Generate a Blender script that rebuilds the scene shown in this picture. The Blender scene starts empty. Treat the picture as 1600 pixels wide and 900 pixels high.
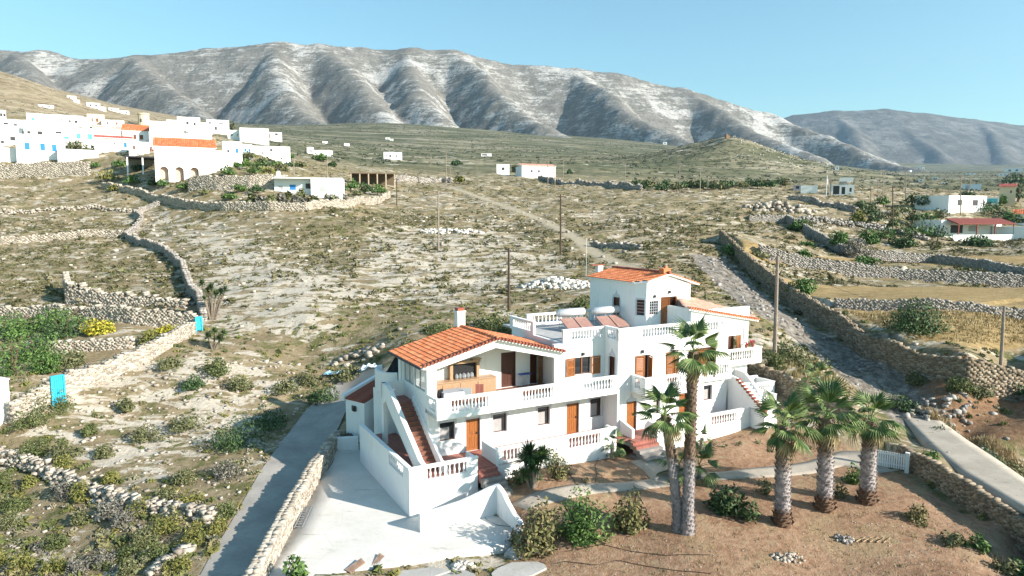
import bpy, math, random
import numpy as np
from mathutils import Vector, Matrix
rnd = random.Random(7)
C = bpy.context.scene.collection
scene = bpy.context.scene
# ---------------------------------------------------------------- camera
CAM_Z = 14.2; FPX = 1075.0; PITCH = math.atan(110 / 1075.0)
cam = bpy.data.objects.new('camera', bpy.data.cameras.new('camera')); C.objects.link(cam)
cam.location = (0, 0, CAM_Z); cam.rotation_euler = (math.pi / 2 - PITCH, 0, 0)
cam.data.sensor_width = 36; cam.data.lens = 36 * FPX / 1600
cam.data.clip_start = 0.5; cam.data.clip_end = 30000
scene.camera = cam
# ---------------------------------------------------------------- light
SUN_EL = math.radians(25); SUN_AZ = math.atan2(0.885, -0.465)      # azimuth from +Y towards +X
world = bpy.data.worlds.new('World'); scene.world = world; world.use_nodes = True
wn = world.node_tree.nodes; wl = world.node_tree.links
sky = wn.new('ShaderNodeTexSky'); sky.sky_type = 'NISHITA'; sky.sun_disc = False
sky.sun_elevation = SUN_EL; sky.sun_rotation = SUN_AZ
sky.air_density = 1.1; sky.dust_density = 0.4; sky.ozone_density = 0.8; sky.altitude = 50
bg = wn['Background']; bg.inputs['Strength'].default_value = 0.12
tint = wn.new('ShaderNodeMix'); tint.data_type = 'RGBA'; tint.blend_type = 'MULTIPLY'; tint.inputs[0].default_value = 1.0
tint.inputs[7].default_value = (.69, .94, .91, 1)      # the photograph's cool white balance
wl.new(sky.outputs[0], tint.inputs[6]); wl.new(tint.outputs[2], bg.inputs['Color'])
sun = bpy.data.objects.new('sun', bpy.data.lights.new('sun', 'SUN')); C.objects.link(sun)
sun.data.energy = 5.0; sun.data.angle = math.radians(0.5); sun.data.color = (1.0, 0.92, 0.82)
sd = Vector((math.sin(SUN_AZ) * math.cos(SUN_EL), math.cos(SUN_AZ) * math.cos(SUN_EL), math.sin(SUN_EL)))
sun.rotation_euler = sd.to_track_quat('Z', 'Y').to_euler(); sun.location = (60, -30, 60)
scene.view_settings.view_transform = 'Standard'; scene.view_settings.look = 'None'
scene.view_settings.exposure = 0.94; scene.view_settings.gamma = 1.0
scene.view_settings.use_curve_mapping = False
scene.render.engine = 'CYCLES'
scene.cycles.max_bounces = 6; scene.cycles.diffuse_bounces = 3; scene.cycles.glossy_bounces = 2
scene.cycles.volume_bounces = 0; scene.cycles.transparent_max_bounces = 8
# ---------------------------------------------------------------- pixel rays (photograph pixels, 1600 x 900)
_cp, _sp = math.cos(PITCH), math.sin(PITCH)
def ray(u, v):
    a = (np.asarray(u, float) - 800) / FPX; b = (np.asarray(v, float) - 450) / FPX
    return a, _cp - b * _sp, -_sp - b * _cp
def pz(u, v, z):
    d = ray(u, v); t = (z - CAM_Z) / d[2]
    return np.array([d[0] * t, d[1] * t, CAM_Z + d[2] * t])
def py(u, v, Y):
    d = ray(u, v); t = Y / d[1]
    return np.array([d[0] * t, Y, CAM_Z + d[2] * t])
def proj(P):
    P = np.asarray(P, float); y = P[..., 1]; z = P[..., 2] - CAM_Z
    f = y * _cp - z * _sp; u = y * _sp + z * _cp
    return 800 + FPX * P[..., 0] / f, 450 - FPX * u / f
# house frame: origin at the foot of the left front door, u along the front, v to the back
HA = math.radians(28.7)
HO = pz(728.5, 706, 0)
HU = np.array([math.cos(HA), math.sin(HA), 0]); HV = np.array([-math.sin(HA), math.cos(HA), 0])
def hw(u, v, z=0): return HO + HU * u + HV * v + np.array([0, 0, z])
# ---------------------------------------------------------------- mesh helpers
class B:
    def __init__(s): s.v = []; s.f = []; s.m = []; s.cur = 0
    def add(s, vs, fs):
        o = len(s.v); s.v.extend([tuple(map(float, p)) for p in vs])
        for f in fs: s.f.append([o + i for i in f]); s.m.append(s.cur)
        return s
    def quad(s, a, b, c, d): return s.add([a, b, c, d], [(0, 1, 2, 3)])
    def box(s, x0, x1, y0, y1, z0, z1):
        return s.add([(x0, y0, z0), (x1, y0, z0), (x1, y1, z0), (x0, y1, z0), (x0, y0, z1), (x1, y0, z1), (x1, y1, z1), (x0, y1, z1)],
                     [(3, 2, 1, 0), (4, 5, 6, 7), (0, 1, 5, 4), (1, 2, 6, 5), (2, 3, 7, 6), (3, 0, 4, 7)])
    def hexa(s, p): return s.add(p, [(3, 2, 1, 0), (4, 5, 6, 7), (0, 1, 5, 4), (1, 2, 6, 5), (2, 3, 7, 6), (3, 0, 4, 7)])
    def prism(s, poly, a, b, axis=2):
        """poly of 2-D points extruded from a to b along axis (0: poly=(y,z), 1: poly=(x,z), 2: poly=(x,y))"""
        n = len(poly)
        def p3(p, t): return (t, p[0], p[1]) if axis == 0 else ((p[0], t, p[1]) if axis == 1 else (p[0], p[1], t))
        vs = [p3(p, a) for p in poly] + [p3(p, b) for p in poly]
        fs = [tuple(range(n))[::-1], tuple(range(n, 2 * n))] + [(i, (i + 1) % n, n + (i + 1) % n, n + i) for i in range(n)]
        return s.add(vs, fs)
    def tube(s, pts, r, n=6, r2=None):
        pts = [Vector(p) for p in pts]; k = len(pts); vs = []; fs = []
        for i, p in enumerate(pts):
            d = (pts[min(i + 1, k - 1)] - pts[max(i - 1, 0)]).normalized()
            a = d.orthogonal().normalized() if abs(d.z) < .9 else Vector((1, 0, 0))
            a = (a - d * a.dot(d)).normalized(); b = d.cross(a)
            rr = r if r2 is None else r + (r2 - r) * i / (k - 1)
            for j in range(n):
                t = 2 * math.pi * j / n; vs.append(p + a * math.cos(t) * rr + b * math.sin(t) * rr)
        for i in range(k - 1):
            for j in range(n):
                fs.append((i * n + j, i * n + (j + 1) % n, (i + 1) * n + (j + 1) % n, (i + 1) * n + j))
        fs.append(tuple(range(n))[::-1]); fs.append(tuple(range((k - 1) * n, k * n)))
        return s.add(vs, fs)
    def lathe(s, prof, n=8, c=(0, 0, 0)):
        vs = []; fs = []; k = len(prof)
        for r, z in prof:
            for j in range(n):
                t = 2 * math.pi * j / n; vs.append((c[0] + r * math.cos(t), c[1] + r * math.sin(t), c[2] + z))
        for i in range(k - 1):
            for j in range(n):
                fs.append((i * n + j, i * n + (j + 1) % n, (i + 1) * n + (j + 1) % n, (i + 1) * n + j))
        fs.append(tuple(range(n))[::-1]); fs.append(tuple(range((k - 1) * n, k * n)))
        return s.add(vs, fs)
    def mesh(s, name, *mats):
        me = bpy.data.meshes.new(name); me.from_pydata(s.v, [], s.f)
        for m in mats: me.materials.append(m)
        if len(mats) > 1: me.polygons.foreach_set('material_index', s.m)
        me.update(); return me
    def build(s, name, mat, parent=None, smooth=False, loc=None, rz=0, **kw):
        mats = mat if isinstance(mat, (list, tuple)) else [mat]
        me = s.mesh(name, *mats)
        if smooth: me.polygons.foreach_set('use_smooth', [True] * len(me.polygons))
        return link(name, me, parent, loc, rz, **kw)
def link(name, me, parent=None, loc=None, rz=0, label=None, cat=None, group=None, kind=None):
    o = bpy.data.objects.new(name, me); C.objects.link(o)
    if parent is not None: o.parent = parent
    if loc is not None: o.location = loc
    if rz: o.rotation_euler = (0, 0, rz)
    if label: o['label'] = label
    if cat: o['category'] = cat
    if group: o['group'] = group
    if kind: o['kind'] = kind
    return o
def thing(name, label, cat, loc=(0, 0, 0), rz=0, group=None):
    o = bpy.data.objects.new(name, None); C.objects.link(o); o.empty_display_size = .3
    o.location = loc; o.rotation_euler = (0, 0, rz); o['label'] = label; o['category'] = cat
    if group: o['group'] = group
    return o
def kids(o): return [c for c in bpy.data.objects if c.parent is o]
def dup(root, children, loc, rz, label, scale=1.0):
    """copy of a thing with its parts; children = {object: [sub objects]}"""
    r = root.copy(); C.objects.link(r); r.location = loc; r.rotation_euler = (0, 0, rz); r['label'] = label
    r.scale = (scale,) * 3
    for ch in children:
        c = ch.copy(); C.objects.link(c); c.parent = r
    return r
def np_mesh(name, V, F, mat, smooth=False, attrs=None):
    """mesh from numpy arrays: V (n,3), F (m,k) all faces with k corners"""
    me = bpy.data.meshes.new(name); n = len(V); m, k = F.shape
    me.vertices.add(n); me.vertices.foreach_set('co', np.ascontiguousarray(V, np.float32).ravel())
    me.loops.add(m * k); me.loops.foreach_set('vertex_index', np.ascontiguousarray(F, np.int32).ravel())
    me.polygons.add(m); me.polygons.foreach_set('loop_start', np.arange(0, m * k, k, dtype=np.int32))
    me.polygons.foreach_set('loop_total', np.full(m, k, np.int32))
    if smooth: me.polygons.foreach_set('use_smooth', np.ones(m, bool))
    for nm, arr in (attrs or {}).items():
        if arr.ndim == 1:
            a = me.attributes.new(nm, 'FLOAT', 'POINT'); a.data.foreach_set('value', np.ascontiguousarray(arr, np.float32))
        else:
            a = me.attributes.new(nm, 'FLOAT_COLOR', 'POINT')
            q = np.ones((n, 4), np.float32); q[:, :arr.shape[1]] = arr; a.data.foreach_set('color', q.ravel())
    me.materials.append(mat); me.update(calc_edges=True); return me
# ---------------------------------------------------------------- numpy noise
def _h(ix, iy, s):
    n = (ix.astype(np.int64) * 374761393 + iy.astype(np.int64) * 668265263 + s * 974711) & 0xffffffff
    n = ((n ^ (n >> 13)) * 1274126177) & 0xffffffff
    return ((n ^ (n >> 16)) & 0xffff) / 65535.0
def noise(x, y, s=0):
    ix = np.floor(x); iy = np.floor(y); fx = x - ix; fy = y - iy
    fx = fx * fx * (3 - 2 * fx); fy = fy * fy * (3 - 2 * fy)
    a = _h(ix, iy, s); b = _h(ix + 1, iy, s); c = _h(ix, iy + 1, s); d = _h(ix + 1, iy + 1, s)
    return (a + (b - a) * fx) * (1 - fy) + (c + (d - c) * fx) * fy
def fbm(x, y, s=0, o=4):
    t = 0; a = .5
    for i in range(o): t = t + a * (noise(x, y, s + i) - .5); x = x * 2.03; y = y * 2.03; a *= .5
    return t
# ---------------------------------------------------------------- materials
class N:
    """small node-tree helper"""
    def __init__(s, name):
        s.m = bpy.data.materials.new(name); s.m.use_nodes = True
        s.t = s.m.node_tree; s.n = s.t.nodes; s.l = s.t.links
        s.b = s.n['Principled BSDF']; s.b.inputs['Roughness'].default_value = .85
        s.b.inputs['Specular IOR Level'].default_value = .25
    def new(s, t, **kw):
        n = s.n.new(t)
        for k, v in kw.items(): setattr(n, k, v)
        return n
    def put(s, sock, v):
        if isinstance(v, bpy.types.NodeSocket): s.l.new(v, sock)
        elif isinstance(v, (tuple, list)): sock.default_value = tuple(v) + ((1,) if len(v) == 3 and len(sock.default_value) == 4 else ())
        else: sock.default_value = v
    def coord(s, which='Object'): return s.new('ShaderNodeTexCoord').outputs[which]
    def noise(s, scale, detail=4, rough=.55, vec=None, dist=0, out='Fac'):
        n = s.new('ShaderNodeTexNoise'); n.inputs['Scale'].default_value = scale; n.inputs['Detail'].default_value = detail
        n.inputs['Roughness'].default_value = rough; n.inputs['Distortion'].default_value = dist
        if vec is not None: s.l.new(vec, n.inputs['Vector'])
        return n.outputs[out]
    def voro(s, scale, vec=None, out='Distance', feature='F1', rand=1):
        n = s.new('ShaderNodeTexVoronoi'); n.feature = feature; n.inputs['Scale'].default_value = scale; n.inputs['Randomness'].default_value = rand
        if vec is not None: s.l.new(vec, n.inputs['Vector'])
        return n.outputs[out]
    def mapv(s, vec, scale=(1, 1, 1), rot=(0, 0, 0)):
        n = s.new('ShaderNodeMapping'); n.inputs['Scale'].default_value = scale; n.inputs['Rotation'].default_value = rot
        s.l.new(vec, n.inputs['Vector']); return n.outputs[0]
    def step(s, f, a, b):
        n = s.new('ShaderNodeMapRange'); n.interpolation_type = 'SMOOTHSTEP'
        s.put(n.inputs['Value'], f); n.inputs['From Min'].default_value = a; n.inputs['From Max'].default_value = b
        return n.outputs[0]
    def rng(s, f, a, b, c, d):
        n = s.new('ShaderNodeMapRange'); s.put(n.inputs['Value'], f)
        for i, x in zip((1, 2, 3, 4), (a, b, c, d)): n.inputs[i].default_value = x
        return n.outputs[0]
    def mix(s, f, a, b, blend='MIX'):
        n = s.new('ShaderNodeMix'); n.data_type = 'RGBA'; n.blend_type = blend
        s.put(n.inputs[0], f); s.put(n.inputs[6], a); s.put(n.inputs[7], b); return n.outputs[2]
    def math(s, op, a, b=0.0, clamp=False):
        n = s.new('ShaderNodeMath', operation=op); n.use_clamp = clamp; s.put(n.inputs[0], a); s.put(n.inputs[1], b); return n.outputs[0]
    def attr(s, name, out='Color'):
        n = s.new('ShaderNodeAttribute'); n.attribute_name = name; return n.outputs[out]
    def ramp(s, f, stops):
        n = s.new('ShaderNodeValToRGB'); e = n.color_ramp.elements
        while len(e) < len(stops): e.new(.5)
        for i, (p, c) in enumerate(stops): e[i].position = p; e[i].color = tuple(c) + (1,)
        s.l.new(f, n.inputs[0]); return n.outputs[0]
    def bump(s, h, strength=.3, dist=.05):
        n = s.new('ShaderNodeBump'); n.inputs['Strength'].default_value = strength; n.inputs['Distance'].default_value = dist
        s.l.new(h, n.inputs['Height']); s.l.new(n.outputs[0], s.b.inputs['Normal'])
    def col(s, c): s.put(s.b.inputs['Base Color'], c); return s
    def rough(s, r): s.put(s.b.inputs['Roughness'], r); return s
def plain(name, c, var=.15, scale=6, rough=.8, bump=0, metal=0, spec=.25):
    n = N(name); v = n.noise(scale, 4, .6, n.coord())
    a = tuple(x * (1 - var) for x in c); b = tuple(min(1, x * (1 + var)) for x in c)
    n.col(n.ramp(v, [(.3, a), (.7, b)])); n.rough(rough); n.b.inputs['Metallic'].default_value = metal
    n.b.inputs['Specular IOR Level'].default_value = spec
    if bump: n.bump(n.noise(scale * 6, 3, .6, n.coord()), bump, .03)
    return n.m
# ================================================================ terrain
CP = []   # control points x, y, z
for t in [  # px, py, z
    (640,809,-1.95),(480,800,-1.95),(430,880,-2.0),(560,860,-2.0),(525,725,-2.0),(548,712,-2.0),(700,840,-1.95),
    (330,890,-2.25),(390,800,-2.15),(445,710,-1.8),(492,650,-1.15),(540,602,-.35),
    (0,890,-3.3),(150,890,-3.0),(250,860,-2.6),(0,705,-2.1),(200,765,-2.3),(330,800,-2.2),(100,650,-.5),(220,650,-.9),(350,650,-1.0),(430,640,-.9),
    (90,615,.6),(300,560,1.9),(440,580,.75),(520,572,.75),(-200,700,-2),(-200,880,-3.8),(-250,560,1.5),
    (820,770,-.95),(900,730,-.55),(1150,690,-.55),(1250,690,-.75),(1310,715,-.95),(950,780,-1.2),(1070,830,-1.35),(1223,815,-1.4),(1290,790,-1.3),
    (1360,778,-1.15),(1395,740,-1.1),(1000,890,-1.8),(1300,890,-1.9),(800,890,-2.05),(650,890,-2.15),(1590,890,-2.4),(1100,760,-1.15),(1500,800,-1.65),(1600,840,-1.7),
    (1430,665,-.6),(1470,700,-.45),(1500,735,-.4),(1590,788,-.35),(1700,840,-.4),
    (1330,575,.7),(1400,625,-.5),(1500,705,-2.3),(1600,765,-3.4),(1720,830,-4),(1250,520,2.8),(1300,625,1.0),(1250,600,1.6),(1210,570,2.4),
    (1450,520,4.2),(1550,515,4.2),(1405,520,4.3),(1590,585,1.7),(1500,610,1.2),(1540,690,-1.0),(1600,690,-1.0),(1700,620,1.8),(1700,520,4.3),
    (1300,450,5.5),(1450,455,5.3),(1590,460,5.2),(1312,488,4.6),(1250,462,5.3)]:
    CP.append(pz(*t))
for t in [  # px, py, distance Y
    (0,620,51),(200,540,62),(0,540,65),(310,512,69),(0,480,78),(0,420,100),(0,380,125),(0,340,150),(0,300,175),(0,270,190),(0,250,200),(-250,480,80),(-250,340,150),(-250,250,205),
    (250,420,98),(250,380,122),(250,340,150),(250,300,167),(300,276,172),(120,262,195),(200,285,180),
    (480,304,160),(480,320,147),(480,360,124),(480,420,95),(480,500,69),(480,545,66),(600,322,174),
    (640,530,61),(700,470,77),(700,400,105),(700,340,148),(700,300,205),(700,286,255),(600,470,77),(600,400,104),
    (880,440,86),(950,390,108),(950,340,148),(950,300,210),(950,288,255),(850,275,330),
    (1100,440,83),(1100,390,106),(1100,340,145),(1100,305,190),(1110,410,95),(1180,470,77),(1130,470,76),(1200,500,67),(1100,292,240),
    (1300,407,107),(1590,412,104),(1400,398,118),(1350,380,129),(1590,392,120),(1350,345,150),(1480,369,150),(1490,331,175),(1300,306,200),(1300,322,176),(1590,372,150),(1590,335,178),(1750,400,112),(1750,340,178),
    # far valley
    (0,228,225),(0,205,255),(0,165,420),(0,125,650),(0,111,820),(100,186,400),(100,172,560),(100,160,720),(60,180,330),(60,136,720),
    (180,236,215),(180,215,260),(180,200,420),(200,190,700),(330,232,215),(330,210,290),(330,200,600),(330,196,1100),
    (430,255,240),(430,238,330),(430,222,600),(430,208,1100),(430,196,1600),
    (600,262,330),(600,250,480),(600,232,800),(600,210,1300),(600,192,1800),
    (800,270,350),(800,256,500),(800,238,850),(800,220,1300),(800,208,1800),
    (1000,286,300),(1000,268,430),(1000,250,800),(1000,233,1300),(1000,222,1900),
    (1200,286,330),(1200,281,500),(1200,268,900),(1200,250,1500),(1200,240,2200),
    (1350,292,350),(1350,284,600),(1350,276,1100),(1350,266,2000),(1350,264,3000),
    (1500,300,330),(1500,290,520),(1500,276,1100),(1500,267,2000),(1500,265,3500),(1700,300,350),(1700,276,1100),(1700,266,2000),(1900,270,2000),(1900,300,350),
    (-300,200,260),(-300,120,700),(-300,110,2000),(0,120,2200),(300,190,2200)]:
    CP.append(py(*t))
for u, v, z in [(-1,-6.3,-2.1),(-2,-5.6,-2.1),(-.7,-7.4,-2.15),(.5,-6.2,-1.4),(0,1,-.9),(0,8,.9),(8,1,-.7),(8,10,1.8),(16,2,-.2),(16,10,2.2),(20,6,1.9),(-1,-2,-1.3),(6,-2,-.9),(12,-3,-.8),(-3.5,3,-1.6),(-3,9,-.6),(-2,12,.4),(5,13,2.0),(12,15,2.9),(19,-3,-.6),(23,-1,.5),(-4,-5,-2.0),(24,4,2.0)]:
    CP.append(hw(u, v, z))
CP = np.array(CP)
# steps in the ground held by walls: pixel line of the upper edge with its height, drop, side that is high (+1: left of the line as drawn)
STEPS = []
def step_line(pts, h, side, reach=14.0, zd=True):
    P = np.array([pz(*p) if zd else py(*p) for p in pts]); STEPS.append((P, h, side, reach)); return P
L_WADI = step_line([(1128,393,8.4),(1177,430,6.5),(1250,463,5.3),(1312,489,4.65),(1360,508,4.45),(1402,523,4.25),(1440,530,4.2),(1513,545,4.0),(1600,543,4.0),(1720,543,4.0)], 2.1, 1)
L_F1 = step_line([(1305,472,5.3),(1380,475,5.3),(1450,478,5.3),(1600,484,5.2),(1720,486,5.2)], 1.0, 1)
L_F2 = step_line([(1185,413,7.3),(1260,413,7.3),(1400,415,7.2),(1600,421,7.0),(1720,421,7.0)], 1.7, 1)
L_F3 = step_line([(1168,378,9.1),(1230,377,9.2),(1330,388,9.0),(1460,386,9.2),(1540,392,9.0),(1640,402,8.7)], 1.2, 1)
L_ROAD = step_line([(1412,712,-.5),(1470,741,-.45),(1537,770,-.4),(1600,800,-.35),(1700,845,-.4)], 1.15, 1, 5)
L_YARD = step_line([(372,925,-2.0),(398,898,-2.0),(455,797,-1.95),(490,740,-1.85),(517,700,-1.7)], .2, -1, 6)
def _stepf(x, y):
    t = 0
    for P, h, side, reach in STEPS:
        best = np.full(np.shape(x), 1e9); sgn = np.zeros(np.shape(x)); over = np.zeros(np.shape(x))
        for i in range(len(P) - 1):
            ax, ay = P[i, :2]; dx, dy = P[i + 1, :2] - P[i, :2]; L2 = dx * dx + dy * dy
            t0 = ((x - ax) * dx + (y - ay) * dy) / L2; tc = np.clip(t0, 0, 1)
            d = np.hypot(x - ax - tc * dx, y - ay - tc * dy); m = d < best
            s = (dx * (y - ay) - dy * (x - ax)) / math.sqrt(L2)
            o = np.where((i == 0) & (t0 < 0), -t0 * math.sqrt(L2), np.where((i == len(P) - 2) & (t0 > 1), (t0 - 1) * math.sqrt(L2), 0))
            best = np.where(m, d, best); sgn = np.where(m, s, sgn); over = np.where(m, o, over)
        q = np.where(sgn * side > 0, best, -best)
        k = .5 * h * np.tanh(q / .22) * np.exp(-np.abs(q) / reach) * np.exp(-(over / 2.5) ** 2)
        t = t + k
    return t
def _fan(x, y):
    yy = np.maximum(y, 5.0); return (x / yy) * 2.6, np.log(yy) * 1.7
_cu, _cv = _fan(CP[:, 0], CP[:, 1]); _cz = CP[:, 2] - _stepf(CP[:, 0], CP[:, 1])
_scale = CP[:, 1] / 40.0
def _U(r2): return np.where(r2 < 1e-12, 0, r2 * np.log(np.maximum(r2, 1e-12)) * .5)
_n = len(CP); _K = _U((_cu[:, None] - _cu) ** 2 + (_cv[:, None] - _cv) ** 2) + np.eye(_n) * .004
# interpolate the height seen from 14.2 m divided by the distance: keeps far ground in proportion
_w = (_cz - CAM_Z) / np.maximum(CP[:, 1], 10)
_Pm = np.stack([np.ones(_n), _cu, _cv], 1)
_A = np.block([[_K, _Pm], [_Pm.T, np.zeros((3, 3))]])
_sol = np.linalg.solve(_A, np.concatenate([_w, np.zeros(3)]))
def _tps(x, y):
    u, v = _fan(x, y); out = np.empty(len(u))
    for i in range(0, len(u), 20000):
        a = u[i:i + 20000, None]; b = v[i:i + 20000, None]
        out[i:i + 20000] = _U((a - _cu) ** 2 + (b - _cv) ** 2) @ _sol[:_n] + _sol[_n] + _sol[_n + 1] * a[:, 0] + _sol[_n + 2] * b[:, 0]
    return CAM_Z + out * np.maximum(y, 10)
def _bumps(x, y):
    P = py(1140, 217, 620)
    d = np.hypot((x - P[0]) / np.where(x < P[0], 62, 88), (y - P[1]) / 95)
    z = 33 * np.exp(-d ** 1.25 * 1.05) * (1 + .35 * fbm(x / 40, y / 40, 8, 4))
    return z
def ground_s(x, y):
    x = np.atleast_1d(np.asarray(x, float)); y = np.atleast_1d(np.asarray(y, float))
    return _tps(x, y) + _stepf(x, y) + _bumps(x, y)
def inpoly(px, py_, poly):
    r = np.zeros(np.shape(px), bool); n = len(poly)
    for i in range(n):
        x1, y1 = poly[i]; x2, y2 = poly[(i + 1) % n]
        c = ((y1 > py_) != (y2 > py_)) & (px < (x2 - x1) * (py_ - y1) / (y2 - y1 + 1e-9) + x1); r ^= c
    return r
def G(px, py_, ymin=16, ymax=3000):
    """where the ray through a photograph pixel meets the ground"""
    a, b, c = ray(px, py_); Y = np.exp(np.linspace(math.log(ymin), math.log(ymax), 520))
    t = Y / b; x = a * t; z = CAM_Z + c * t; g = ground_s(x, Y); hit = np.nonzero(z <= g)[0]
    if len(hit) == 0: i = len(Y) - 1
    else: i = hit[0]
    if i > 0:
        f0 = z[i - 1] - g[i - 1]; f1 = z[i] - g[i]; k = f0 / (f0 - f1) if f0 != f1 else 0
        y = Y[i - 1] + (Y[i] - Y[i - 1]) * min(max(k, 0), 1)
    else: y = Y[0]
    x = a / b * y
    return np.array([x, y, ground_s(x, y)[0]])
# polygons outlined on the photograph and laid on the ground: world outlines
def gpoly(pts): return [tuple(G(*p)[:2]) for p in pts]
Z_SOIL = [gpoly([(745,742),(800,722),(960,702),(1070,692),(1190,655),(1260,670),(1330,700),(1408,742),(1500,800),(1620,850),(1700,990),(770,990),(800,850),(765,790)])]
Z_FIELD = [gpoly([(1318,482),(1450,482),(1600,488),(1720,490),(1720,540),(1600,541),(1513,543),(1402,521),(1362,506)]), gpoly([(1200,440),(1260,443),(1600,447),(1720,450),(1720,478),(1450,474),(1305,469),(1252,460)]), gpoly([(1140,392),(1172,402),(1400,408),(1720,414),(1720,407),(1500,399),(1330,403),(1230,396)])]
Z_ROCK = [gpoly([(130,570),(420,560),(470,610),(380,700),(330,740),(130,740),(60,665)]), gpoly([(180,330),(300,340),(480,400),(560,440),(540,500),(330,520),(330,420),(220,350)]), gpoly([(560,350),(800,360),(900,420),(700,480),(560,450)])]
Z_BANK = [gpoly([(1440,572),(1520,572),(1600,570),(1720,600),(1720,700),(1600,700),(1490,690),(1440,610)])]
def line_w(pts): return np.array([G(*p)[:2] for p in pts])
L_BED = line_w([(1105,402),(1150,445),(1225,502),(1310,560),(1390,618),(1470,682),(1560,748),(1660,810)])
L_TRAIL = line_w([(700,292),(735,303),(790,322),(850,345),(900,372),(925,392),(960,410),(1000,425),(1060,432)])
def seg_d(x, y, P):
    best = np.full(np.shape(x), 1e9)
    for i in range(len(P) - 1):
        ax, ay = P[i]; dx, dy = P[i + 1] - P[i]; L2 = dx * dx + dy * dy
        t = np.clip(((x - ax) * dx + (y - ay) * dy) / L2, 0, 1); best = np.minimum(best, np.hypot(x - ax - t * dx, y - ay - t * dy))
    return best
Z_FLAT = [gpoly(p) for p in ([(298,930),(362,815),(408,735),(470,650),(540,585),(590,560),(600,600),(520,690),(450,790),(400,890),(390,930)],
    [(395,930),(400,895),(460,795),(520,705),(570,705),(640,800),(770,760),(812,800),(822,850),(640,880),(470,900),(430,930)],
    [(1392,630),(1412,620),(1455,648),(1505,685),(1555,718),(1615,758),(1705,805),(1780,850),(1780,890),(1690,850),(1560,790),(1410,715)])]
Z_FLAT.append([tuple(hw(u, v)[:2]) for u, v in ((-6.5,9),(-5.6,-3.6),(-.9,-4.6),(1,-3.4),(9,-3.3),(10,-4.6),(19.5,-4.6),(23.5,-3),(23,12),(-1,13))])
def zmask(x, y, polys):
    m = np.zeros(np.shape(x), bool)
    for p in polys: m |= inpoly(x, y, p)
    return m
def detail(x, y):
    """small relief of the open ground: ledges and hummocks"""
    amp = np.clip(y / 60, .55, 4)
    lay = fbm(x * .22 / 1, y * .30, 11, 4)
    led = np.floor((fbm(x * .10, y * .16, 5, 3) + .5) * 9) / 9
    r = lay * .55 + (led - .5) * .7 + fbm(x * .9, y * .9, 3, 2) * .16
    return r * amp * .8
def ground(x, y):
    x = np.atleast_1d(np.asarray(x, float)); y = np.atleast_1d(np.asarray(y, float))
    soil = zmask(x, y, Z_SOIL) | zmask(x, y, Z_FIELD); flat = zmask(x, y, Z_FLAT)
    df = np.full(len(x), 99.0); near = np.nonzero((y < 75) & ~flat)[0]
    for p in Z_FLAT:
        df[near] = np.minimum(df[near], seg_d(x[near], y[near], np.array(list(p) + [p[0]])))
    k = np.where(flat, 0, np.where(soil, .12, 1.0) * np.clip(df / 5, 0, 1)) * np.where(seg_d(x, y, L_TRAIL) < 1.5, .2, 1)
    far = np.clip((1800 - y) / 1200, 0, 1)
    return ground_s(x, y) + detail(x, y) * k * far, soil, flat
def gz(x, y): return float(ground(x, y)[0][0])
# ---- the ground sheet: a fan of quads, fine near the house
cols = np.linspace(-420, 2020, 560); rows = np.exp(np.linspace(math.log(15), math.log(4200), 640))
A_, Y_ = np.meshgrid((cols - 800) / (FPX * _cp), rows); X_ = A_ * Y_
gx, gy = X_.ravel(), Y_.ravel()
gzv, m_soil, m_flat = ground(gx, gy)
gzv = gzv - np.where(m_flat, .12, 0)
nr, nc = X_.shape; idx = np.arange(nr * nc).reshape(nr, nc)
GF = np.stack([idx[:-1, :-1], idx[:-1, 1:], idx[1:, 1:], idx[1:, :-1]], -1).reshape(-1, 4)
def soft(polys, amt=.05, tries=6):
    t = 0
    for i in range(tries):
        w = amt * gy; t = t + zmask(gx + fbm(gx / (w * 2.2), gy / (w * 2.2), 50 + i, 3) * w * 3.2, gy + fbm(gx / (w * 2.2), gy / (w * 2.2), 70 + i, 3) * w * 3.2, polys)
    return t / tries
m_field = zmask(gx, gy, Z_FIELD); m_rock = soft(Z_ROCK, .07); m_bank = soft(Z_BANK, .02, 3); m_soils = soft(Z_SOIL, .006, 4)
d_bed = seg_d(gx, gy, L_BED); d_tr = seg_d(gx, gy, L_TRAIL)
zone = np.stack([m_soils * 1.0, np.clip((3.4 - d_bed) / 1.2, 0, 1), m_field * 1.0], 1)
zone2 = np.stack([m_rock * 1.0, np.clip((1.6 - d_tr) / .8, 0, 1), m_bank * 1.0], 1)

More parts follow.
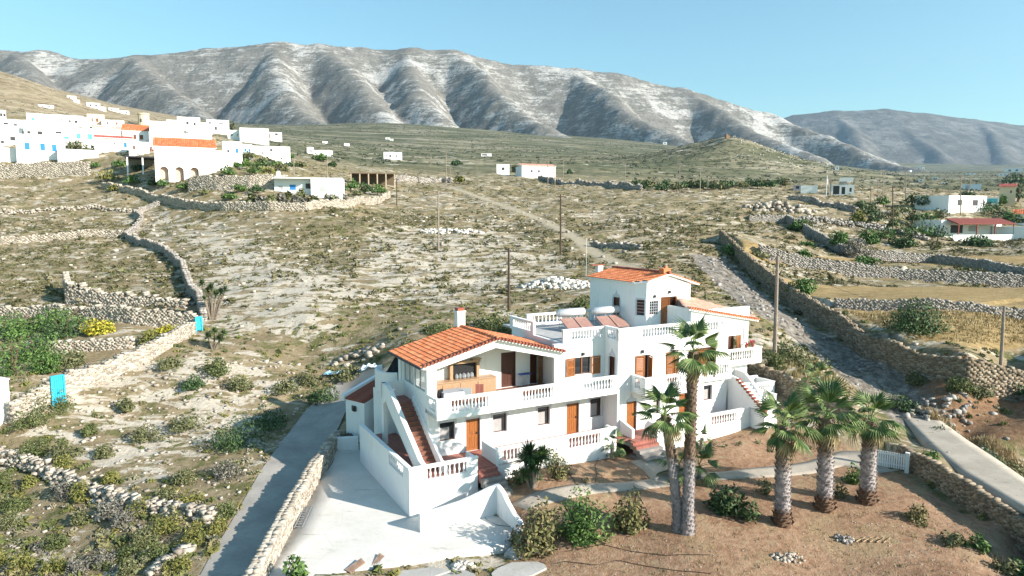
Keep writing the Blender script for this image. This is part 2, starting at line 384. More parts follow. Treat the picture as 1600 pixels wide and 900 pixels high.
def m_ground():
    n = N('scrub_ground'); co = n.coord(); P = n.new('ShaderNodeSeparateXYZ'); n.l.new(co, P.inputs[0])
    big = n.noise(.035, 4, .55, co); mid = n.noise(.28, 5, .62, co); fine = n.noise(2.6, 5, .65, co); grit = n.noise(14, 3, .6, co)
    dirt = n.ramp(n.math('ADD', n.math('MULTIPLY', mid, .6), n.math('MULTIPLY', fine, .4)), [(.30, (.135, .105, .062)), (.5, (.255, .20, .12)), (.7, (.38, .31, .20))])
    # bleached rock sheets, drawn out along the contour
    rk = n.noise(.5, 6, .68, n.mapv(co, (.55, 1.25, 1)), .6)
    z2 = n.new('ShaderNodeSeparateColor'); n.l.new(n.attr('zone2'), z2.inputs[0])
    z1 = n.new('ShaderNodeSeparateColor'); n.l.new(n.attr('zone'), z1.inputs[0])
    rf = n.math('ADD', n.math('ADD', rk, n.math('MULTIPLY', z2.outputs[0], .085)), n.math('MULTIPLY', n.math('SUBTRACT', big, .5), .22))
    rockf = n.step(rf, .535, .60)
    rockc = n.ramp(fine, [(.3, (.40, .35, .28)), (.6, (.52, .465, .38))])
    gr = n.math('ADD', n.noise(.62, 6, .7, co), n.math('MULTIPLY', n.math('SUBTRACT', .5, big), .2))
    grassc = n.ramp(grit, [(.35, (.085, .086, .034)), (.65, (.17, .162, .07))])
    c = n.mix(n.step(gr, .50, .60), dirt, grassc)
    c = n.mix(rockf, c, rockc)
    # other kinds of ground
    soil = n.ramp(n.math('ADD', n.math('MULTIPLY', mid, .45), n.math('MULTIPLY', fine, .55)), [(.33, (.18, .10, .060)), (.5, (.30, .185, .115)), (.68, (.41, .285, .19))])
    soil = n.mix(n.step(n.noise(1.1, 5, .7, co), .55, .68), soil, (.33, .245, .15))
    soil = n.mix(n.step(n.voro(5.5, co), .10, .04), soil, (.48, .42, .34))
    soil = n.mix(n.math('MULTIPLY', n.step(n.noise(.23, 5, .65, co), .49, .64), .5), soil, n.ramp(grit, [(.35, (.23, .17, .085)), (.65, (.42, .33, .20))]))
    c = n.mix(z1.outputs[0], c, soil)
    bed = n.ramp(n.noise(1.6, 6, .72, n.mapv(co, (1, .6, 1), (0, 0, .7))), [(.36, (.085, .072, .056)), (.5, (.205, .18, .15)), (.66, (.37, .335, .29))])  # bed colour darkened to carry the retaining wall's shadow
    c = n.mix(n.step(n.math('ADD', z1.outputs[1], n.math('MULTIPLY', n.math('SUBTRACT', mid, .5), .9)), .35, .65), c, bed)
    fld = n.ramp(n.math('ADD', n.math('MULTIPLY', n.noise(1.2, 5, .65, n.mapv(co, (.5, 1.5, 1))), .7), n.math('MULTIPLY', grit, .3)), [(.36, (.16, .115, .048)), (.5, (.32, .225, .105)), (.66, (.42, .32, .17))])
    c = n.mix(z1.outputs[2], c, fld)
    c = n.mix(z2.outputs[1], c, n.ramp(fine, [(.3, (.33, .27, .18)), (.7, (.47, .41, .31))]))
    c = n.mix(z2.outputs[2], c, n.ramp(fine, [(.3, (.14, .075, .04)), (.7, (.30, .19, .115))]))
    # the far valley is greyer and greener, with thin field banks
    yv = n.step(P.outputs[1], 230, 420)
    vn = n.noise(.016, 6, .68, n.mapv(co, (.45, 1.3, 1)))
    val = n.ramp(vn, [(.36, (.070, .082, .046)), (.5, (.155, .150, .088)), (.60, (.28, .245, .165)), (.72, (.42, .385, .30))])
    val = n.mix(n.step(n.noise(.10, 5, .7, n.mapv(co, (.5, 1.2, 1))), .52, .60), val, (.075, .08, .042))
    val = n.mix(n.step(n.noise(.07, 5, .7, n.mapv(co, (.25, 1.4, 1))), .60, .66), val, (.46, .43, .36))
    rat = n.math('DIVIDE', P.outputs[0], P.outputs[1])
    hill = n.math('MULTIPLY', n.step(rat, -.40, -.50), n.step(P.outputs[1], 260, 330))
    hl = n.new('ShaderNodeCombineXYZ'); n.l.new(n.math('MULTIPLY', n.math('ADD', P.outputs[2], n.math('MULTIPLY', big, 14)), .55), hl.inputs[2]); n.l.new(n.math('MULTIPLY', P.outputs[0], .03), hl.inputs[0]); n.l.new(n.math('MULTIPLY', P.outputs[1], .02), hl.inputs[1])
    val = n.mix(hill, val, n.ramp(n.noise(1, 5, .72, hl.outputs[0]), [(.36, (.16, .125, .075)), (.5, (.31, .245, .155)), (.64, (.43, .365, .26))]))
    c = n.mix(yv, c, val)
    n.col(c); n.rough(.95); n.b.inputs['Specular IOR Level'].default_value = .1
    n.bump(n.math('ADD', fine, n.math('MULTIPLY', grit, .35)), .55, .22)
    return n.m
M_GROUND = m_ground()
link('ground', np_mesh('ground', np.stack([gx, gy, gzv], 1), GF, M_GROUND, True, {'zone': zone, 'zone2': zone2}), kind='structure')

# ================================================================ mountains
def mountain(name, ridges, pxr, Yr, ncol, nrow, base, k, seed, mat):
    cs = np.linspace(pxr[0], pxr[1], ncol); ys = np.linspace(Yr[0], Yr[1], nrow)
    a, yy = np.meshgrid((cs - 800) / (FPX * _cp), ys); xx = a * yy; x, y = xx.ravel(), yy.ravel()
    wx = fbm(x / 300, y / 300, seed, 4) * 55; wy = fbm(x / 300, y / 300, seed + 40, 4) * 55
    best = np.full(len(x), -1e9)
    for R, kk in ridges:
        P = np.array([py(*p) for p in R])
        for i in range(len(P) - 1):
            A0, A1 = P[i], P[i + 1]; dx, dy = (A1 - A0)[:2]; L2 = dx * dx + dy * dy
            t = np.clip(((x + wx - A0[0]) * dx + (y + wy - A0[1]) * dy) / L2, 0, 1)
            d = np.hypot(x + wx - A0[0] - t * dx, y + wy - A0[1] - t * dy)
            h = A0[2] + t * (A1[2] - A0[2]) - kk * (np.sqrt(d * d + 48 ** 2) - 48)
            hi = np.maximum(best, h); lo = np.minimum(best, h)
            best = hi + np.log1p(np.exp(np.clip((lo - hi) / 10.0, -50, 0))) * 6.0
    z = best + fbm(x / 150, y / 150, seed + 9, 5) * 14 + fbm(x / 34, y / 34, seed + 17, 4) * 9
    z = np.maximum(z, base(x, y))
    ix = np.arange(nrow * ncol).reshape(nrow, ncol)
    F = np.stack([ix[:-1, :-1], ix[:-1, 1:], ix[1:, 1:], ix[1:, :-1]], -1).reshape(-1, 4)
    return link(name, np_mesh(name, np.stack([x, y, z], 1), F, mat, True), kind='structure')
def m_mountain(name, scale=1.0, dark=1.0):
    n = N(name); co = n.coord(); P = n.new('ShaderNodeSeparateXYZ'); n.l.new(co, P.inputs[0])
    big = n.noise(.0045 / scale, 3, .55, co); mid = n.noise(.02 / scale, 6, .7, co); fine = n.noise(.10 / scale, 6, .8, co)
    warp = n.math('ADD', P.outputs[2], n.math('MULTIPLY', n.noise(.012, 4, .6, co), 38))
    zz = n.new('ShaderNodeCombineXYZ'); n.l.new(n.math('MULTIPLY', warp, .15 / scale), zz.inputs[2])
    n.l.new(n.math('MULTIPLY', P.outputs[0], .006), zz.inputs[0]); n.l.new(n.math('MULTIPLY', P.outputs[1], .006), zz.inputs[1])
    strat = n.noise(1.0, 5, .78, zz.outputs[0])
    veg = n.ramp(n.math('ADD', n.math('MULTIPLY', mid, .5), n.math('MULTIPLY', fine, .5)), [(.34, (.125, .118, .10)), (.5, (.215, .202, .178)), (.66, (.33, .312, .28))])
    rock = n.ramp(fine, [(.32, (.34, .32, .295)), (.6, (.57, .55, .515))])
    f = n.math('ADD', n.math('ADD', n.math('MULTIPLY', strat, .42), n.math('MULTIPLY', big, .50)), n.math('ADD', n.math('MULTIPLY', mid, .34), n.math('MULTIPLY', fine, .22)))
    c = n.mix(n.step(f, .745, .83), veg, rock)
    c = n.mix(n.math('MULTIPLY', n.step(strat, .55, .63), .5), c, (.40, .375, .335))
    c = n.mix(n.math('MULTIPLY', n.step(n.noise(.055, 5, .75, co), .54, .64), .55), c, (.085, .085, .062))
    if dark < 1: c = n.mix(1.0, n.mix(.55, c, veg), (dark, dark, dark), 'MULTIPLY')
    n.col(c); n.rough(.95); n.b.inputs['Specular IOR Level'].default_value = .05
    n.bump(n.math('ADD', n.math('ADD', mid, n.math('MULTIPLY', fine, .35)), n.math('MULTIPLY', strat, .35)), .8, 7 * scale); return n.m
M_MTN = m_mountain('limestone_mountain')
R_MAIN = [(-420,100,3000),(-150,92,2950),(0,81,2900),(70,79,2900),(130,93,2900),(205,88,2750),(330,77,2800),(450,69,2750),(510,72,2750),(600,80,2850),(650,78,2800),(710,80,2800),(800,101,2900),(900,108,2850),(960,116,2850),(1060,139,2850),(1200,179,2850),(1320,225,2700),(1420,264,2500)]
RID = [(R_MAIN, .85)] + [(r, 1.35) for r in (
    [(-200,100,2700),(-190,130,2300),(-160,170,1900)],
    [(30,84,2850),(45,110,2500),(70,150,2100),(90,180,1800)],
    [(205,88,2750),(235,112,2350),(280,150,2000),(330,188,1700),(370,200,1550)],
    [(440,69,2750),(430,105,2380),(452,145,2080),(480,180,1850),(520,200,1650)],
    [(505,72,2750),(545,108,2400),(580,150,2120),(612,188,1850)],
    [(640,78,2800),(640,110,2480),(655,145,2180),(690,185,1880)],
    [(705,80,2800),(755,112,2450),(785,155,2150),(850,198,1850),(900,218,1700)],
    [(900,108,2850),(950,140,2500),(975,172,2250),(1030,205,1980),(1090,228,1780)],
    [(1060,139,2850),(1130,175,2550),(1190,212,2280),(1270,243,2000)],
    [(1200,179,2850),(1290,213,2600),(1370,250,2300),(1440,267,2050)])]
mountain('mountain', RID, (-430, 1460), (1250, 3300), 640, 170, lambda x, y: _tps(x, y) - 6, .6, 3, M_MTN)
RF = [([(1150,215,6800),(1240,180,6600),(1300,174,6500),(1380,171,6500),(1440,177,6500),(1520,187,6500),(1600,197,6500),(1800,222,6500),(2060,262,6500)], .5)] + [(r, .85) for r in (
    [(1300,174,6500),(1330,200,5900),(1345,235,5300)],[(1385,171,6500),(1420,205,5900),(1470,240,5300)],[(1520,187,6500),(1550,210,5900),(1570,245,5300)],[(1600,197,6500),(1650,225,5800),(1690,250,5200)])]
mountain('far_mountain', RF, (1080, 2060), (4300, 7600), 320, 110, lambda x, y: _tps(x, np.minimum(y, 4000)) * 0 + 250.0, .5, 23, m_mountain('blue_far_mountain', 2.2, .62))

# ---- air
hz = bpy.data.materials.new('haze_air'); hz.use_nodes = True; hn = hz.node_tree.nodes; hn.remove(hn['Principled BSDF'])
pv = hn.new('ShaderNodeVolumePrincipled'); pv.inputs['Color'].default_value = (.50, .74, 1.0, 1); pv.inputs['Density'].default_value = .000052; pv.inputs['Anisotropy'].default_value = .3
hz.node_tree.links.new(pv.outputs[0], hn['Material Output'].inputs['Volume'])
link('haze', B().box(-9000, 9000, -60, 8200, -60, 1900).mesh('haze', hz), kind='stuff')
# ================================================================ villa
def m_plaster(name='white_plaster', c=(.80, .80, .79), dirt=.20):
    n = N(name); co = n.coord(); P = n.new('ShaderNodeSeparateXYZ'); n.l.new(co, P.inputs[0])
    a = n.noise(.9, 5, .65, co); st = n.noise(1.0, 4, .6, n.mapv(co, (3.2, 3.2, .35)))
    f = n.step(n.math('ADD', n.math('MULTIPLY', a, .5), n.math('MULTIPLY', st, .5)), .50, .70)
    col = n.mix(n.math('MULTIPLY', f, dirt * 3), c, tuple(x * y for x, y in zip(c, (.82, .80, .76))))
    n.col(col); n.rough(.9); n.bump(n.noise(22, 3, .6, co), .12, .02); return n.m
M_WHITE = m_plaster(); M_TRIM = m_plaster('grey_trim', (.56, .56, .60), .1)
M_WALLCREAM = m_plaster('cream_plaster', (.66, .58, .46), .3)
def m_wood(name, c1, c2, s=1.0):
    n = N(name); co = n.coord(); v = n.noise(3.5 * s, 5, .6, n.mapv(co, (6, 6, .7)), 1.2)
    n.col(n.ramp(v, [(.3, c1), (.7, c2)])); n.rough(.42); n.b.inputs['Specular IOR Level'].default_value = .4
    n.bump(v, .1, .01); return n.m
M_WOOD = m_wood('varnished_wood', (.20, .062, .016), (.37, .135, .036))
M_WOODDARK = m_wood('dark_wood', (.045, .016, .010), (.095, .034, .020))
M_PALEWOOD = m_wood('pale_wood', (.30, .18, .10), (.44, .29, .18))
def m_tile(name, a, b, c, rough=.75):
    n = N(name); g = n.new('ShaderNodeNewGeometry'); co = n.coord()
    base = n.ramp(g.outputs['Random Per Island'], [(.05, a), (.5, b), (.95, c)])
    n.col(n.mix(n.math('MULTIPLY', n.step(n.noise(2.2, 5, .7, co), .52, .72), .4), base, (.30, .14, .08))); n.rough(rough)
    n.bump(n.noise(30, 3, .6, co), .15, .01); return n.m
M_TILE = m_tile('terracotta_tile', (.48, .145, .06), (.59, .195, .085), (.66, .26, .125))
M_TILEPINK = m_tile('glare_pink_tile', (.55, .27, .19), (.66, .36, .27), (.70, .44, .36))  # pale pink: painted sun glare on the right wing, own colour on the cottage
M_TILERED = m_tile('red_brown_tile', (.20, .055, .038), (.27, .08, .05), (.33, .11, .07), .6)
def m_floor(name, c1, c2, joint, s=3.3):
    n = N(name); co = n.coord(); b = n.new('ShaderNodeTexBrick'); n.l.new(co, b.inputs['Vector'])
    b.offset = 0; b.inputs['Scale'].default_value = s; b.inputs['Brick Width'].default_value = 1; b.inputs['Row Height'].default_value = 1
    b.inputs['Mortar Size'].default_value = .03; b.inputs['Color1'].default_value = c1 + (1,); b.inputs['Color2'].default_value = c2 + (1,); b.inputs['Mortar'].default_value = joint + (1,)
    n.col(n.mix(n.math('MULTIPLY', n.noise(1.3, 5, .65, co), .4), b.outputs[0], tuple(x * 1.25 for x in c1))); n.rough(.6); return n.m
M_FLOOR = m_floor('red_floor_tiles', (.28, .095, .07), (.34, .13, .10), (.36, .26, .22))
M_FLOORP = m_floor('brown_floor_tiles', (.19, .075, .05), (.25, .105, .07), (.26, .18, .14))
def m_glass(name='window_glass', c=(.02, .024, .028)):
    n = N(name); n.col(c); n.rough(.06); n.b.inputs['Specular IOR Level'].default_value = .6; return n.m
M_GLASS = m_glass(); M_CURTAIN = plain('grey_blind', (.33, .31, .31), .12, 5)
M_METAL = plain('dark_metal', (.06, .06, .065), .2, 8, .5, 0, .6)
M_STEEL = plain('white_metal', (.62, .64, .66), .06, 5, .35, 0, .3, .5)
M_ALU = plain('grey_aluminium', (.36, .38, .40), .08, 5, .4, 0, .6)
M_RED = plain('red_flowers', (.45, .02, .03), .5, 20)
M_BLUE = plain('blue_plastic', (.06, .12, .42), .2, 6, .5)
M_BLACK = plain('black_plastic', (.015, .015, .017), .3, 6, .55)
M_GREYCLOTH = plain('grey_cover', (.36, .38, .42), .12, 3, .8)
M_PINKPANEL = plain('copper_collector', (.30, .175, .145), .14, 3, .4)
def m_clear():
    n = N('veranda_glass'); n.col((.74, .76, .77)); n.rough(.12); n.b.inputs['Specular IOR Level'].default_value = .6
    n.b.inputs['Alpha'].default_value = .55; return n.m
M_VGLASS = m_clear()

house = thing('villa', 'large white two storey villa with orange tiled roofs, wooden shutters and balustrades', 'house', tuple(HO), HA)
def hpart(b, name, mat, parent=None, **kw): return b.build(name, mat, parent or house, **kw)
def panel(b, axis, front, th, a0, a1, z0, z1, ops=()):
    """wall slab with openings ops=(a0,a1,z0,z1); axis 'u': runs along u, front face at v=front, going back; 'v': runs along v, face at u=front"""
    P = (lambda a, d, z: (a, front + d, z)) if axis == 'u' else (lambda a, d, z: (front + d, a, z))
    xs = sorted({a0, a1, *[o[0] for o in ops], *[o[1] for o in ops]}); zs = sorted({z0, z1, *[o[2] for o in ops], *[o[3] for o in ops]})
    xs = [x for x in xs if a0 <= x <= a1]; zs = [z for z in zs if z0 <= z <= z1]
    nx, nz = len(xs) - 1, len(zs) - 1
    def solid(i, j):
        if i < 0 or j < 0 or i >= nx or j >= nz: return False
        x = (xs[i] + xs[i + 1]) / 2; z = (zs[j] + zs[j + 1]) / 2
        return not any(o[0] < x < o[1] and o[2] < z < o[3] for o in ops)
    for i in range(nx):
        for j in range(nz):
            if not solid(i, j): continue
            x0, x1, y0, y1 = xs[i], xs[i + 1], zs[j], zs[j + 1]
            b.quad(P(x0, 0, y0), P(x1, 0, y0), P(x1, 0, y1), P(x0, 0, y1)); b.quad(P(x0, th, y0), P(x0, th, y1), P(x1, th, y1), P(x1, th, y0))
            if not solid(i - 1, j): b.quad(P(x0, 0, y0), P(x0, 0, y1), P(x0, th, y1), P(x0, th, y0))
            if not solid(i + 1, j): b.quad(P(x1, 0, y0), P(x1, th, y0), P(x1, th, y1), P(x1, 0, y1))
            if not solid(i, j - 1): b.quad(P(x0, 0, y0), P(x0, th, y0), P(x1, th, y0), P(x1, 0, y0))
            if not solid(i, j + 1): b.quad(P(x0, 0, y1), P(x1, 0, y1), P(x1, th, y1), P(x0, th, y1))
    return b
def obox(b, axis, front, a0, a1, d0, d1, z0, z1):
    if axis == 'u': return b.box(a0, a1, front + d0, front + d1, z0, z1)
    return b.box(front + d0, front + d1, a0, a1, z0, z1)
_bal = B().lathe([(.055, 0), (.055, .05), (.03, .08), (.072, .25), (.05, .36), (.028, .52), (.05, .58), (.055, .62), (.055, .66)], 8)
ME_BAL = _bal.mesh('baluster', M_WHITE); ME_BAL.polygons.foreach_set('use_smooth', [True] * len(ME_BAL.polygons))
def balustrade(axis, pos, th, a0, a1, z0, ztop, secs, parent=None, zb=None, name='balustrade'):
    """solid parapet from z0 to ztop with openings filled by balusters; secs=(start, end, number)"""
    zt = ztop - .16; zb = zb if zb is not None else zt - .66
    ops = [(s[0], s[1], zb, zt) for s in secs]
    b = panel(B(), axis, pos, th, a0, a1, z0, ztop - .08, ops)
    obox(b, axis, pos, a0 - .03, a1 + .03, -.03, th + .03, ztop - .08, ztop)
    o = hpart(b, name, M_WHITE, parent)
    for s0, s1, n in secs:
        for i in range(n):
            a = s0 + (s1 - s0) * (i + .5) / n
            p = (a, pos + th / 2, zb) if axis == 'u' else (pos + th / 2, a, zb)
            bo = link('baluster', ME_BAL, o, p); bo.scale = (1, 1, (zt - zb) / .66)
    return o
def window(axis, front, a0, a1, z0, z1, depth=.14, trim=True, bars=0, blind=True, pointed=False, parent=None):
    b = B(); f = .06
    obox(b, axis, front, a0, a0 + f, depth, depth + .06, z0, z1); obox(b, axis, front, a1 - f * 1.6, a1, depth, depth + .06, z0, z1)
    obox(b, axis, front, a0 + f, a1 - f * 1.6, depth, depth + .06, z1 - f, z1); obox(b, axis, front, a0 + f, a1 - f * 1.6, depth, depth + .06, z0, z0 + f)
    o = hpart(b, 'window', M_WOODDARK, parent)
    g = B(); obox(g, axis, front, a0 + f, a1 - f * 1.6, depth + .02, depth + .035, z0 + f, z1 - f); hpart(g, 'pane', M_GLASS, o)
    if blind:
        g = B(); obox(g, axis, front, a0 + f, a0 + (a1 - a0) * .68, depth + .008, depth + .016, z0 + f, z0 + (z1 - z0) * .70); hpart(g, 'blind', M_CURTAIN, o)
    s = B(); obox(s, axis, front, a0 - .08, a1 + .08, -.05, .10, z0 - .06, z0 - .003); hpart(s, 'sill', M_WHITE, o)
    if trim:
        t = B(); w = .11
        obox(t, axis, front, a0 - w, a0 - .002, -.022, .02, z0, z1); obox(t, axis, front, a1 + .002, a1 + w, -.022, .02, z0, z1)
        if pointed:
            pl = [(a0 - w, z1 + .002), (a1 + w, z1 + .002), (a1 + w * .7, z1 + .10), ((a0 + a1) / 2 + .10, z1 + .22), ((a0 + a1) / 2, z1 + .40), ((a0 + a1) / 2 - .10, z1 + .22), (a0 - w * .7, z1 + .10)]
            t.prism(pl, front - .022, front + .02, 1 if axis == 'u' else 0)
        else: obox(t, axis, front, a0 - w, a1 + w, -.026, .02, z1 + .002, z1 + .12)
        hpart(t, 'surround', M_TRIM, o)
    if bars:
        g = B()
        for i in range(1, bars): 
            a = a0 + (a1 - a0) * i / bars; obox(g, axis, front, a - .012, a + .012, .02, .045, z0, z1)
        for i in range(1, 5):
            z = z0 + (z1 - z0) * i / 5; obox(g, axis, front, a0, a1, .045, .07, z - .012, z + .012)
        hpart(g, 'grille', M_STEEL, o)
    return o
def door(axis, front, a0, a1, z0, z1, depth=.12, mat=None, trim=True, pointed=False, handle=True, parent=None):
    mat = mat or M_WOOD; b = B(); w = a1 - a0; n = max(3, int(w / .2))
    obox(b, axis, front, a0, a1, depth + .02, depth + .05, z0, z1)
    for i in range(n):
        x = a0 + .08 + (w - .16) * i / n; obox(b, axis, front, x + .008, x + (w - .16) / n - .008, depth + .004, depth + .022, z0 + .16, z1 - .12)
    obox(b, axis, front, a0, a0 + .08, depth - .01, depth + .02, z0, z1); obox(b, axis, front, a1 - .08, a1, depth - .01, depth + .02, z0, z1)
    for z, h in ((z0, .14), (z0 + (z1 - z0) * .43, .13), (z1 - .11, .11)): obox(b, axis, front, a0 + .08, a1 - .08, depth - .01, depth + .018, z, z + h)
    o = hpart(b, 'door', mat, parent)
    fr = B(); obox(fr, axis, front, a1, a1 + .07, depth - .08, depth + .05, z0, z1); obox(fr, axis, front, a0 - .05, a0, depth - .03, depth + .05, z0, z1); obox(fr, axis, front, a0 - .05, a1 + .07, depth - .06, depth + .05, z1, z1 + .06)
    hpart(fr, 'door_frame', M_WOODDARK, o)
    if handle:
        h = B(); obox(h, axis, front, a1 - .13, a1 - .07, depth - .06, depth - .01, z0 + 1.0, z0 + 1.12); hpart(h, 'handle', M_METAL, o)
    if trim:
        t = B(); ww = .11
        obox(t, axis, front, a0 - ww - .05, a0 - .052, -.022, .02, z0, z1); obox(t, axis, front, a1 + .072, a1 + ww + .07, -.022, .02, z0, z1)
        if pointed:
            c = (a0 + a1) / 2
            pl = [(a0 - ww, z1 + .062), (a1 + ww, z1 + .062), (a1 + ww * .6, z1 + .2), (c + .14, z1 + .34), (c, z1 + .62), (c - .14, z1 + .34), (a0 - ww * .6, z1 + .2)]
            t.prism(pl, front - .022, front + .02, 1 if axis == 'u' else 0)
        else: obox(t, axis, front, a0 - ww, a1 + ww, -.026, .02, z1 + .062, z1 + .16)
        hpart(t, 'surround', M_TRIM, o)
    return o
def shutter(hinge, ang, w, z0, z1, parent=None):
    """one louvred wooden leaf, hinged at a point, swung to an angle seen from above"""
    b = B(); b.box(0, .07, -.02, .02, 0, z1 - z0); b.box(w - .07, w, -.02, .02, 0, z1 - z0)
    b.box(.07, w - .07, -.018, .018, 0, .09); b.box(.07, w - .07, -.018, .018, z1 - z0 - .09, z1 - z0); m = (z1 - z0) * .5
    b.box(.07, w - .07, -.018, .018, m - .05, m + .05)
    n = int((z1 - z0) / .11)
    for i in range(n):
        z = .10 + (z1 - z0 - .22) * i / n; b.add([(.07, -.016, z), (w - .07, -.016, z), (w - .07, .016, z + .09), (.07, .016, z + .09)], [(0, 1, 2, 3)])
    return hpart(b, 'shutter', M_WOOD, parent, loc=(hinge[0], hinge[1], z0), rz=math.radians(ang))
def lamp(axis, front, a, z):
    b = B(); obox(b, axis, front, a - .07, a + .07, -.16, -.02, z, z + .2); obox(b, axis, front, a - .03, a + .03, -.02, .002, z + .06, z + .14); hpart(b, 'wall_lamp', M_METAL)
def tiles(name, p0, ea, sl, la, ls, mat, parent, pw=.235, pl=.34, thick=.055, clip=None):
    """barrel tiles: p0 eave corner, ea unit vector along the eave, sl unit vector up the slope"""
    p0, ea, sl = Vector(p0), Vector(ea).normalized(), Vector(sl).normalized(); nn = ea.cross(sl)
    if nn.z < 0: nn = -nn
    b = B(); ca = max(1, round(la / pw)); cs = max(1, round(ls / pl)); pa = la / ca; ps = ls / cs; r_ = random.Random(len(name) + int(la * 100))
    for i in range(ca):
        for j in range(cs):
            c = p0 + ea * (pa * (i + .5)) + sl * (ps * j)
            if clip and not clip(c): continue
            lift = r_.uniform(-.004, .008); sk = r_.uniform(-.008, .008); vs = []
            for e, (dd, up, wf) in enumerate(((-.03, .036, .52), (ps * 1.0, .0, .46))):
                for k in range(5):
                    t = math.pi * k / 4; vs.append(c + ea * (-math.cos(t) * pa * wf + sk) + sl * dd + nn * (math.sin(t) * thick + up + lift))
            b.add(vs, [(k, k + 1, 6 + k, 5 + k) for k in range(4)] + [(4, 3, 2, 1, 0)])
    return hpart(b, name, mat, parent, kind='stuff')
# ---- ground floor
b = panel(B(), 'u', 0, .35, -2.5, 10.3, -.9, 2.75, [(-1.73, -.74, .9, 2.03), (0, .93, -.02, 2.0), (1.82, 2.81, .87, 2.05), (5.05, 5.98, .85, 2.06), (7.27, 8.24, -.06, 2.0), (9.15, 10.1, .83, 2.1)])
hpart(b, 'wall', M_WHITE)
for w in ((-1.73, -.74, .9, 2.03), (1.82, 2.81, .87, 2.05), (5.05, 5.98, .85, 2.06), (9.15, 10.1, .83, 2.1)): window('u', 0, *w)
door('u', 0, .05, .86, 0, 1.94); door('u', 0, 7.32, 8.17, -.05, 1.94)
b = panel(B(), 'v', -2.5, .3, .353, 7.1, -1.6, 2.945); hpart(b, 'wall', M_WHITE)
# ground floor of the middle block and the upper storey above it
CV = -1.5
ops = [(11.03, 11.87, -.02, 2.0), (13.35, 13.9, .85, 2.0), (15.6, 16.35, -.02, 2.0), (17.9, 18.72, 1.2, 2.3),
       (11.68, 12.84, 2.99, 5.05), (14.35, 15.45, 2.99, 5.05), (17.0, 19.0, 2.99, 5.06)]
b = panel(B(), 'u', CV, .35, 10.27, 20.15, -.6, 6.15, ops); hpart(b, 'wall', M_WHITE)
door('u', CV, 11.08, 11.8, 0, 1.94, pointed=True); window('u', CV, 13.35, 13.9, .85, 2.0); door('u', CV, 15.65, 16.28, 0, 1.94); window('u', CV, 17.9, 18.72, 1.2, 2.3, pointed=False)
b = panel(B(), 'v', 10.27, .3, CV + .353, 0, -.6, 6.15, [(-1.18, -.54, 2.99, 5.05)]); hpart(b, 'wall', M_WHITE)
door('v', 10.27, -1.12, -.6, 2.99, 5.0, mat=M_WOODDARK, pointed=True, handle=False)
# french windows behind the half open shutters
def french(a0, a1, z1, lsh, rsh):
    o = door('u', CV, a0 + .05, a1 - .07, 2.99, z1 - .06, .2, M_WOODDARK, trim=False, handle=False)
    for hx, ang, w in (lsh, rsh):
        if w: shutter((hx, CV - .03), ang, w, 2.99, z1)
french(11.68, 12.84, 5.05, (11.70, -14, .66), (12.80, 262, .5)); french(14.35, 15.45, 5.05, (14.37, -20, .55), (15.42, 205, .55)); french(17.0, 19.0, 5.06, (17.02, -32, .78), (18.98, 222, .78))
for a in (12.26, 14.9): lamp('u', CV, a, 5.22)
# ---- upper floor of the left wing: flat roofed part
b = panel(B(), 'u', 0, .3, 6.3, 10.27, 2.95, 6.05, [(7.87, 9.16, 3.88, 5.03)]); hpart(b, 'wall', M_WHITE)
o = window('u', 0, 7.87, 9.16, 3.88, 5.03, .12, trim=False, blind=False)
g = B(); obox(g, 'u', 0, 8.47, 8.53, .09, .15, 3.94, 4.97); hpart(g, 'mullion', M_WOOD, o)
shutter((7.86, -.03), 180 + 6, .68, 3.84, 5.05); shutter((9.17, -.03), -4, .72, 3.82, 5.02); lamp('u', 0, 8.5, 5.15)
b = panel(B(), 'v', 7.0, .3, .303, 7.0, 5.0, 6.04); hpart(b, 'wall', M_WHITE)
bx = B().box(-1.3, .0, 0, .02, 0, .62)
# ---- balcony slab and balustrade
b = B().box(-2.5, 10.24, -1.46, -.003, 2.70, 2.95); hpart(b, 'balcony_slab', M_WHITE)
balustrade('u', -1.49, .2, -2.5, 10.6, 2.68, 3.9, [(-1.7, .76, 11), (3.03, 5.27, 10), (7.5, 9.88, 10)], zb=3.08)
balustrade('v', -2.5, .18, -1.285, -.003, 2.68, 3.9, [(-1.15, -.2, 4)], zb=3.1)
# ---- patio under the gabled roof
b = B().box(-2.3, 6.9, .003, 2.5, 2.88, 2.952); hpart(b, 'patio_floor', M_FLOORP)
b = panel(B(), 'u', 2.5, .25, -2.19, 7.0, 2.95, 5.33, [(3.73, 4.84, 2.97, 5.32), (5.93, 6.95, 2.97, 5.02)]); b.prism([(-2.19, 5.335), (7.0, 5.335), (6.7, 5.5), (2.03, 6.68), (-2.19, 5.6)], 2.502, 2.748, 1); hpart(b, 'wall', M_WHITE)
hpart(B().prism([(-2.4, 2.6), (6.9, 2.6), (6.9, 5.4), (2.03, 6.68), (-2.4, 5.5)], 5.0, 5.2, 1), 'wall', M_WHITE)
door('u', 2.5, 3.78, 4.77, 2.97, 5.26, mat=M_WOODDARK, trim=False); door('u', 2.5, 5.98, 6.4, 2.97, 4.96, mat=M_WOODDARK, trim=False, handle=False); 
shutter((6.9, 2.46), 205, .5, 2.98, 4.95)
b = panel(B(), 'v', 6.97, .25, .303, 2.5, 2.95, 5.3); hpart(b, 'wall', M_WHITE)
b = panel(B(), 'v', -2.5, .3, .303, 4.99, 2.95, 5.45, [(.35, 2.1, 3.95, 5.3), (2.2, 3.9, 3.95, 5.3)]); hpart(b, 'wall', M_WHITE)
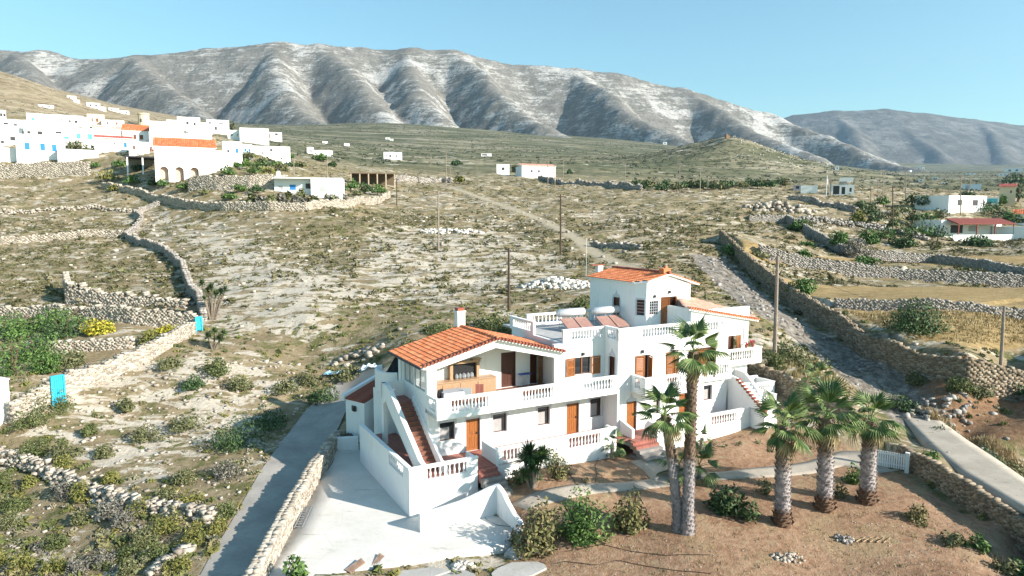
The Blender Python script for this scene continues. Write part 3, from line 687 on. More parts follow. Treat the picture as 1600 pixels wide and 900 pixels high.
for s0, s1 in ((.35, 1.2), (1.25, 2.1), (2.2, 3.0), (3.05, 3.9)):
    f = B(); obox(f, 'v', -2.5, s0, s0 + .05, .05, .12, 3.95, 5.3); obox(f, 'v', -2.5, s1 - .05, s1, .05, .12, 3.95, 5.3); obox(f, 'v', -2.5, s0 + .05, s1 - .05, .05, .12, 3.95, 4.0); obox(f, 'v', -2.5, s0 + .05, s1 - .05, .05, .12, 5.25, 5.3)
    f = hpart(f, 'window', M_ALU); g = B(); obox(g, 'v', -2.5, s0 + .05, s1 - .05, .075, .09, 4.0, 5.25); hpart(g, 'pane', M_VGLASS, f)
# gable front
AP = (2.03, 6.72)
gp = [(-2.72, 5.50), AP, (6.78, 5.50), (6.3, 5.30), (6.3, 5.26), (2.03, 6.25), (-1.9, 5.30), (-1.9, 3.9), (-2.5, 3.9), (-2.5, 5.36), (-2.72, 5.36)]
hpart(B().prism(gp[:2] + [(2.03, 6.25), (-1.9, 5.32), (-1.9, 3.0), (-2.5, 3.0), (-2.5, 5.36), (-2.72, 5.36)], -.02, .30, 1), 'gable_wall', M_WHITE)
hpart(B().prism([AP, (6.78, 5.50), (6.78, 5.36), (6.3, 5.28), (6.3, 5.22), (2.03, 6.25)], -.02, .298, 1), 'gable_wall', M_WHITE)
# roof slabs with rake boards
SL = math.hypot(4.95, 1.27); cu, cz = 4.95 / SL, 1.27 / SL
def slope_slab(b, u_e, z_e, u_r, z_r, v0, v1, t=.10):
    b.hexa([(u_e, v0, z_e - t), (u_r, v0, z_r - t), (u_r, v1, z_r - t), (u_e, v1, z_e - t), (u_e, v0, z_e), (u_r, v0, z_r), (u_r, v1, z_r), (u_e, v1, z_e)])
rb = B(); slope_slab(rb, -2.92, 5.56, 2.03, 6.83, -.28, 5.3); slope_slab(rb, 6.98, 5.56, 2.03, 6.83, -.28, 5.3)
roof = hpart(rb, 'roof', M_WHITE)
tiles('roof_tiles', (-2.98, -.34, 5.57), (0, 1, 0), (cu, 0, cz), 5.7, SL + .02, M_TILE, roof)
tiles('roof_tiles', (7.04, -.34, 5.57), (0, 1, 0), (-cu, 0, cz), 5.7, SL + .02, M_TILE, roof)
rk = B()
for sgn, ue in ((1, -2.9), (-1, 6.96)):
    for i in range(21):
        t = (i + .5) / 21; u = ue + sgn * 4.95 * t; z = 5.60 + 1.27 * t
        rk.tube([(u, -.44, z + .02), (u, -.12, z + .05)], .085, 7)
hpart(rk, 'rake_tiles', M_TILERED, roof, kind='stuff')
rg = B()
for i in range(15): 
    v = -.3 + 5.6 * i / 15; rg.tube([(2.03, v - .03, 6.90), (2.03, v + .4, 6.875)], .13, 8, .11)
hpart(rg, 'ridge_tiles', M_TILE, roof, kind='stuff')
hpart(B().tube([(-3.02, -.35, 5.50), (-3.02, 5.3, 5.50)], .06, 6), 'gutter', M_METAL)
hpart(B().tube([(-2.62, 4.1, 5.45), (-2.62, 4.1, 3.0)], .045, 6), 'drain_pipe', M_STEEL)
ch = B().box(1.75, 2.3, 5.0, 5.55, 5.9, 7.85); ch.box(1.70, 2.35, 4.95, 5.6, 7.85, 7.93); ch = hpart(ch, 'chimney', M_WHITE)
cp = B(); cp.box(1.77, 2.28, 5.02, 5.53, 7.93, 8.12); hpart(cp, 'chimney_cap', M_TILERED, ch)
# kitchen counter and cupboard under the patio roof
b = B().box(-2.15, 2.95, 1.72, 2.497, 2.955, 3.95); b.box(-2.15, 2.95, 1.66, 2.497, 3.95, 4.02)
for i in range(4): b.box(-2.0 + i * 1.22, -.9 + i * 1.22, 1.69, 1.72, 3.1, 3.85)
kc = hpart(b, 'kitchen_counter', M_PALEWOOD)
b = B().box(-.1, .1, 2.1, 2.497, 4.02, 5.0); b.box(1.75, 1.95, 2.1, 2.497, 4.02, 5.0); b.box(-.15, 2.0, 2.05, 2.497, 5.0, 5.14); b.box(1.5, 2.1, 2.1, 2.497, 5.14, 5.22)
hpart(b, 'oven_hood', M_PALEWOOD); b = B().box(.1, 1.75, 2.3, 2.49, 4.02, 5.0); hpart(b, 'oven', M_BLACK)
b = B()
for i, (u, s) in enumerate(((.35, .14), (.6, .1), (.85, .18), (1.15, .12), (1.4, .16))): b.lathe([(s * .7, 0), (s, .1), (s * .9, .26), (s * .4, .34)], 8, (u, 2.15, 4.025))
b = hpart(b, 'pots', M_ALU, kc)
# ---- roof terrace of the left wing
b = B().box(7.3, 14.9, .303, 9.0, 5.95, 6.10); hpart(b, 'terrace_floor', plain('grey_screed', (.42, .41, .40), .12, 2))
balustrade('u', 0, .2, 7.0, 10.27, 6.05, 6.96, [(7.55, 10.1, 11)], zb=6.26)
balustrade('u', 7.3, .2, 8.5, 15, 6.05, 6.98, [(9.0, 14.4, 16)], zb=6.26)
balustrade('v', 7.0, .2, 3.9, 7.3, 6.05, 6.98, [(4.2, 6.9, 9)], zb=6.26)
balustrade('v', 10.27, .2, CV, -.003, 6.15, 7.0, [(-1.25, -.3, 4)], zb=6.26)
balustrade('u', CV, .2, 10.27, 20.15, 6.15, 6.98, [(12.2, 15.15, 12), (15.6, 17.2, 6), (17.5, 19.6, 8)], zb=6.26)
b = B().box(10.5, 20.1, CV + .22, 2.5, 5.95, 6.12); hpart(b, 'terrace_floor', plain('grey_screed_front', (.42, .41, .40), .12, 2))
# ---- tower
tw = B()
TF, TL, TC = 2.0, 15.0, (15.48, 2.79)
panel(tw, 'u', TF, .3, 15.48, 19.7, 6.1, 9.15, [(15.75, 16.6, 7.1, 8.1), (16.85, 18.4, 6.2, 8.35)])
panel(tw, 'v', TL, .3, 2.79, 8.45, 6.1, 9.42, [(4.55, 5.38, 6.2, 8.15)])
panel(tw, 'v', 19.4, .297, 2.303, 8.45, 6.1, 9.1); panel(tw, 'u', 8.15, .297, 15.303, 19.397, 6.1, 9.3)
tw.prism([(15.48, 9.15), (19.7, 9.15), (19.7, 9.2), (17.4, 10.0), (15.48, 9.52)], TF + .001, TF + .3, 1)
# the bevelled corner
def bevel(a0, a1, z0, z1, d0=0, d1=.3):
    dx, dy = 15.48 - 15.0, 2.0 - 2.79; L = math.hypot(dx, dy); ex, ey = dx / L, dy / L; nx, ny = -ey, ex
    f = lambda a, d, z: (15.0 + ex * a + nx * d, 2.79 + ey * a + ny * d, z)
    return [f(a0, d0, z0), f(a1, d0, z0), f(a1, d1, z0), f(a0, d1, z0), f(a0, d0, z1), f(a1, d0, z1), f(a1, d1, z1), f(a0, d1, z1)]
BL = math.hypot(.48, .79)
tw.hexa(bevel(0, BL, 6.1, 7.05)); tw.hexa(bevel(0, BL, 8.2, 9.46)); tw.hexa(bevel(0, .16, 7.05, 8.2)); tw.hexa(bevel(BL - .16, BL, 7.05, 8.2))
hpart(tw, 'tower', M_WHITE)
w = hpart(B().hexa(bevel(.16, BL - .16, 7.05, 8.2, .1, .16)), 'window', M_GLASS); hpart(B().hexa(bevel(.10, BL - .10, 8.2, 8.34, -.03, .02)).hexa(bevel(.06, .16, 7.0, 8.2, -.03, .02)).hexa(bevel(BL - .16, BL - .06, 7.0, 8.2, -.03, .02)), 'surround', M_TRIM, w)
gb = B()
for i in range(1, 5): gb.hexa(bevel(.16, BL - .16, 7.05 + i * .23, 7.07 + i * .23, .02, .05))
hpart(gb, 'grille', M_STEEL, w)
window('u', TF, 15.75, 16.6, 7.1, 8.1, .14, trim=False, bars=4, blind=False)
door('u', TF, 16.9, 18.33, 6.2, 8.29, .2, M_WOODDARK, trim=False, handle=False)
shutter((16.85, TF - .03), -38, .62, 6.2, 8.35); shutter((18.4, TF - .03), 218, .62, 6.2, 8.35); lamp('u', TF, 16.2, 8.35); lamp('u', TF, 17.6, 8.6)
door('v', TL, 4.6, 5.31, 6.2, 8.1, .14, M_WOODDARK, pointed=True, handle=False)
tr = B()
z_ = lambda u: 9.46 + (u - 14.85) * .235
def zr(u): return 10.08 - (u - 17.45) * .30
pl = [(14.85, 2.66), (15.5, 1.8), (17.45, 1.8), (17.45, 8.7), (14.85, 8.7)]
tr.add([(u, v, z_(u)) for u, v in pl] + [(u, v, z_(u) - .1) for u, v in pl], [(0, 1, 2, 3, 4), (9, 8, 7, 6, 5), (0, 5, 6, 1), (1, 6, 7, 2), (2, 7, 8, 3), (3, 8, 9, 4), (4, 9, 5, 0)])
slope_slab(tr, 20.4, zr(20.4), 17.45, 10.072, 1.8, 8.7)
tr = hpart(tr, 'roof', M_WHITE)
s1 = Vector((2.6, 0, .611)); L1 = s1.length
tiles('roof_tiles', (14.80, 1.85, 9.46), (0, 1, 0), s1, 6.85, L1 + .05, M_TILE, tr, clip=lambda c: c.y > 1.86 + max(0, (15.5 - c.x)) * 1.32)
s2 = Vector((-2.95, 0, .885)); tiles('roof_tiles', (20.45, 1.78, zr(20.4)), (0, 1, 0), s2, 6.9, s2.length, M_TILE, tr)
rg = B()
for i in range(18): 
    v = 1.75 + 6.95 * i / 18; rg.tube([(17.45, v - .03, 10.16), (17.45, v + .4, 10.14)], .12, 8, .10)
hpart(rg, 'ridge_tiles', M_TILERED, tr, kind='stuff')
b = B().box(17.1, 17.75, 2.05, 2.6, 10.0, 10.42); b.box(17.3, 17.5, 2.1, 2.3, 10.42, 10.62); b.box(17.0, 17.85, 2.0, 2.65, 10.42, 10.46); hpart(b, 'ridge_finial', M_TILE)
b = B().box(16.1, 16.6, 8.9, 9.3, 8.9, 10.3); c = hpart(b, 'chimney', M_WHITE); b = B().box(15.5, 16.7, 8.85, 9.35, 10.3, 10.38); hpart(b, 'chimney_cap', M_TILERED, c)
hpart(B().tube([(14.7, 8.6, 8.3), (14.7, 8.6, 12.6)], .022, 5), 'antenna_mast', M_STEEL)
# ---- right wing, its pale roof colour holding painted sun glare
DV = -.8
b = panel(B(), 'u', DV, .3, 17.2, 23.0, 6.12, 7.6); b = panel(b, 'u', DV, .298, 20.15, 22.95, -.6, 6.12, [(20.85, 22.2, 3.6, 5.52)]); hpart(b, 'wall', M_WHITE)
b = panel(B(), 'v', 17.2, .3, DV + .303, 2.0, 6.12, 7.75); hpart(b, 'wall', M_WHITE)
b = panel(B(), 'u', 1.8, .3, 22.95, 23.9, 3.2, 6.5); hpart(b, 'wall', M_WALLCREAM)
rf = B(); rp = [(16.75, -1.0, 7.86), (23.78, -1.0, 6.56), (24.6, .2, 6.60), (20.0, 4.0, 8.05)]
rf.add(rp + [(x, y, z - .14) for x, y, z in rp], [(0, 1, 2, 3), (7, 6, 5, 4), (0, 4, 5, 1), (1, 5, 6, 2), (2, 6, 7, 3), (3, 7, 4, 0)])
rf = hpart(rf, 'roof', M_WHITE)
a = Vector((23.78 - 16.75, 0, 6.56 - 7.86)).normalized(); s3 = Vector((0, 5.0, 1.0)).normalized()
def cl(c):
    t = (c.y + 1.0) / 5.0; return c.x > 16.75 + 3.25 * t - .1 and c.x < (23.85 + .82 * min(1, (c.y + 1) / 1.2) if c.y < .2 else 24.6 - 4.6 * (c.y - .2) / 3.8)
tiles('roof_tiles', (16.75, -1.02, 7.87), a, s3, 7.9, 5.1, M_TILEPINK, rf, .26, .36, clip=cl)
rk = B()
for i in range(30):
    t = (i + .5) / 30; rk.tube([(16.75 + 7.03 * t, -1.16, 7.86 - 1.3 * t + .03), (16.75 + 7.03 * t, -.8, 7.90 - 1.3 * t + .05)], .075, 6)
hpart(rk, 'rake_tiles', M_TILE, rf, kind='stuff')
door('u', DV, 20.9, 21.45, 3.6, 5.46, .14, M_WOODDARK, trim=False, handle=False); shutter((22.15, DV - .03), 196, .62, 3.62, 5.5)
hpart(B().tube([(22.35, DV - .1, 4.6), (22.35, DV - .1, 6.1)], .03, 5), 'drain_pipe', M_METAL)
b = B().box(20.15, 23.5, -1.62, DV - .003, 3.45, 3.62); hpart(b, 'balcony_slab', M_WHITE)
balustrade('u', -1.65, .18, 18.9, 23.5, 3.5, 4.68, [(20.2, 22.6, 10)], zb=3.86)
balustrade('v', 23.32, .18, -1.467, DV - .003, 3.5, 4.68, [], zb=3.86)
# ---- balconies of the middle block
b = B().box(11.4, 16.2, -2.92, CV - .003, 2.68, 2.95); b.box(16.2, 20.1, -1.9, CV - .003, 2.68, 2.95); hpart(b, 'balcony_slab', M_WHITE)
balustrade('u', -2.95, .2, 11.38, 16.2, 2.7, 3.86, [(13.15, 14.45, 6), (14.8, 15.9, 5)], zb=3.05)
balustrade('v', 11.38, .18, -2.745, CV - .003, 2.7, 3.86, [(-2.45, -1.9, 3)], zb=3.05)
balustrade('u', -1.93, .2, 16.0, 20.15, 2.7, 3.93, [(17.3, 19.85, 10)], zb=3.12)
# ---- lower terraces
b = B().box(-4.6, 10.2, -2.85, -.003, -.06, 0); b.box(-4.6, -2.5, 0, 6.0, -.06, 0); b.box(10.2, 20.15, -3.5, CV - .003, -.06, 0); hpart(b, 'terrace_floor', M_FLOOR)
balustrade('u', -3.1, .2, -4.8, -.72, -2.1, .80, [(-3.98, -1.4, 9)], zb=0)
balustrade('v', -4.8, .2, -2.893, 6.2, -2.2, .80, [(-2.1, .3, 9)], zb=0)
hpart(B().box(-.92, -.72, -2.893, -1.9, -1.6, .72), 'terrace_wall', M_WHITE)
balustrade('u', -2.85, .2, .75, 9.2, -1.5, .95, [(.95, 2.15, 5), (5.5, 7.95, 10)], zb=.12)
hpart(B().box(.55, .72, -2.9, -1.0, -1.2, .9), 'terrace_wall', M_WHITE); hpart(B().box(9.0, 9.2, -2.643, -1.9, -1, .86), 'terrace_wall', M_WHITE)
b = B().prism([(CV, -.6), (CV, .95), (-2.4, .7), (-2.85, .6), (-2.85, -.6)], 10.45, 10.65, 0); hpart(b, 'terrace_wall', M_WHITE)
balustrade('u', -3.6, .2, 11.9, 23.2, -1.1, .92, [(12.6, 14.1, 6), (16.6, 19.0, 10)], zb=.14)
b = B().prism([(-3.4, -.6), (-3.4, .9), (-2.6, .9), (-2.3, .5), (-2.3, -.6)], 11.9, 12.1, 0); hpart(b, 'terrace_wall', M_WHITE)
balustrade('v', 22.98, .2, -3.393, -1.0, -.8, 1.5, [(-3.1, -1.6, 6)], zb=.7)
# ---- left stairs
st = B(); NS = 14
for i in range(NS):
    v = -1.9 + i * .302; z = (i + 1) * 2.95 / NS
    st.box(-3.68, -2.503, v, v + .33, max(0, z - .45), z - .035)
stairs = hpart(st, 'stairs', M_WHITE)
for i in range(NS):
    v = -1.9 + i * .302; z = (i + 1) * 2.95 / NS
    s = hpart(B().box(-3.68, -2.503, v - .02, v + .302, z - .035, z).box(-3.68, -2.503, v - .012, v + .0, z - .2, z - .036), 'stair_tread', M_FLOORP, stairs)
b = B().prism([(-2.9, -.03), (-2.9, .72), (-2.3, .85), (2.6, 3.72), (3.1, 3.9), (4.1, 3.9), (4.1, 0), (3.75, 0), (3.75, 2.6), (3.3, 2.9), (2.6, 2.45), (-1.7, .12), (-1.7, -.03)], -3.95, -3.68, 0)
hpart(b, 'stair_parapet', M_WHITE, stairs)
b = B().prism([(-2.6, -.03), (-2.6, .5), (2.2, 3.3), (2.2, 2.9), (-1.9, .2), (-1.9, -.03)], -2.65, -2.505, 0); hpart(b, 'stair_parapet', M_WHITE, stairs)
b = B().box(-3.68, -2.503, 2.33, 4.1, 2.75, 2.95); b.box(-3.95, -2.503, 3.9, 4.1, 2.95, 3.9); hpart(b, 'stair_landing', M_WHITE, stairs)
hpart(B().box(-3.66, -2.51, 2.33, 3.88, 2.95, 2.965), 'landing_tiles', M_FLOOR, stairs)
b = B().box(-2.55, -2.45, -2.9, -2.0, .0, .62); hpart(b, 'terrace_wall', M_WHITE)
# ---- rear terrace on the left with a rounded parapet
pp = [(-2.45 - .95 * math.sin(t), 5.3 + 1.5 * (1 - math.cos(t))) for t in np.linspace(0, math.pi * .95, 24)]
b = B()
k_ = len(pp); cx_, cy_ = -2.45, 6.8
ins = [(cx_ + (x - cx_) * .82, cy_ + (y - cy_) * .86) for x, y in pp]
b.add([(x, y, 2.7) for x, y in pp] + [(x, y, 4.1) for x, y in pp] + [(x, y, 4.1) for x, y in ins] + [(x, y, 2.7) for x, y in ins], [(a * k_ + i, a * k_ + i + 1, (a + 1) * k_ + i + 1, (a + 1) * k_ + i) for a in range(3) for i in range(k_ - 1)])
o = hpart(b, 'rear_parapet', M_WHITE); b = B().box(-2.49, 7, 5.203, 8.4, 2.6, 2.95); hpart(b, 'terrace_floor', plain('rear_screed', (.5, .48, .45), .1, 2))
b = B().box(-3.3, -2.503, 5.6, 7.9, -1.2, 2.69); hpart(b, 'wall', M_WHITE)
# ---- stairs of the right wing
rs = B(); pr = [(-1.9, 2.75), (-2.2, 2.75)]
SU = 20.3
sp = hpart(B().prism([(CV, -.5), (CV, 2.85), (-2.3, 2.75), (-4.9, .95), (-4.9, -.5)], SU, SU + .18, 0), 'stair_parapet', M_WHITE)
for i in range(11):
    v = -2.25 - i * .245; z = 2.70 - i * .17
    hpart(B().box(SU - .05, SU + .20, v - .26, v, z - .14, z + .03), 'stair_tile', M_TILERED, sp)
b = B()
for i in range(11): b.box(SU + .18, SU + 1.3, -2.2 - (i + 1) * .24, -2.2 - i * .24, -.4, 2.3 - i * .2)
hpart(b, 'stairs', M_WHITE)
b = B().prism([(DV, -.5), (DV, 3.0), (-1.8, 2.9), (-3.0, 2.0), (-3.3, 1.6), (-3.3, -.5)], SU + 1.3, SU + 1.5, 0); hpart(b, 'terrace_wall', M_WHITE); hpart(B().box(SU + 1.5, 23.9, -1.0, -.85, -.5, 2.3), 'terrace_wall', M_WHITE); hpart(B().box(23.7, 23.9, -2.4, -1.0, -.5, 2.2), 'terrace_wall', M_WHITE)
balustrade('u', -2.6, .18, SU + 1.5, 23.9, -.6, 2.2, [(SU + 1.9, 23.5, 6)], zb=1.3)
# ---- front steps
def steps(u0, u1, v0, n, run, z0, rise, name, mat):
    s = hpart(B().box(u0, u1, v0 - n * run, v0, z0 - n * rise - .5, z0 - n * rise), name, mat)
    for i in range(n):
        hpart(B().box(u0, u1, v0 - (i + 1) * run, v0 - i * run, z0 - (i + 1) * rise - .3 + .003, z0 - i * rise - .03), 'step', M_FLOOR if i < 2 else plain_step, s)
plain_step = plain('grey_step', (.27, .25, .23), .2, 3)
steps(-.70, .53, -2.85, 6, .30, 0, .19, 'front_steps', plain_step); steps(10.0, 11.88, -3.2, 5, .34, 0, .17, 'front_steps', plain_step)
b = B().prism([(-2.95, -.5), (-4.6, -1.15), (-4.6, -1.5), (-2.95, -1.4)], .55, .85, 0); hpart(b, 'step_wall', plain('rough_stone_cap', (.38, .34, .30), .25, 2, .9, .4))
# ---- curved yard walls in front
yw = thing('yard_wall', 'low white curved wall with sweeping top below the front terrace', 'wall', tuple(HO), HA)
top = [(-4.94, -.95), (-3.8, -.88), (-2.6, -.75), (-1.6, -.52), (-.9, -.32), (-.3, -.25)]
b = B().prism([(-4.94, -2.3)] + top + [(-.3, -2.3)], -5.05, -4.80, 1); b.build('front_wall', M_WHITE, yw)
b = B().prism([(-4.79, -2.3), (-4.79, -.26), (-5.2, -.27), (-5.7, -.45), (-6.2, -.8), (-6.9, -1.15), (-7.6, -1.35), (-7.6, -2.4)], -.55, -.30, 0); b.build('side_wall', M_WHITE, yw)
# ---- shed with red sheet roof
sh = thing('shed', 'small white shed with sloping red brown roof beside the driveway', 'shed', tuple(HO), HA)
q = [(-4.55, 10.4), (-3.75, 8.6), (-.71, 9.65), (-1.32, 11.6)]; zt = [1.42, 1.42, 2.5, 2.5]
b = B().hexa([(x, y, -1.6) for x, y in q] + [(x, y, z) for (x, y), z in zip(q, zt)]); b.build('wall', M_WHITE, sh)
rb = B().hexa([(x, y, z + .004) for (x, y), z in zip(q, zt)] + [(x, y, z + .09) for (x, y), z in zip(q, zt)]); rb = rb.build('roof', M_TILERED, sh)
e = Vector((q[1][0] - q[0][0], q[1][1] - q[0][1], 0)); s = Vector((q[3][0] - q[0][0], q[3][1] - q[0][1], 1.08)); 
b = B(); nn = 9
for i in range(nn):
    p = Vector((q[0][0], q[0][1], 1.53)) + e * ((i + .3) / nn); b.tube([p - s * .02, p + s * 1.0], .07, 5)
b.build('roof_ridges', M_TILERED, rb, kind='stuff')
d = Vector((q[3][0] - q[0][0], q[3][1] - q[0][1], 0)).normalized(); pp = Vector((-d.y, d.x, 0)) * .3
b = B(); A_0, D_0 = Vector((q[0][0], q[0][1], 1.42)) - d * .15, Vector((q[3][0], q[3][1], 2.5))
b.hexa([A_0 + Vector((0, 0, -.1)), D_0 + Vector((0, 0, -.1)), D_0 + pp + Vector((0, 0, -.1)), A_0 + pp + Vector((0, 0, -.1)), A_0 + Vector((0, 0, .32)), D_0 + Vector((0, 0, .32)), D_0 + pp + Vector((0, 0, .32)), A_0 + pp + Vector((0, 0, .32))]); b.build('parapet', M_WHITE, sh)
b = B(); c = Vector((-4.15, 9.5, .9)); b.box(-4.32, -4.12, 9.3, 9.75, .75, 1.1); b.build('vent', M_METAL, sh)
# ---- low wall with gate between driveway and yard
lw = thing('low_wall', 'low white wall closing the back of the concrete yard', 'wall', tuple(HO), HA)
a, c = Vector((-6.0, 9.2, 0)), Vector((-4.3, 8.35, 0)); dn = (c - a).normalized(); pr_ = Vector((-dn.y, dn.x, 0)) * .2
b = B().hexa([a + Vector((0, 0, -2.3)), c + Vector((0, 0, -2.3)), c + pr_ + Vector((0, 0, -2.3)), a + pr_ + Vector((0, 0, -2.3)), a + Vector((0, 0, -.85)), c + Vector((0, 0, -.75)), c + pr_ + Vector((0, 0, -.75)), a + pr_ + Vector((0, 0, -.85))]); b.build('wall', M_WHITE, lw)
# ---- solar water heaters on the roof terrace
def heater(u, v, lab):
    t = thing('solar_heater', lab, 'solar heater', tuple(hw(u, v, 6.1)), HA, 'solar water heaters on the roof terrace')
    tk = B().tube([(-1.1, .3, 1.22), (1.1, .3, 1.22)], .29, 12); tk.tube([(-1.16, .3, 1.22), (-1.1, .3, 1.22)], .22, 10); tk.tube([(1.1, .3, 1.22), (1.16, .3, 1.22)], .22, 10); tk.build('tank', M_STEEL, t, True)
    for s in (-1, 1):
        p = B().hexa([(s * .58 - .52, -1.15, .12), (s * .58 + .52, -1.15, .12), (s * .58 + .52, .05, .78), (s * .58 - .52, .05, .78), (s * .58 - .52, -1.19, .20), (s * .58 + .52, -1.19, .20), (s * .58 + .52, .01, .86), (s * .58 - .52, .01, .86)]); p.build('collector', M_PINKPANEL, t)
    f = B()
    for s in (-1.0, 0, 1.0):
        f.tube([(s, -1.15, 0), (s, -1.15, .18)], .025, 5); f.tube([(s, .3, 0), (s, .3, .95)], .025, 5); f.tube([(s, -1.15, .03), (s, .3, .7)], .02, 5); f.tube([(s, .3, .03), (s, -1.1, .12)], .02, 5)
    f.build('frame', M_STEEL, t); return t
heater(10.6, 4.3, 'white solar water heater on the roof terrace, nearer the left parapet'); heater(13.5, 4.0, 'white solar water heater against the tower wall below its door')
# ---- things on the patio
def table(u, v):
    t = thing('patio_table', 'patio table under a grey cover behind the left balustrade', 'table', tuple(hw(u, v, 2.955)), HA)
    B().box(-.75, .75, -.45, .45, .70, .76).box(-.78, .78, -.48, .48, .45, .70).build('cover', M_GREYCLOTH, t)
    for x in (-.65, .65):
        for y in (-.35, .35): B().box(x - .03, x + .03, y - .03, y + .03, 0, .45).build('leg', M_STEEL, t)
table(-.55, .75)
def pchair(u, v, rz, mat, lab, s=1):
    t = thing('patio_chair', lab, 'chair', tuple(hw(u, v, 2.955)), HA + rz, 'chairs on the patio')
    B().box(-.25, .25, -.25, .25, .42, .47).build('seat', mat, t); B().box(-.25, .25, .21, .26, .47, .95).build('backrest', mat, t)
    for x in (-.22, .22):
        for y in (-.22, .22): B().box(x - .02, x + .02, y - .02, y + .02, 0, .42).build('leg', mat, t)
pchair(-1.25, .45, .6, M_BLACK, 'black patio chair left of the covered table'); pchair(.35, .35, 2.4, M_STEEL, 'white patio chair right of the covered table'); pchair(1.15, .5, -.5, M_FLOOR, 'reddish patio chair farthest right by the balustrade')
t = thing('ironing_board', 'narrow table with dark blue top against the patio back wall', 'table', tuple(hw(5.35, 2.2, 2.955)), HA)
B().box(-.42, .42, -.18, .18, .82, .88).build('top', M_BLUE, t)
for x in (-.3, .3): B().tube([(x, 0, 0), (-x, 0, .82)], .02, 5).build('leg', M_STEEL, t)
def pot(u, v, z, lab):
    t = thing('flower_pot', lab, 'flower pot', tuple(hw(u, v, z)), HA, 'red flower pots on the right balcony'); B().lathe([(.08, 0), (.13, .22), (.14, .24)], 8).build('pot', M_TILERED, t)
    bb = B(); r2 = random.Random(int(u * 10))
    for i in range(26):
        c = Vector((r2.gauss(0, .1), r2.gauss(0, .09), .3 + r2.uniform(-.05, .14))); d = Vector((r2.uniform(-1, 1), r2.uniform(-1, 1), r2.uniform(-1, 1))) * .08; e2 = d.orthogonal(); bb.add([c - d, c + e2, c + d], [(0, 1, 2)])
    bb.build('flowers', M_RED, t)
pot(21.95, -1.56, 4.69, 'pot of red flowers on the right balcony rail beside the orange shutter'); pot(22.6, -1.56, 4.69, 'pot of red flowers on the right balcony rail, nearer its end')
# ================================================================ laid surfaces
def strip(name, left, right, mat, n=40, m=5, lift=.04, zfix=None, kind='structure', thick=0.0):
    """sheet laid on the ground between two edges given on the photograph"""
    def res(P):
        P = np.array(P, float); d = np.r_[0, np.cumsum(np.hypot(*(P[1:] - P[:-1])[:, :2].T))]; t = np.linspace(0, d[-1], n)
        return np.stack([np.interp(t, d, P[:, i]) for i in range(3)], 1)
    f = (lambda p: G(*p)) if zfix is None else (lambda p: pz(p[0], p[1], p[2] if len(p) > 2 else zfix))
    Lp, Rp = res([f(p) for p in left]), res([f(p) for p in right])
    V = np.array([[Lp[i] + (Rp[i] - Lp[i]) * j / m for j in range(m + 1)] for i in range(n)])
    if zfix is None: V[..., 2] = ground_s(V[..., 0].ravel(), V[..., 1].ravel()).reshape(V.shape[:2])
    V[..., 2] += lift; V = V.reshape(-1, 3); ix = np.arange(n * (m + 1)).reshape(n, m + 1)
    F = np.stack([ix[:-1, :-1], ix[:-1, 1:], ix[1:, 1:], ix[1:, :-1]], -1).reshape(-1, 4)
    if thick:
        k = len(V); V = np.concatenate([V, V - [0, 0, thick]]); rim = list(ix[0]) + list(ix[1:, -1]) + list(ix[-1, ::-1][1:]) + list(ix[::-1, 0][1:-1]); rim = np.array(rim); r2 = np.roll(rim, -1)
        F = np.concatenate([F, np.stack([rim, rim + k, r2 + k, r2], 1)])
    return link(name, np_mesh(name, V, F, mat), kind=kind)
def m_concrete(name, a, b, stain=.5):
    n = N(name); co = n.coord(); v = n.noise(.55, 6, .65, co); f = n.noise(9, 4, .6, co)
    c = n.ramp(n.math('ADD', n.math('MULTIPLY', v, .7), n.math('MULTIPLY', f, .3)), [(.34, a), (.62, b)])
    cr = n.voro(.32, n.mapv(co, (1, 1, 0)), 'Distance', 'DISTANCE_TO_EDGE')
    c = n.mix(n.math('MULTIPLY', n.step(cr, .006, .0), .22), c, tuple(x * .55 for x in a))
    c = n.mix(n.math('MULTIPLY', n.step(n.noise(1.4, 5, .7, n.mapv(co, (.5, 2, 1))), .60, .70), stain), c, tuple(x * .72 for x in a))
    n.col(c); n.rough(.85); n.bump(f, .15, .02); return n.m
M_YARD = m_concrete('pale_concrete', (.55, .52, .47), (.68, .655, .61), .9); M_ROADC = m_concrete('driveway_concrete', (.27, .25, .225), (.40, .37, .33), .6)
M_PATH = m_concrete('path_concrete', (.31, .27, .22), (.45, .395, .325), .7)
strip('driveway', [(292,935),(330,868),(362,815),(385,775),(408,735),(440,690),(475,645),(515,605),(548,583),(575,572)], [(372,940),(396,897),(420,850),(452,795),(487,735),(512,697),(532,662),(548,628),(572,600),(598,580)], M_ROADC, 60, 6, .03)
strip('concrete_yard', [(380,925,-1.97),(418,888,-1.95),(470,795,-1.92),(505,730,-1.8),(520,703,-1.68)], [(470,905,-1.97),(640,878,-1.95),(800,852,-1.92),(800,765,-1.85),(570,695,-1.68)], M_YARD, 40, 8, 0, -1.93, thick=.35)
strip('garden_path', [(800,788),(850,766),(920,756),(1000,752),(1060,742),(1130,738),(1200,730),(1260,722),(1310,706),(1350,706),(1400,716)], [(825,799),(875,783),(950,769),(1030,762),(1105,752),(1160,748),(1215,745),(1270,740),(1320,728),(1370,740),(1412,734)], M_PATH, 50, 4, .05, thick=.3)
strip('entrance_path', [(985,722),(1005,735),(1020,752)], [(1035,712),(1062,728),(1075,745)], M_PATH, 10, 3, .06, thick=.25)
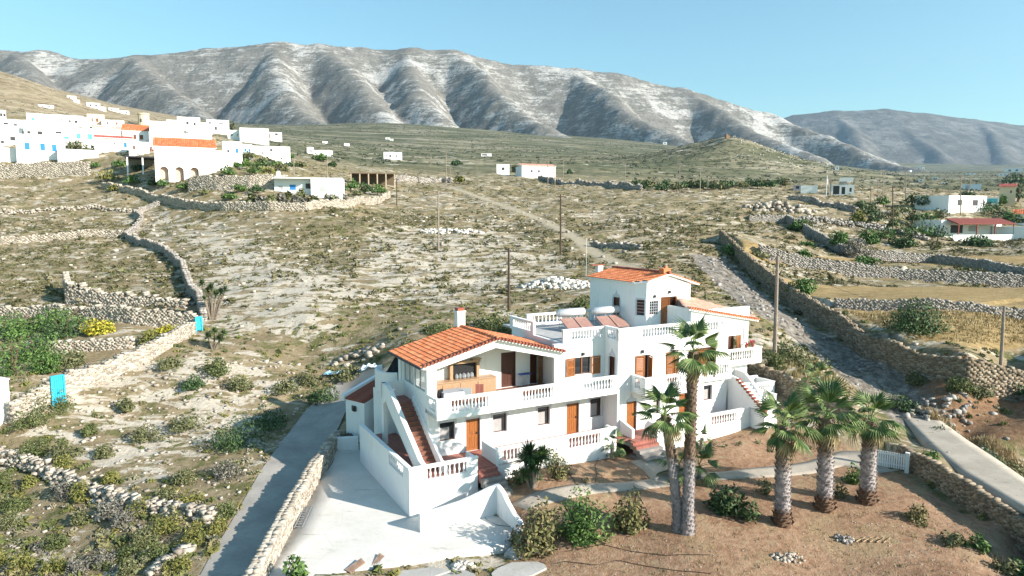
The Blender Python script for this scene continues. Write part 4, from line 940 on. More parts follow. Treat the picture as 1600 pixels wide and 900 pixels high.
strip('track', [(1398,642,-.60),(1424,668,-.58),(1454,700,-.52),(1495,736,-.45),(1546,766,-.42),(1600,798,-.38),(1680,845,-.38)], [(1414,627,-.60),(1458,650,-.56),(1510,688,-.50),(1562,722,-.45),(1622,764,-.40),(1710,815,-.36),(1770,850,-.36)], M_PATH, 40, 5, .07, zfix=-.5, thick=.6)

# ================================================================ dry stone walls
def m_stone(name, a, b, c, bump=.3):
    n = N(name); g = n.new('ShaderNodeNewGeometry'); co = n.coord()
    base = n.ramp(g.outputs['Random Per Island'], [(.05, a), (.45, b), (.95, c)])
    n.col(n.mix(n.math('MULTIPLY', n.noise(3.5, 5, .7, co), .5), base, tuple(x * 1.2 for x in b))); n.rough(.95); n.b.inputs['Specular IOR Level'].default_value = .1
    n.bump(n.noise(9, 5, .7, co), bump, .06); return n.m
M_STONE = m_stone('field_stone', (.22, .19, .155), (.36, .315, .26), (.52, .47, .40))
M_STONEG = m_stone('grey_stone', (.19, .17, .15), (.29, .265, .24), (.43, .40, .37))
M_STONEB = m_stone('ochre_stone', (.14, .105, .075), (.245, .195, .14), (.36, .30, .225))
M_MORTAR = plain('earth_mortar', (.24, .19, .14), .25, 3, .95, .4)
M_MORTARP = plain('pale_mortar', (.50, .45, .38), .15, 2, .95, .4)
def resample(P, step):
    P = np.array(P, float); d = np.r_[0, np.cumsum(np.linalg.norm((P[1:] - P[:-1])[:, :2], axis=1))]; n = max(2, int(d[-1] / step) + 1)
    t = np.linspace(0, d[-1], n); return np.stack([np.interp(t, d, P[:, i]) for i in range(P.shape[1])], 1)
_SG = np.array([(-1,-1,-1),(1,-1,-1),(1,1,-1),(-1,1,-1),(-1,-1,1),(1,-1,1),(1,1,1),(-1,1,1)], float) * .5
_SF = np.array([(3,2,1,0),(4,5,6,7),(0,1,5,4),(1,2,6,5),(2,3,7,6),(3,0,4,7)])
def stones_np(C_, S_, A_, rs, jit=.22):
    """many rough blocks: centres, sizes, heading angles"""
    n = len(C_); v = _SG[None] * (1 + rs.uniform(-jit, jit, (n, 8, 3)) - np.array([0, 0, 0])); v = v * S_[:, None, :]
    tl = rs.uniform(-.12, .12, n); ca, sa = np.cos(A_), np.sin(A_)
    x = v[..., 0] * ca[:, None] - v[..., 1] * sa[:, None]; y = v[..., 0] * sa[:, None] + v[..., 1] * ca[:, None]; z = v[..., 2] + v[..., 0] * tl[:, None]
    V = np.stack([x, y, z], -1) + C_[:, None, :]; F = _SF[None] + (np.arange(n) * 8)[:, None, None]
    return V.reshape(-1, 3), F.reshape(-1, 4)
def rubble_np(P, th, rs, s):
    Cs, Ss, As = [], [], []
    for i in range(len(P) - 1):
        L = np.linalg.norm(P[i + 1, :2] - P[i, :2]); h = P[i, 3] * (1 + rs.uniform(-.2, .2)); n = int(L * h * th / s ** 3 * .62) + 2; d = (P[i + 1, :2] - P[i, :2]) / L; nn = np.array([-d[1], d[0]])
        for k in range(n):
            f = rs.uniform(0, 1) ** 1.25; t = rs.uniform(-.1, 1.1); o = rs.uniform(-1, 1) * th * .5 * (1.25 - .75 * f); q = P[i, :2] + d * L * t + nn * o; z = s * rs.uniform(.7, 1.7)
            Cs.append((q[0], q[1], P[i, 2] - .05 + f * h)); Ss.append((z * 1.25, z, z * rs.uniform(.5, .8))); As.append(rs.uniform(0, 6.28))
    return np.array(Cs), np.array(Ss), np.array(As)
def stone_wall(label, pts, h, th=.55, sl=.45, shh=.24, mat=None, core=None, ragged=.12, base='ground', sink=.25, name='stone_wall', group=None, cap=False, rubble=0, core_k=.40, core_top=.93):
    """pts: world points of the wall foot; h height (or list); blocks laid in courses with an earth core behind"""
    rs = np.random.RandomState(abs(hash(label)) % 9999 if False else sum(map(ord, label)) % 9973)
    hs = h if isinstance(h, (list, tuple)) else [h] * len(pts)
    P = resample([tuple(p[:3]) + (q,) for p, q in zip(pts, hs)], sl * .95)
    if base == 'ground': P[:, 2] = ground(P[:, 0], P[:, 1])[0]
    d = np.gradient(P[:, :2], axis=0); ang = np.arctan2(d[:, 1], d[:, 0])
    t = thing(name, label, 'stone wall', tuple(P[0, :3]), 0, group); o = P[0, :3]
    Cs, Ss, As = [], [], []
    for i in range(len(P)):
        top = P[i, 3] * (1 + rs.uniform(-ragged, ragged)); z = -sink; k = 0
        while z < top:
            hh = shh * rs.uniform(.75, 1.3); ex = 1 if not (cap and z + hh >= top) else 1.15
            nx, ny = -math.sin(ang[i]), math.cos(ang[i]); off = rs.uniform(-.03, .03); al = ((k % 2) * .5 + rs.uniform(-.12, .12)) * sl
            w2 = th * ex
            for sd_ in ((-1, 1) if th > .42 else (0,)):
                ww = w2 * (.56 if sd_ else 1)
                Cs.append((P[i, 0] + nx * (off + sd_ * w2 * .24) + math.cos(ang[i]) * al, P[i, 1] + ny * (off + sd_ * w2 * .24) + math.sin(ang[i]) * al, P[i, 2] + z + hh / 2))
                Ss.append((sl * rs.uniform(.85, 1.15), ww * rs.uniform(.9, 1.1), hh * 1.04)); As.append(ang[i] + rs.uniform(-.12, .12))
            z += hh; k += 1
    C_, S_, A_ = (np.array(Cs), np.array(Ss), np.array(As)) if not rubble else rubble_np(P, th, rs, rubble)
    V, F = stones_np(C_ - o, S_, A_, rs, .20 if not rubble else .36)
    link('stones', np_mesh('stones', V, F, mat or M_STONE), t, kind='stuff')
    if core:
        b = B(); 
        for i in range(len(P) - 1):
            p, q = P[i, :3] - o, P[i + 1, :3] - o; nn = np.array([-(q - p)[1], (q - p)[0], 0]); nn = nn / np.linalg.norm(nn) * th * core_k
            hz = np.array([0, 0, min(P[i, 3], P[i + 1, 3]) * core_top]); s_ = np.array([0, 0, -sink])
            b.hexa([p - nn + s_, q - nn + s_, q + nn + s_, p + nn + s_, p - nn + hz, q - nn + hz, q + nn + hz, p + nn + hz])
        b.build('core', core, t)
    return t
def px_line(pts): return [G(*p) for p in pts]
def shifted(P, d):
    P = np.array(P); t = np.gradient(P[:, :2], axis=0); t /= np.linalg.norm(t, axis=1)[:, None]
    Q = P.copy(); Q[:, 0] += -t[:, 1] * d; Q[:, 1] += t[:, 0] * d; return Q
# walls that hold the steps of the ground (foot just on the low side)
def held(P, h, side, off=.28): Q = shifted(P, -side * off); Q[:, 2] = ground_s(shifted(P, -side * .7)[:, 0], shifted(P, -side * .7)[:, 1]); return Q
stone_wall('long ochre retaining wall along the dry stream bed', held(L_WADI, 2.1, 1), [1.8,2.1,2.2,2.2,2.2,2.3,2.2,2.1,1.9,1.9], .5, .36, .19, M_STONEB, M_MORTAR, .04, None, .5)
stone_wall('grey dry stone wall below the middle dry field', held(L_F1, 1, 1), 1.0, .55, .28, .15, M_STONEG, M_MORTAR, .1, None)
stone_wall('tall grey dry stone wall above the bush in the upper dry field', held(L_F2, 1.7, 1), 1.75, .6, .32, .17, M_STONEG, M_MORTAR, .1, None)
stone_wall('topmost grey wall of the stepped fields, below the houses on the right', held(L_F3, 1.2, 1), 1.25, .6, .36, .19, M_STONEG, M_MORTAR, .1, None)
stone_wall('ochre stone wall holding the concrete track beside the palms', held(L_ROAD, 1.15, 1, .15), [1.2,1.3,1.35,1.25,1.3], .42, .24, .13, M_STONEB, M_MORTAR, .03, None, .4)
YW = np.array([hw(u, v, -2.0) for u, v in ((-14.0,-8.3),(-13.25,-6.72),(-11.8,-3.4),(-10.5,-.46),(-9.3,2.0),(-8.25,4.3),(-7.2,6.2),(-6.4,8.05),(-5.6,9.6),(-5.0,11.0))])
stone_wall('cream topped stone wall between the driveway and the concrete yard', YW, [1.0,1.05,1.1,1.2,1.25,1.4,1.3,1.2,1.1,.9], .54, .24, .13, M_STONE, M_MORTARP, .02, None, 1.3, core_k=.49, core_top=1.02)
stone_wall('ochre wall with pale coping behind the right end of the villa', px_line([(1160,596),(1200,607),(1236,622),(1280,640),(1330,660)]), [1.5,1.5,1.4,1.2,1.1], .5, .34, .2, M_STONEB, M_MORTARP, .05, cap=True)
# free standing field walls
stone_wall('rubble wall crossing the scrub in the near left corner', px_line([(-40,700),(0,712),(55,728),(113,757),(150,772),(189,784),(225,795),(264,800),(300,806),(338,815)]), .6, .95, .34, .22, M_STONE, None, .3, rubble=.19)
stone_wall('low tumbled rubble row beside the driveway at the bottom left', px_line([(232,900),(262,882),(285,866),(300,856)]), .4, .9, .34, .22, M_STONE, None, .5, rubble=.19)
stone_wall('pale stone wall sloping up from the turquoise door to the small turquoise gate', px_line([(18,662),(60,638),(104,616),(150,598),(200,575),(235,560),(270,540),(300,522)]), [1.6,1.6,1.6,1.5,1.4,1.3,1.2,1.1], .6, .30, .17, M_STONE, M_MORTARP, .06, core_k=.47)
stone_wall('dry stone wall above the green garden, ending at the small turquoise gate', px_line([(-30,497),(60,496),(130,497),(207,505),(260,509),(303,513)]), [1.2,1.2,1.2,1.5,1.6,1.6], .6, .32, .18, M_STONE, M_MORTAR, .12)
stone_wall('short stone wall in the green garden below the yellow shrubs', px_line([(40,552),(90,548),(140,545),(185,543),(205,541)]), .9, .55, .30, .17, M_STONE, M_MORTAR, .15)
stone_wall('dry stone wall zigzagging down the slope towards the agave', px_line([(249,320),(228,326),(210,335),(222,347),(212,360),(197,372),(228,384),(258,396),(274,408),(285,418),(290,436),(298,456),(312,474),(318,500)]), 1.1, .65, .36, .2, M_STONEG, M_MORTAR, .15)
stone_wall('long dry stone wall across the left slope under the village', px_line([(-60,380),(0,378),(60,375),(120,373),(165,371),(197,370)]), 1.2, .65, .42, .23, M_STONE, M_MORTAR, .15)
stone_wall('broken upper stone wall on the left slope, above the long one', px_line([(-40,334),(40,330),(90,328),(150,325),(205,330)]), .8, 1.1, .6, .32, M_STONE, None, .4, rubble=.3)
stone_wall('ruined stone hut wall with dark opening on the left slope', px_line([(108,472),(150,474),(200,476),(245,478),(290,480)]), [1.9,1.6,1.3,1.0,.6], .8, .36, .2, M_STONE, M_MORTAR, .35)
stone_wall('side wall of the ruined stone hut', px_line([(108,472),(106,462),(104,452)]), 2.0, .6, .5, .3, M_STONE, M_MORTAR, .2)
stone_wall('tall pale terrace wall under the white village garden wall', px_line([(-40,277),(20,277),(80,276),(138,274)]), 3.4, .8, .55, .3, M_STONE, M_MORTARP, .04)
stone_wall('road wall curving below the low blue and white house', px_line([(160,293),(220,305),(270,319),(300,327),(352,330),(420,330),(480,328),(540,324),(580,319),(608,310)]), 1.5, .6, .5, .27, M_STONE, M_MORTARP, .05)
stone_wall('garden wall in front of the arched house', px_line([(296,296),(340,296),(390,296),(430,296),(446,294)]), 3.0, .7, .5, .27, M_STONE, M_MORTARP, .04)
stone_wall('dark field wall behind the low carport', px_line([(590,283),(640,284),(690,285),(704,286)]), 1.8, .8, .9, .45, M_STONEG, M_MORTAR, .1)
stone_wall('dark wall running right from the white cottage at the field crest', px_line([(842,282),(880,288),(920,290),(960,294),(1000,299)]), 1.5, .8, .9, .45, M_STONEG, M_MORTAR, .1)
stone_wall('short dark wall by the dirt trail above the tower', px_line([(925,384),(960,388),(998,391)]), .7, .6, .5, .3, M_STONEG, None, .2)
stone_wall('wall beside the lane at the right hamlet', px_line([(1232,313),(1270,318),(1300,324),(1335,330)]), 1.2, .8, .8, .4, M_STONEG, M_MORTAR, .1)
stone_wall('tumbled wall at the top of the stepped fields, in the bushes', px_line([(1240,344),(1290,347),(1340,352),(1390,362),(1450,378)]), 1.0, 1.2, .7, .36, M_STONEG, None, .4, rubble=.34)
# heaps of stones
def heap(label, px, py_, w, d, h, n, s, mat, name='stone_heap'):
    c = G(px, py_); rs = np.random.RandomState(n + px); a = rs.uniform(0, 6.28, n); r = np.sqrt(rs.uniform(0, 1, n)); x = np.cos(a) * r * w; y = np.sin(a) * r * d
    z = (1 - r ** 1.5) * h * rs.uniform(.2, 1, n); sz = s * rs.uniform(.5, 1.4, n); C_ = np.stack([x, y, z], 1)
    C_[:, 2] += ground(c[0] + x, c[1] + y)[0] - c[2]
    V, F = stones_np(C_, np.stack([sz, sz * rs.uniform(.6, 1, n), sz * rs.uniform(.45, .8, n)], 1), rs.uniform(0, 6.28, n), rs, .3)
    t = thing(name, label, 'stone heap', tuple(c)); link('stones', np_mesh('stones', V, F, mat), t, kind='stuff')
M_STONEW = m_stone('white_stone', (.40, .37, .33), (.56, .53, .48), (.68, .66, .62))
heap('long heap of pale stones in the scrub left of the tower', 868, 446, 4.6, 2.4, 1.0, 330, .42, M_STONEW); heap('smaller trail of pale stones beside the long heap', 905, 448, 2.8, 1.2, .5, 120, .36, M_STONEW)
heap('heap of brownish stones at the field crest by the right hamlet', 1215, 327, 9, 5, 2.0, 160, .9, M_STONE); heap('heap of stones near the power pole on the slope', 705, 362, 6, 2, .7, 120, .55, M_STONEW)
heap('pile of white limestone lumps on the ground in front of the yard', 722, 885, .5, .4, .25, 40, .22, M_STONEW); heap('small pile of broken stones in front of the oleander', 803, 868, .45, .35, .2, 40, .14, M_STONE)
heap('small dark heap of stones beside the fallen palm fronds', 1318, 843, .5, .4, .16, 45, .13, M_STONEG); heap('pile of rubble on the bare soil at the bottom right', 1232, 872, .8, .4, .14, 60, .13, M_STONE)
heap('jumble of boulders on the dark bank of the dry stream bed', 1480, 640, 3.5, 1.6, .4, 70, .28, M_STONEG); heap('boulders by the upper edge of the driveway', 560, 560, 2.5, 1.0, .5, 40, .5, M_STONE)
# loose stones and boulders lying about: nobody could count them
def scatter_stones(name, label, n, gen, s0, s1, mat, seed):
    rs = np.random.RandomState(seed); x, y = gen(rs, n); sz = np.exp(rs.uniform(math.log(s0), math.log(s1), len(x))) * np.clip(y / 45, .8, 2.4)
    z = ground(x, y)[0] + sz * .12
    V, F = stones_np(np.stack([x, y, z], 1), np.stack([sz, sz * rs.uniform(.6, 1, len(x)), sz * rs.uniform(.35, .7, len(x))], 1), rs.uniform(0, 6.28, len(x)), rs, .28)
    link(name, np_mesh(name, V, F, mat), label=label, cat='stones', kind='stuff')
def in_px(poly, Y0=20, Y1=300):
    """random ground points whose place on the photograph falls in a polygon"""
    xs = [p[0] for p in poly]; ys = [p[1] for p in poly]
    W_ = np.array([G(*p)[:2] for p in poly])
    def g(rs, n):
        x = rs.uniform(W_[:, 0].min(), W_[:, 0].max(), n * 6); y = rs.uniform(W_[:, 1].min(), W_[:, 1].max(), n * 6); m = inpoly(x, y, [tuple(p) for p in W_]); return x[m][:n], y[m][:n]
    return g
P_LEFT = [(-60,640),(200,560),(470,570),(480,640),(400,735),(300,890),(-60,900)]
scatter_stones('loose_stones', 'loose stones on the near left slope', 1000, in_px(P_LEFT), .06, .30, M_STONE, 5)
scatter_stones('field_stones', 'stones scattered over the scrub slope', 750, in_px([(-60,330),(600,330),(1080,320),(1090,420),(900,500),(560,560),(300,560),(-60,480)]), .08, .30, M_STONE, 6)
scatter_stones('stream_stones', 'stones in the dry stream bed', 420, lambda rs, n: (lambda q: (q[:, 0] + rs.normal(0, 1.6, n), q[:, 1] + rs.normal(0, 1.6, n)))(L_BED[rs.randint(0, len(L_BED) - 1, n)] + (np.diff(L_BED, axis=0)[rs.randint(0, 1, n)] * 0) + (lambda i, t: (L_BED[i + 1] - L_BED[i]) * t[:, None])(rs.randint(0, len(L_BED) - 1, n), rs.uniform(0, 1, n))), .06, .30, M_STONEG, 8)  # darker grey stone, the wall's shadow put into its colour
scatter_stones('garden_stones', 'small stones on the bare garden soil', 1100, in_px([(800,880),(1000,830),(1240,835),(1420,760),(1600,870),(1640,960),(780,960)]), .02, .09, M_STONE, 9)

_h0 = py(1140, 217, 620)
scatter_stones('hill_rocks', 'pale rocks on the sunny side of the small dark hill', 420, lambda rs, n: (_h0[0] + np.abs(rs.normal(20, 45, n)), _h0[1] - np.abs(rs.normal(20, 45, n))), .10, .5, M_STONEW, 14)
# ================================================================ vegetation
def m_leaf(name, a, b, c, trans=.0):
    n = N(name); g = n.new('ShaderNodeNewGeometry'); co = n.coord()
    base = n.ramp(g.outputs['Random Per Island'], [(.05, a), (.5, b), (.95, c)])
    n.col(base); n.rough(.6); n.b.inputs['Specular IOR Level'].default_value = .3
    return n.m
M_LGREEN = m_leaf('green_leaves', (0.034, 0.078, 0.018), (0.070, 0.142, 0.030), (0.135, 0.215, 0.058))
M_LDARK = m_leaf('dark_leaves', (0.026, 0.054, 0.019), (0.051, 0.096, 0.032), (0.093, 0.147, 0.051))
M_LOLIVE = m_leaf('olive_leaves', (0.068, 0.078, 0.030), (0.128, 0.138, 0.057), (0.209, 0.205, 0.101))
M_LDRY = m_leaf('oleander_leaves', (0.078, 0.085, 0.029), (0.150, 0.150, 0.055), (0.247, 0.208, 0.098))
M_LYEL = m_leaf('yellow_green_leaves', (0.085, 0.10, 0.026), (0.16, 0.165, 0.04), (0.26, 0.235, 0.07))
M_LYELFL = m_leaf('yellow_flowers', (.14, .16, .02), (.34, .30, .03), (.55, .46, .05))
M_LGREY = m_leaf('grey_twigs', (.10, .095, .075), (.165, .155, .125), (.24, .225, .19))
M_LPALM = m_leaf('palm_leaf', (0.060, 0.105, 0.030), (0.115, 0.17, 0.05), (0.22, 0.27, 0.10))
M_LPALMDRY = m_leaf('dry_palm_leaf', (.20, .15, .075), (.30, .235, .12), (.42, .35, .20))
M_LPINK = m_leaf('pink_flowers', (.09, .055, .05), (.26, .12, .11), (.40, .22, .20))
M_LSHRUB = m_leaf('shrub_leaves', (.048, .072, .022), (.095, .118, .038), (.16, .175, .065))
M_BARK = plain('bark', (.13, .09, .06), .3, 5, .95, .5)
def leaves_np(rs, n, R, leaf, lumps=7, shell=.55, flat=.0, up=.25):
    """leaf faces through an uneven crown of half axes R: clusters of many small four cornered leaves"""
    cl = rs.normal(0, 1, (lumps, 3)); cl /= np.linalg.norm(cl, axis=1)[:, None]; cl *= rs.uniform(.35, .72, (lumps, 1)); cl[:, 2] = np.abs(cl[:, 2]) * .9
    rad = rs.uniform(.32, .52, lumps); k = rs.randint(0, lumps, n)
    d = rs.normal(0, 1, (n, 3)); d /= np.linalg.norm(d, axis=1)[:, None]
    p = cl[k] + d * (rad[k] * rs.uniform(shell, 1.0, n) ** .6)[:, None]
    p[:, 2] = np.maximum(p[:, 2], rs.uniform(0, .16, n)); P = p * R
    nrm = d * .7 + rs.normal(0, .6, (n, 3)) + [0, 0, up]; nrm /= np.linalg.norm(nrm, axis=1)[:, None]
    a = np.cross(nrm, rs.normal(0, 1, (n, 3))); a /= np.linalg.norm(a, axis=1)[:, None] + 1e-9; b = np.cross(nrm, a)
    s = leaf * rs.uniform(.6, 1.4, n)[:, None]
    V = np.stack([P - a * s, P + b * s * .42, P + a * s, P - b * s * .42], 1).reshape(-1, 3); F = np.arange(4 * n).reshape(n, 4)
    return V, F
def bush(name, label, cat, px, py_, w, h, mat, leaf=.10, n=900, d=None, lumps=8, group=None, stems=3, seed=None, world=None, flowers=None, shell=.55):
    """w, h in metres; foot at a photograph pixel"""
    c = np.array(world) if world is not None else G(px, py_); rs = np.random.RandomState(seed if seed is not None else int(px * 7 + py_) % 99991)
    t = thing(name, label, cat, tuple(c), rs.uniform(0, 6), group); w *= 1.16; h *= 1.12; d = d * 1.16 if d else None
    V, F = leaves_np(rs, n, np.array([w / 2, (d or w) / 2, h]), leaf, lumps, shell); V[:, 2] -= .03
    link('foliage', np_mesh('foliage', V, F, mat), t)
    if stems:
        b = B()
        for i in range(stems):
            a = rs.uniform(0, 6.28); r = w * rs.uniform(.1, .28); b.tube([(0, 0, -.1), (r * .4 * math.cos(a), r * .4 * math.sin(a), h * .3), (r * math.cos(a), r * math.sin(a), h * .7)], .03 * max(w, 1) * .6, 5, .012 * max(w, 1) * .6)
        b.build('stems', M_BARK, t)
    if flowers:
        V, F = leaves_np(rs, int(n * .10), np.array([w / 2 * 1.03, (d or w) / 2 * 1.03, h * 1.03]), leaf * .7, lumps, .9); link('flowers', np_mesh('flowers', V, F, flowers), t)
    return t
def wpx(px, py_): c = G(px, py_); return c[1] / FPX * 1.02      # metres in one photograph pixel there
def pbush(name, label, cat, px, py_, w, h, mat, leafpx=3.0, n=500, **k):
    s = wpx(px, py_); return bush(name, label, cat, px, py_, w * s, h * s, mat, leafpx * s, n, **k)
# ---- bushes of the garden
bush('bush', 'dense round bright green bush in the middle of the garden front', 'bush', 917, 838, 2.9, 2.35, M_LGREEN, .10, 2600, lumps=12)
bush('oleander', 'straggly olive oleander against the low curved yard wall', 'bush', 836, 858, 2.6, 2.5, M_LDRY, .13, 1500, lumps=10, flowers=M_LPINK)
bush('oleander', 'upright olive oleander right of the round green bush', 'bush', 986, 826, 1.7, 2.3, M_LDRY, .12, 1300, lumps=9)
bush('bush', 'broad dark green bush between the two palm groups', 'bush', 1146, 800, 2.8, 1.7, M_LDARK, .12, 1700, lumps=11, d=2.0)
bush('bush', 'thin pale shrub left of the first thick palm trunk', 'bush', 1196, 772, 1.1, 1.1, M_LOLIVE, .08, 360)
bush('bush', 'small leafy shrub behind the thick palm trunks, beside the path', 'bush', 1336, 752, 1.3, 1.1, M_LGREEN, .10, 500)
bush('bush', 'yellowish shrub at the foot of the middle thick palm', 'bush', 1312, 775, 1.1, .95, M_LDRY, .09, 350)
bush('bush', 'bright green low bush on the edge of the concrete track', 'bush', 1446, 722, 1.7, .95, M_LGREEN, .08, 1100, d=1.1, world=pz(1446, 722, -.42))
bush('bush', 'olive shrub beside the yucca clump', 'bush', 866, 742, 1.9, 1.45, M_LDRY, .10, 700, lumps=9)
bush('bush', 'low green shrub left of the yucca trunks', 'bush', 808, 752, 1.4, .8, M_LOLIVE, .10, 360)
bush('bush', 'broad leaved green shrub at the bottom edge of the concrete yard', 'bush', 459, 908, 1.2, 1.4, M_LGREEN, .16, 320)
for i, (px, py_, w, h, m, lab) in enumerate([(1432,812,1.5,.8,M_LDRY,'low shrub on the soil nearest the stone held track'),(1494,850,1.3,.7,M_LOLIVE,'low shrub second from the palms along the soil edge'),(1528,858,1.2,.75,M_LGREEN,'greener low shrub beside the second one on the soil edge'),(1563,890,1.3,.8,M_LOLIVE,'low shrub at the bottom right of the soil edge'),(1590,897,1.0,.7,M_LGREEN,'green shrub in the bottom right corner')]):
    bush('shrub', lab, 'shrub', px, py_, w, h, m, .10, 380)
TW = ['behind the leftmost thick palm, left','behind the leftmost thick palm','just right of the leftmost thick palm crown','left of the middle thick palm trunk','behind the middle thick palm','by the low fan palm','nearer the path','under the right balustrade, left','right of the yucca','by the path in the left bed','under the left balustrade','beside the middle steps']
for i, (px, py_) in enumerate([(1131,698),(1155,695),(1185,692),(1240,704),(1265,700),(1080,724),(1205,706),(1110,712),(870,745),(915,752),(905,690),(1010,708)]):
    bush('soil_tuft', 'small green tuft on the bare bed ' + TW[i], 'plant', px, py_, .55, .28, M_LOLIVE, .07, 60, group='tufts on the garden soil', stems=0)
# ---- palms
def frond_mesh(name, mat, n=15, L=.95, pet=.8, droop=.35, spread=2.3):
    b = B(); b.tube([(0, 0, 0), (pet * .5, 0, .05), (pet, 0, 0)], .022, 4, .014)
    for i in range(n):
        a = spread * (i / (n - 1) - .5); l = L * (1 - .28 * abs(i / (n - 1) - .5) * 2); ca, sa = math.cos(a), math.sin(a)
        w = .042
        def P(r, s, z): return (pet + r * ca - s * sa, r * sa + s * ca, z)
        d1 = -droop * .25 * l; d2 = -droop * l * (1 + .5 * abs(a))
        b.add([P(.02, 0, .01), P(l * .55, -w, d1), P(l * .55, w, d1), P(l, 0, d2), P(l * .55, 0, d1 - .03)], [(0, 1, 4), (0, 4, 2), (1, 3, 4), (4, 3, 2)])
    return b.mesh(name, mat)
ME_FR = [frond_mesh('frond', M_LPALM, 16, 1.0, .75, .25), frond_mesh('frond', M_LPALM, 15, .9, .8, .5, 2.6), frond_mesh('frond', M_LPALM, 14, .95, .65, .15, 2.0)]
ME_FD = frond_mesh('frond', M_LPALMDRY, 11, .8, .6, .7, 2.0)
def m_trunk(name, lo, hi, zsplit, base=None):
    n = N(name); co = n.coord(); P = n.new('ShaderNodeSeparateXYZ'); n.l.new(co, P.inputs[0]); g = n.new('ShaderNodeNewGeometry')
    z = n.math('ADD', P.outputs[2], n.math('MULTIPLY', n.noise(3, 3, .6, co), .5))
    lowc = n.ramp(n.math('ADD', n.math('MULTIPLY', g.outputs['Random Per Island'], .5), n.math('MULTIPLY', n.noise(14, 4, .7, co), .5)), [(.3, tuple(x * .45 for x in lo)), (.65, lo)])
    hic = n.ramp(n.math('ADD', n.math('MULTIPLY', g.outputs['Random Per Island'], .5), n.math('MULTIPLY', n.noise(14, 4, .7, co), .5)), [(.3, tuple(x * .45 for x in hi)), (.65, hi)])
    c = n.mix(n.step(z, zsplit - .3, zsplit + .4), lowc, hic)
    if base: c = n.mix(n.step(z, base + .25, base - .05), c, n.ramp(n.noise(7, 4, .7, co), [(.3, (.07, .045, .03)), (.7, (.24, .15, .10))]))
    n.col(c); n.rough(.95); n.bump(n.noise(16, 4, .7, co), .5, .04); return n.m
M_TRUNKA = m_trunk('grey_palm_trunk', (.40, .36, .36), (.22, .15, .11), 3.9); M_TRUNKB = m_trunk('thick_palm_trunk', (.46, .41, .40), (.26, .20, .16), 3.2, .95)
def palm(label, base, crown, r0, r1, mat, nf, size, stubs, seed, sprout=None):
    """base, crown: world points; trunk with spirals of cut leaf bases; fan leaves at the head"""
    rs = random.Random(seed); bs = Vector(base); cr = Vector(crown) - bs
    t = thing('palm_tree', label, 'palm tree', tuple(bs), 0, 'fan palms in the garden')
    k = 26; pts = []
    for i in range(k + 1):
        f = i / k; pts.append(Vector((cr.x * f ** 1.3, cr.y * f ** 1.3, cr.z * f)))
    b = B(); rad = lambda f: r0 + (r1 - r0) * f + (.10 * r0 / .3 * max(0, .12 - f) / .12)
    n = 12; vs = []; fs = []
    for i, p in enumerate(pts):
        for j in range(n):
            a = 2 * math.pi * j / n + i * .26; r = rad(i / k) * (1 + rs.uniform(-.05, .05)); vs.append(p + Vector((r * math.cos(a), r * math.sin(a), -.15 if i == 0 else 0)))
    for i in range(k):
        for j in range(n): fs.append((i * n + j, i * n + (j + 1) % n, (i + 1) * n + (j + 1) % n, (i + 1) * n + j))
    b.add(vs, fs)
    for i in range(stubs):           # cut leaf bases
        f = (i + .5) / stubs * .985; a = i * 2.399; q = f * k; i0 = min(int(q), k - 1); p = pts[i0].lerp(pts[i0 + 1], q - i0); r = rad(f); d = Vector((math.cos(a), math.sin(a), 0)); s = Vector((-d.y, d.x, 0))
        w = r * rs.uniform(.26, .40); h = .10 + .05 * rs.random(); o = r * rs.uniform(.14, .30) * (1.7 if f > .80 else 1)
        b.add([p + d * r * .93 - s * w, p + d * r * .93 + s * w, p + d * (r * .9) + Vector((0, 0, -h)), p + d * (r + o) + s * w * .45 + Vector((0, 0, h)), p + d * (r + o) - s * w * .45 + Vector((0, 0, h))], [(0, 1, 3, 4), (0, 4, 2), (1, 2, 3), (2, 4, 3)])
    b.build('trunk', mat, t)
    head = pts[-1]
    for i in range(nf):
        f = (i + .5) / nf; el = math.radians(78 - 128 * f ** .9 + rs.uniform(-9, 9)); az = i * 2.39996 + rs.uniform(-.2, .2)
        dry = f > .86
        o = link('frond', ME_FD if dry else ME_FR[i % 3], t, head + Vector((0, 0, .12 - .30 * f)))
        o.rotation_euler = (rs.uniform(-.35, .35), -el, az); o.scale = (size * rs.uniform(.85, 1.12),) * 3
    return t
def palm_px(label, bx, by, cx, cy, r0, r1, mat, nf, size, stubs, seed):
    p = G(bx, by); c = py(cx, cy, p[1] + .0); return palm(label, p, c, r0, r1, mat, nf, size, stubs, seed)
palm_px('tallest palm with slender pale trunk in the middle of the garden', 1074, 832, 1083, 548, .28, .23, M_TRUNKA, 24, 1.05, 420, 1)
palm_px('shorter leaning palm beside the tallest one', 1060, 828, 1039, 648, .25, .21, M_TRUNKA, 27, 1.05, 240, 2)
palm_px('thick trunked palm, leftmost of the three on the right', 1222, 818, 1224, 663, .38, .33, M_TRUNKB, 24, 1.15, 260, 3)
palm_px('thick trunked palm, middle of the three on the right', 1288, 795, 1291, 652, .40, .36, M_TRUNKB, 27, 1.25, 240, 4)
palm_px('thick trunked palm, rightmost of the three by the gate', 1354, 784, 1361, 656, .40, .34, M_TRUNKB, 25, 1.15, 220, 5)
def small_palm(label, px, py_, h, size, nf, seed, name='small_palm'):
    p = G(px, py_); return palm(label, p, p + np.array([0, 0, h]), .12, .10, M_BARK if False else M_TRUNKA, nf, size, 40, seed)
small_palm('low dark fan palm hidden behind the tall pair', 1092, 752, .9, .95, 16, 11); small_palm('low fan palm fronds left of the tall pair', 1060, 750, .8, .95, 12, 12)
small_palm('young palm on the slope behind the right end of the villa', 1277, 622, 1.6, .8, 16, 13); small_palm('little palm in front of the right lower balustrade', 1096, 706, .9, .55, 14, 14)
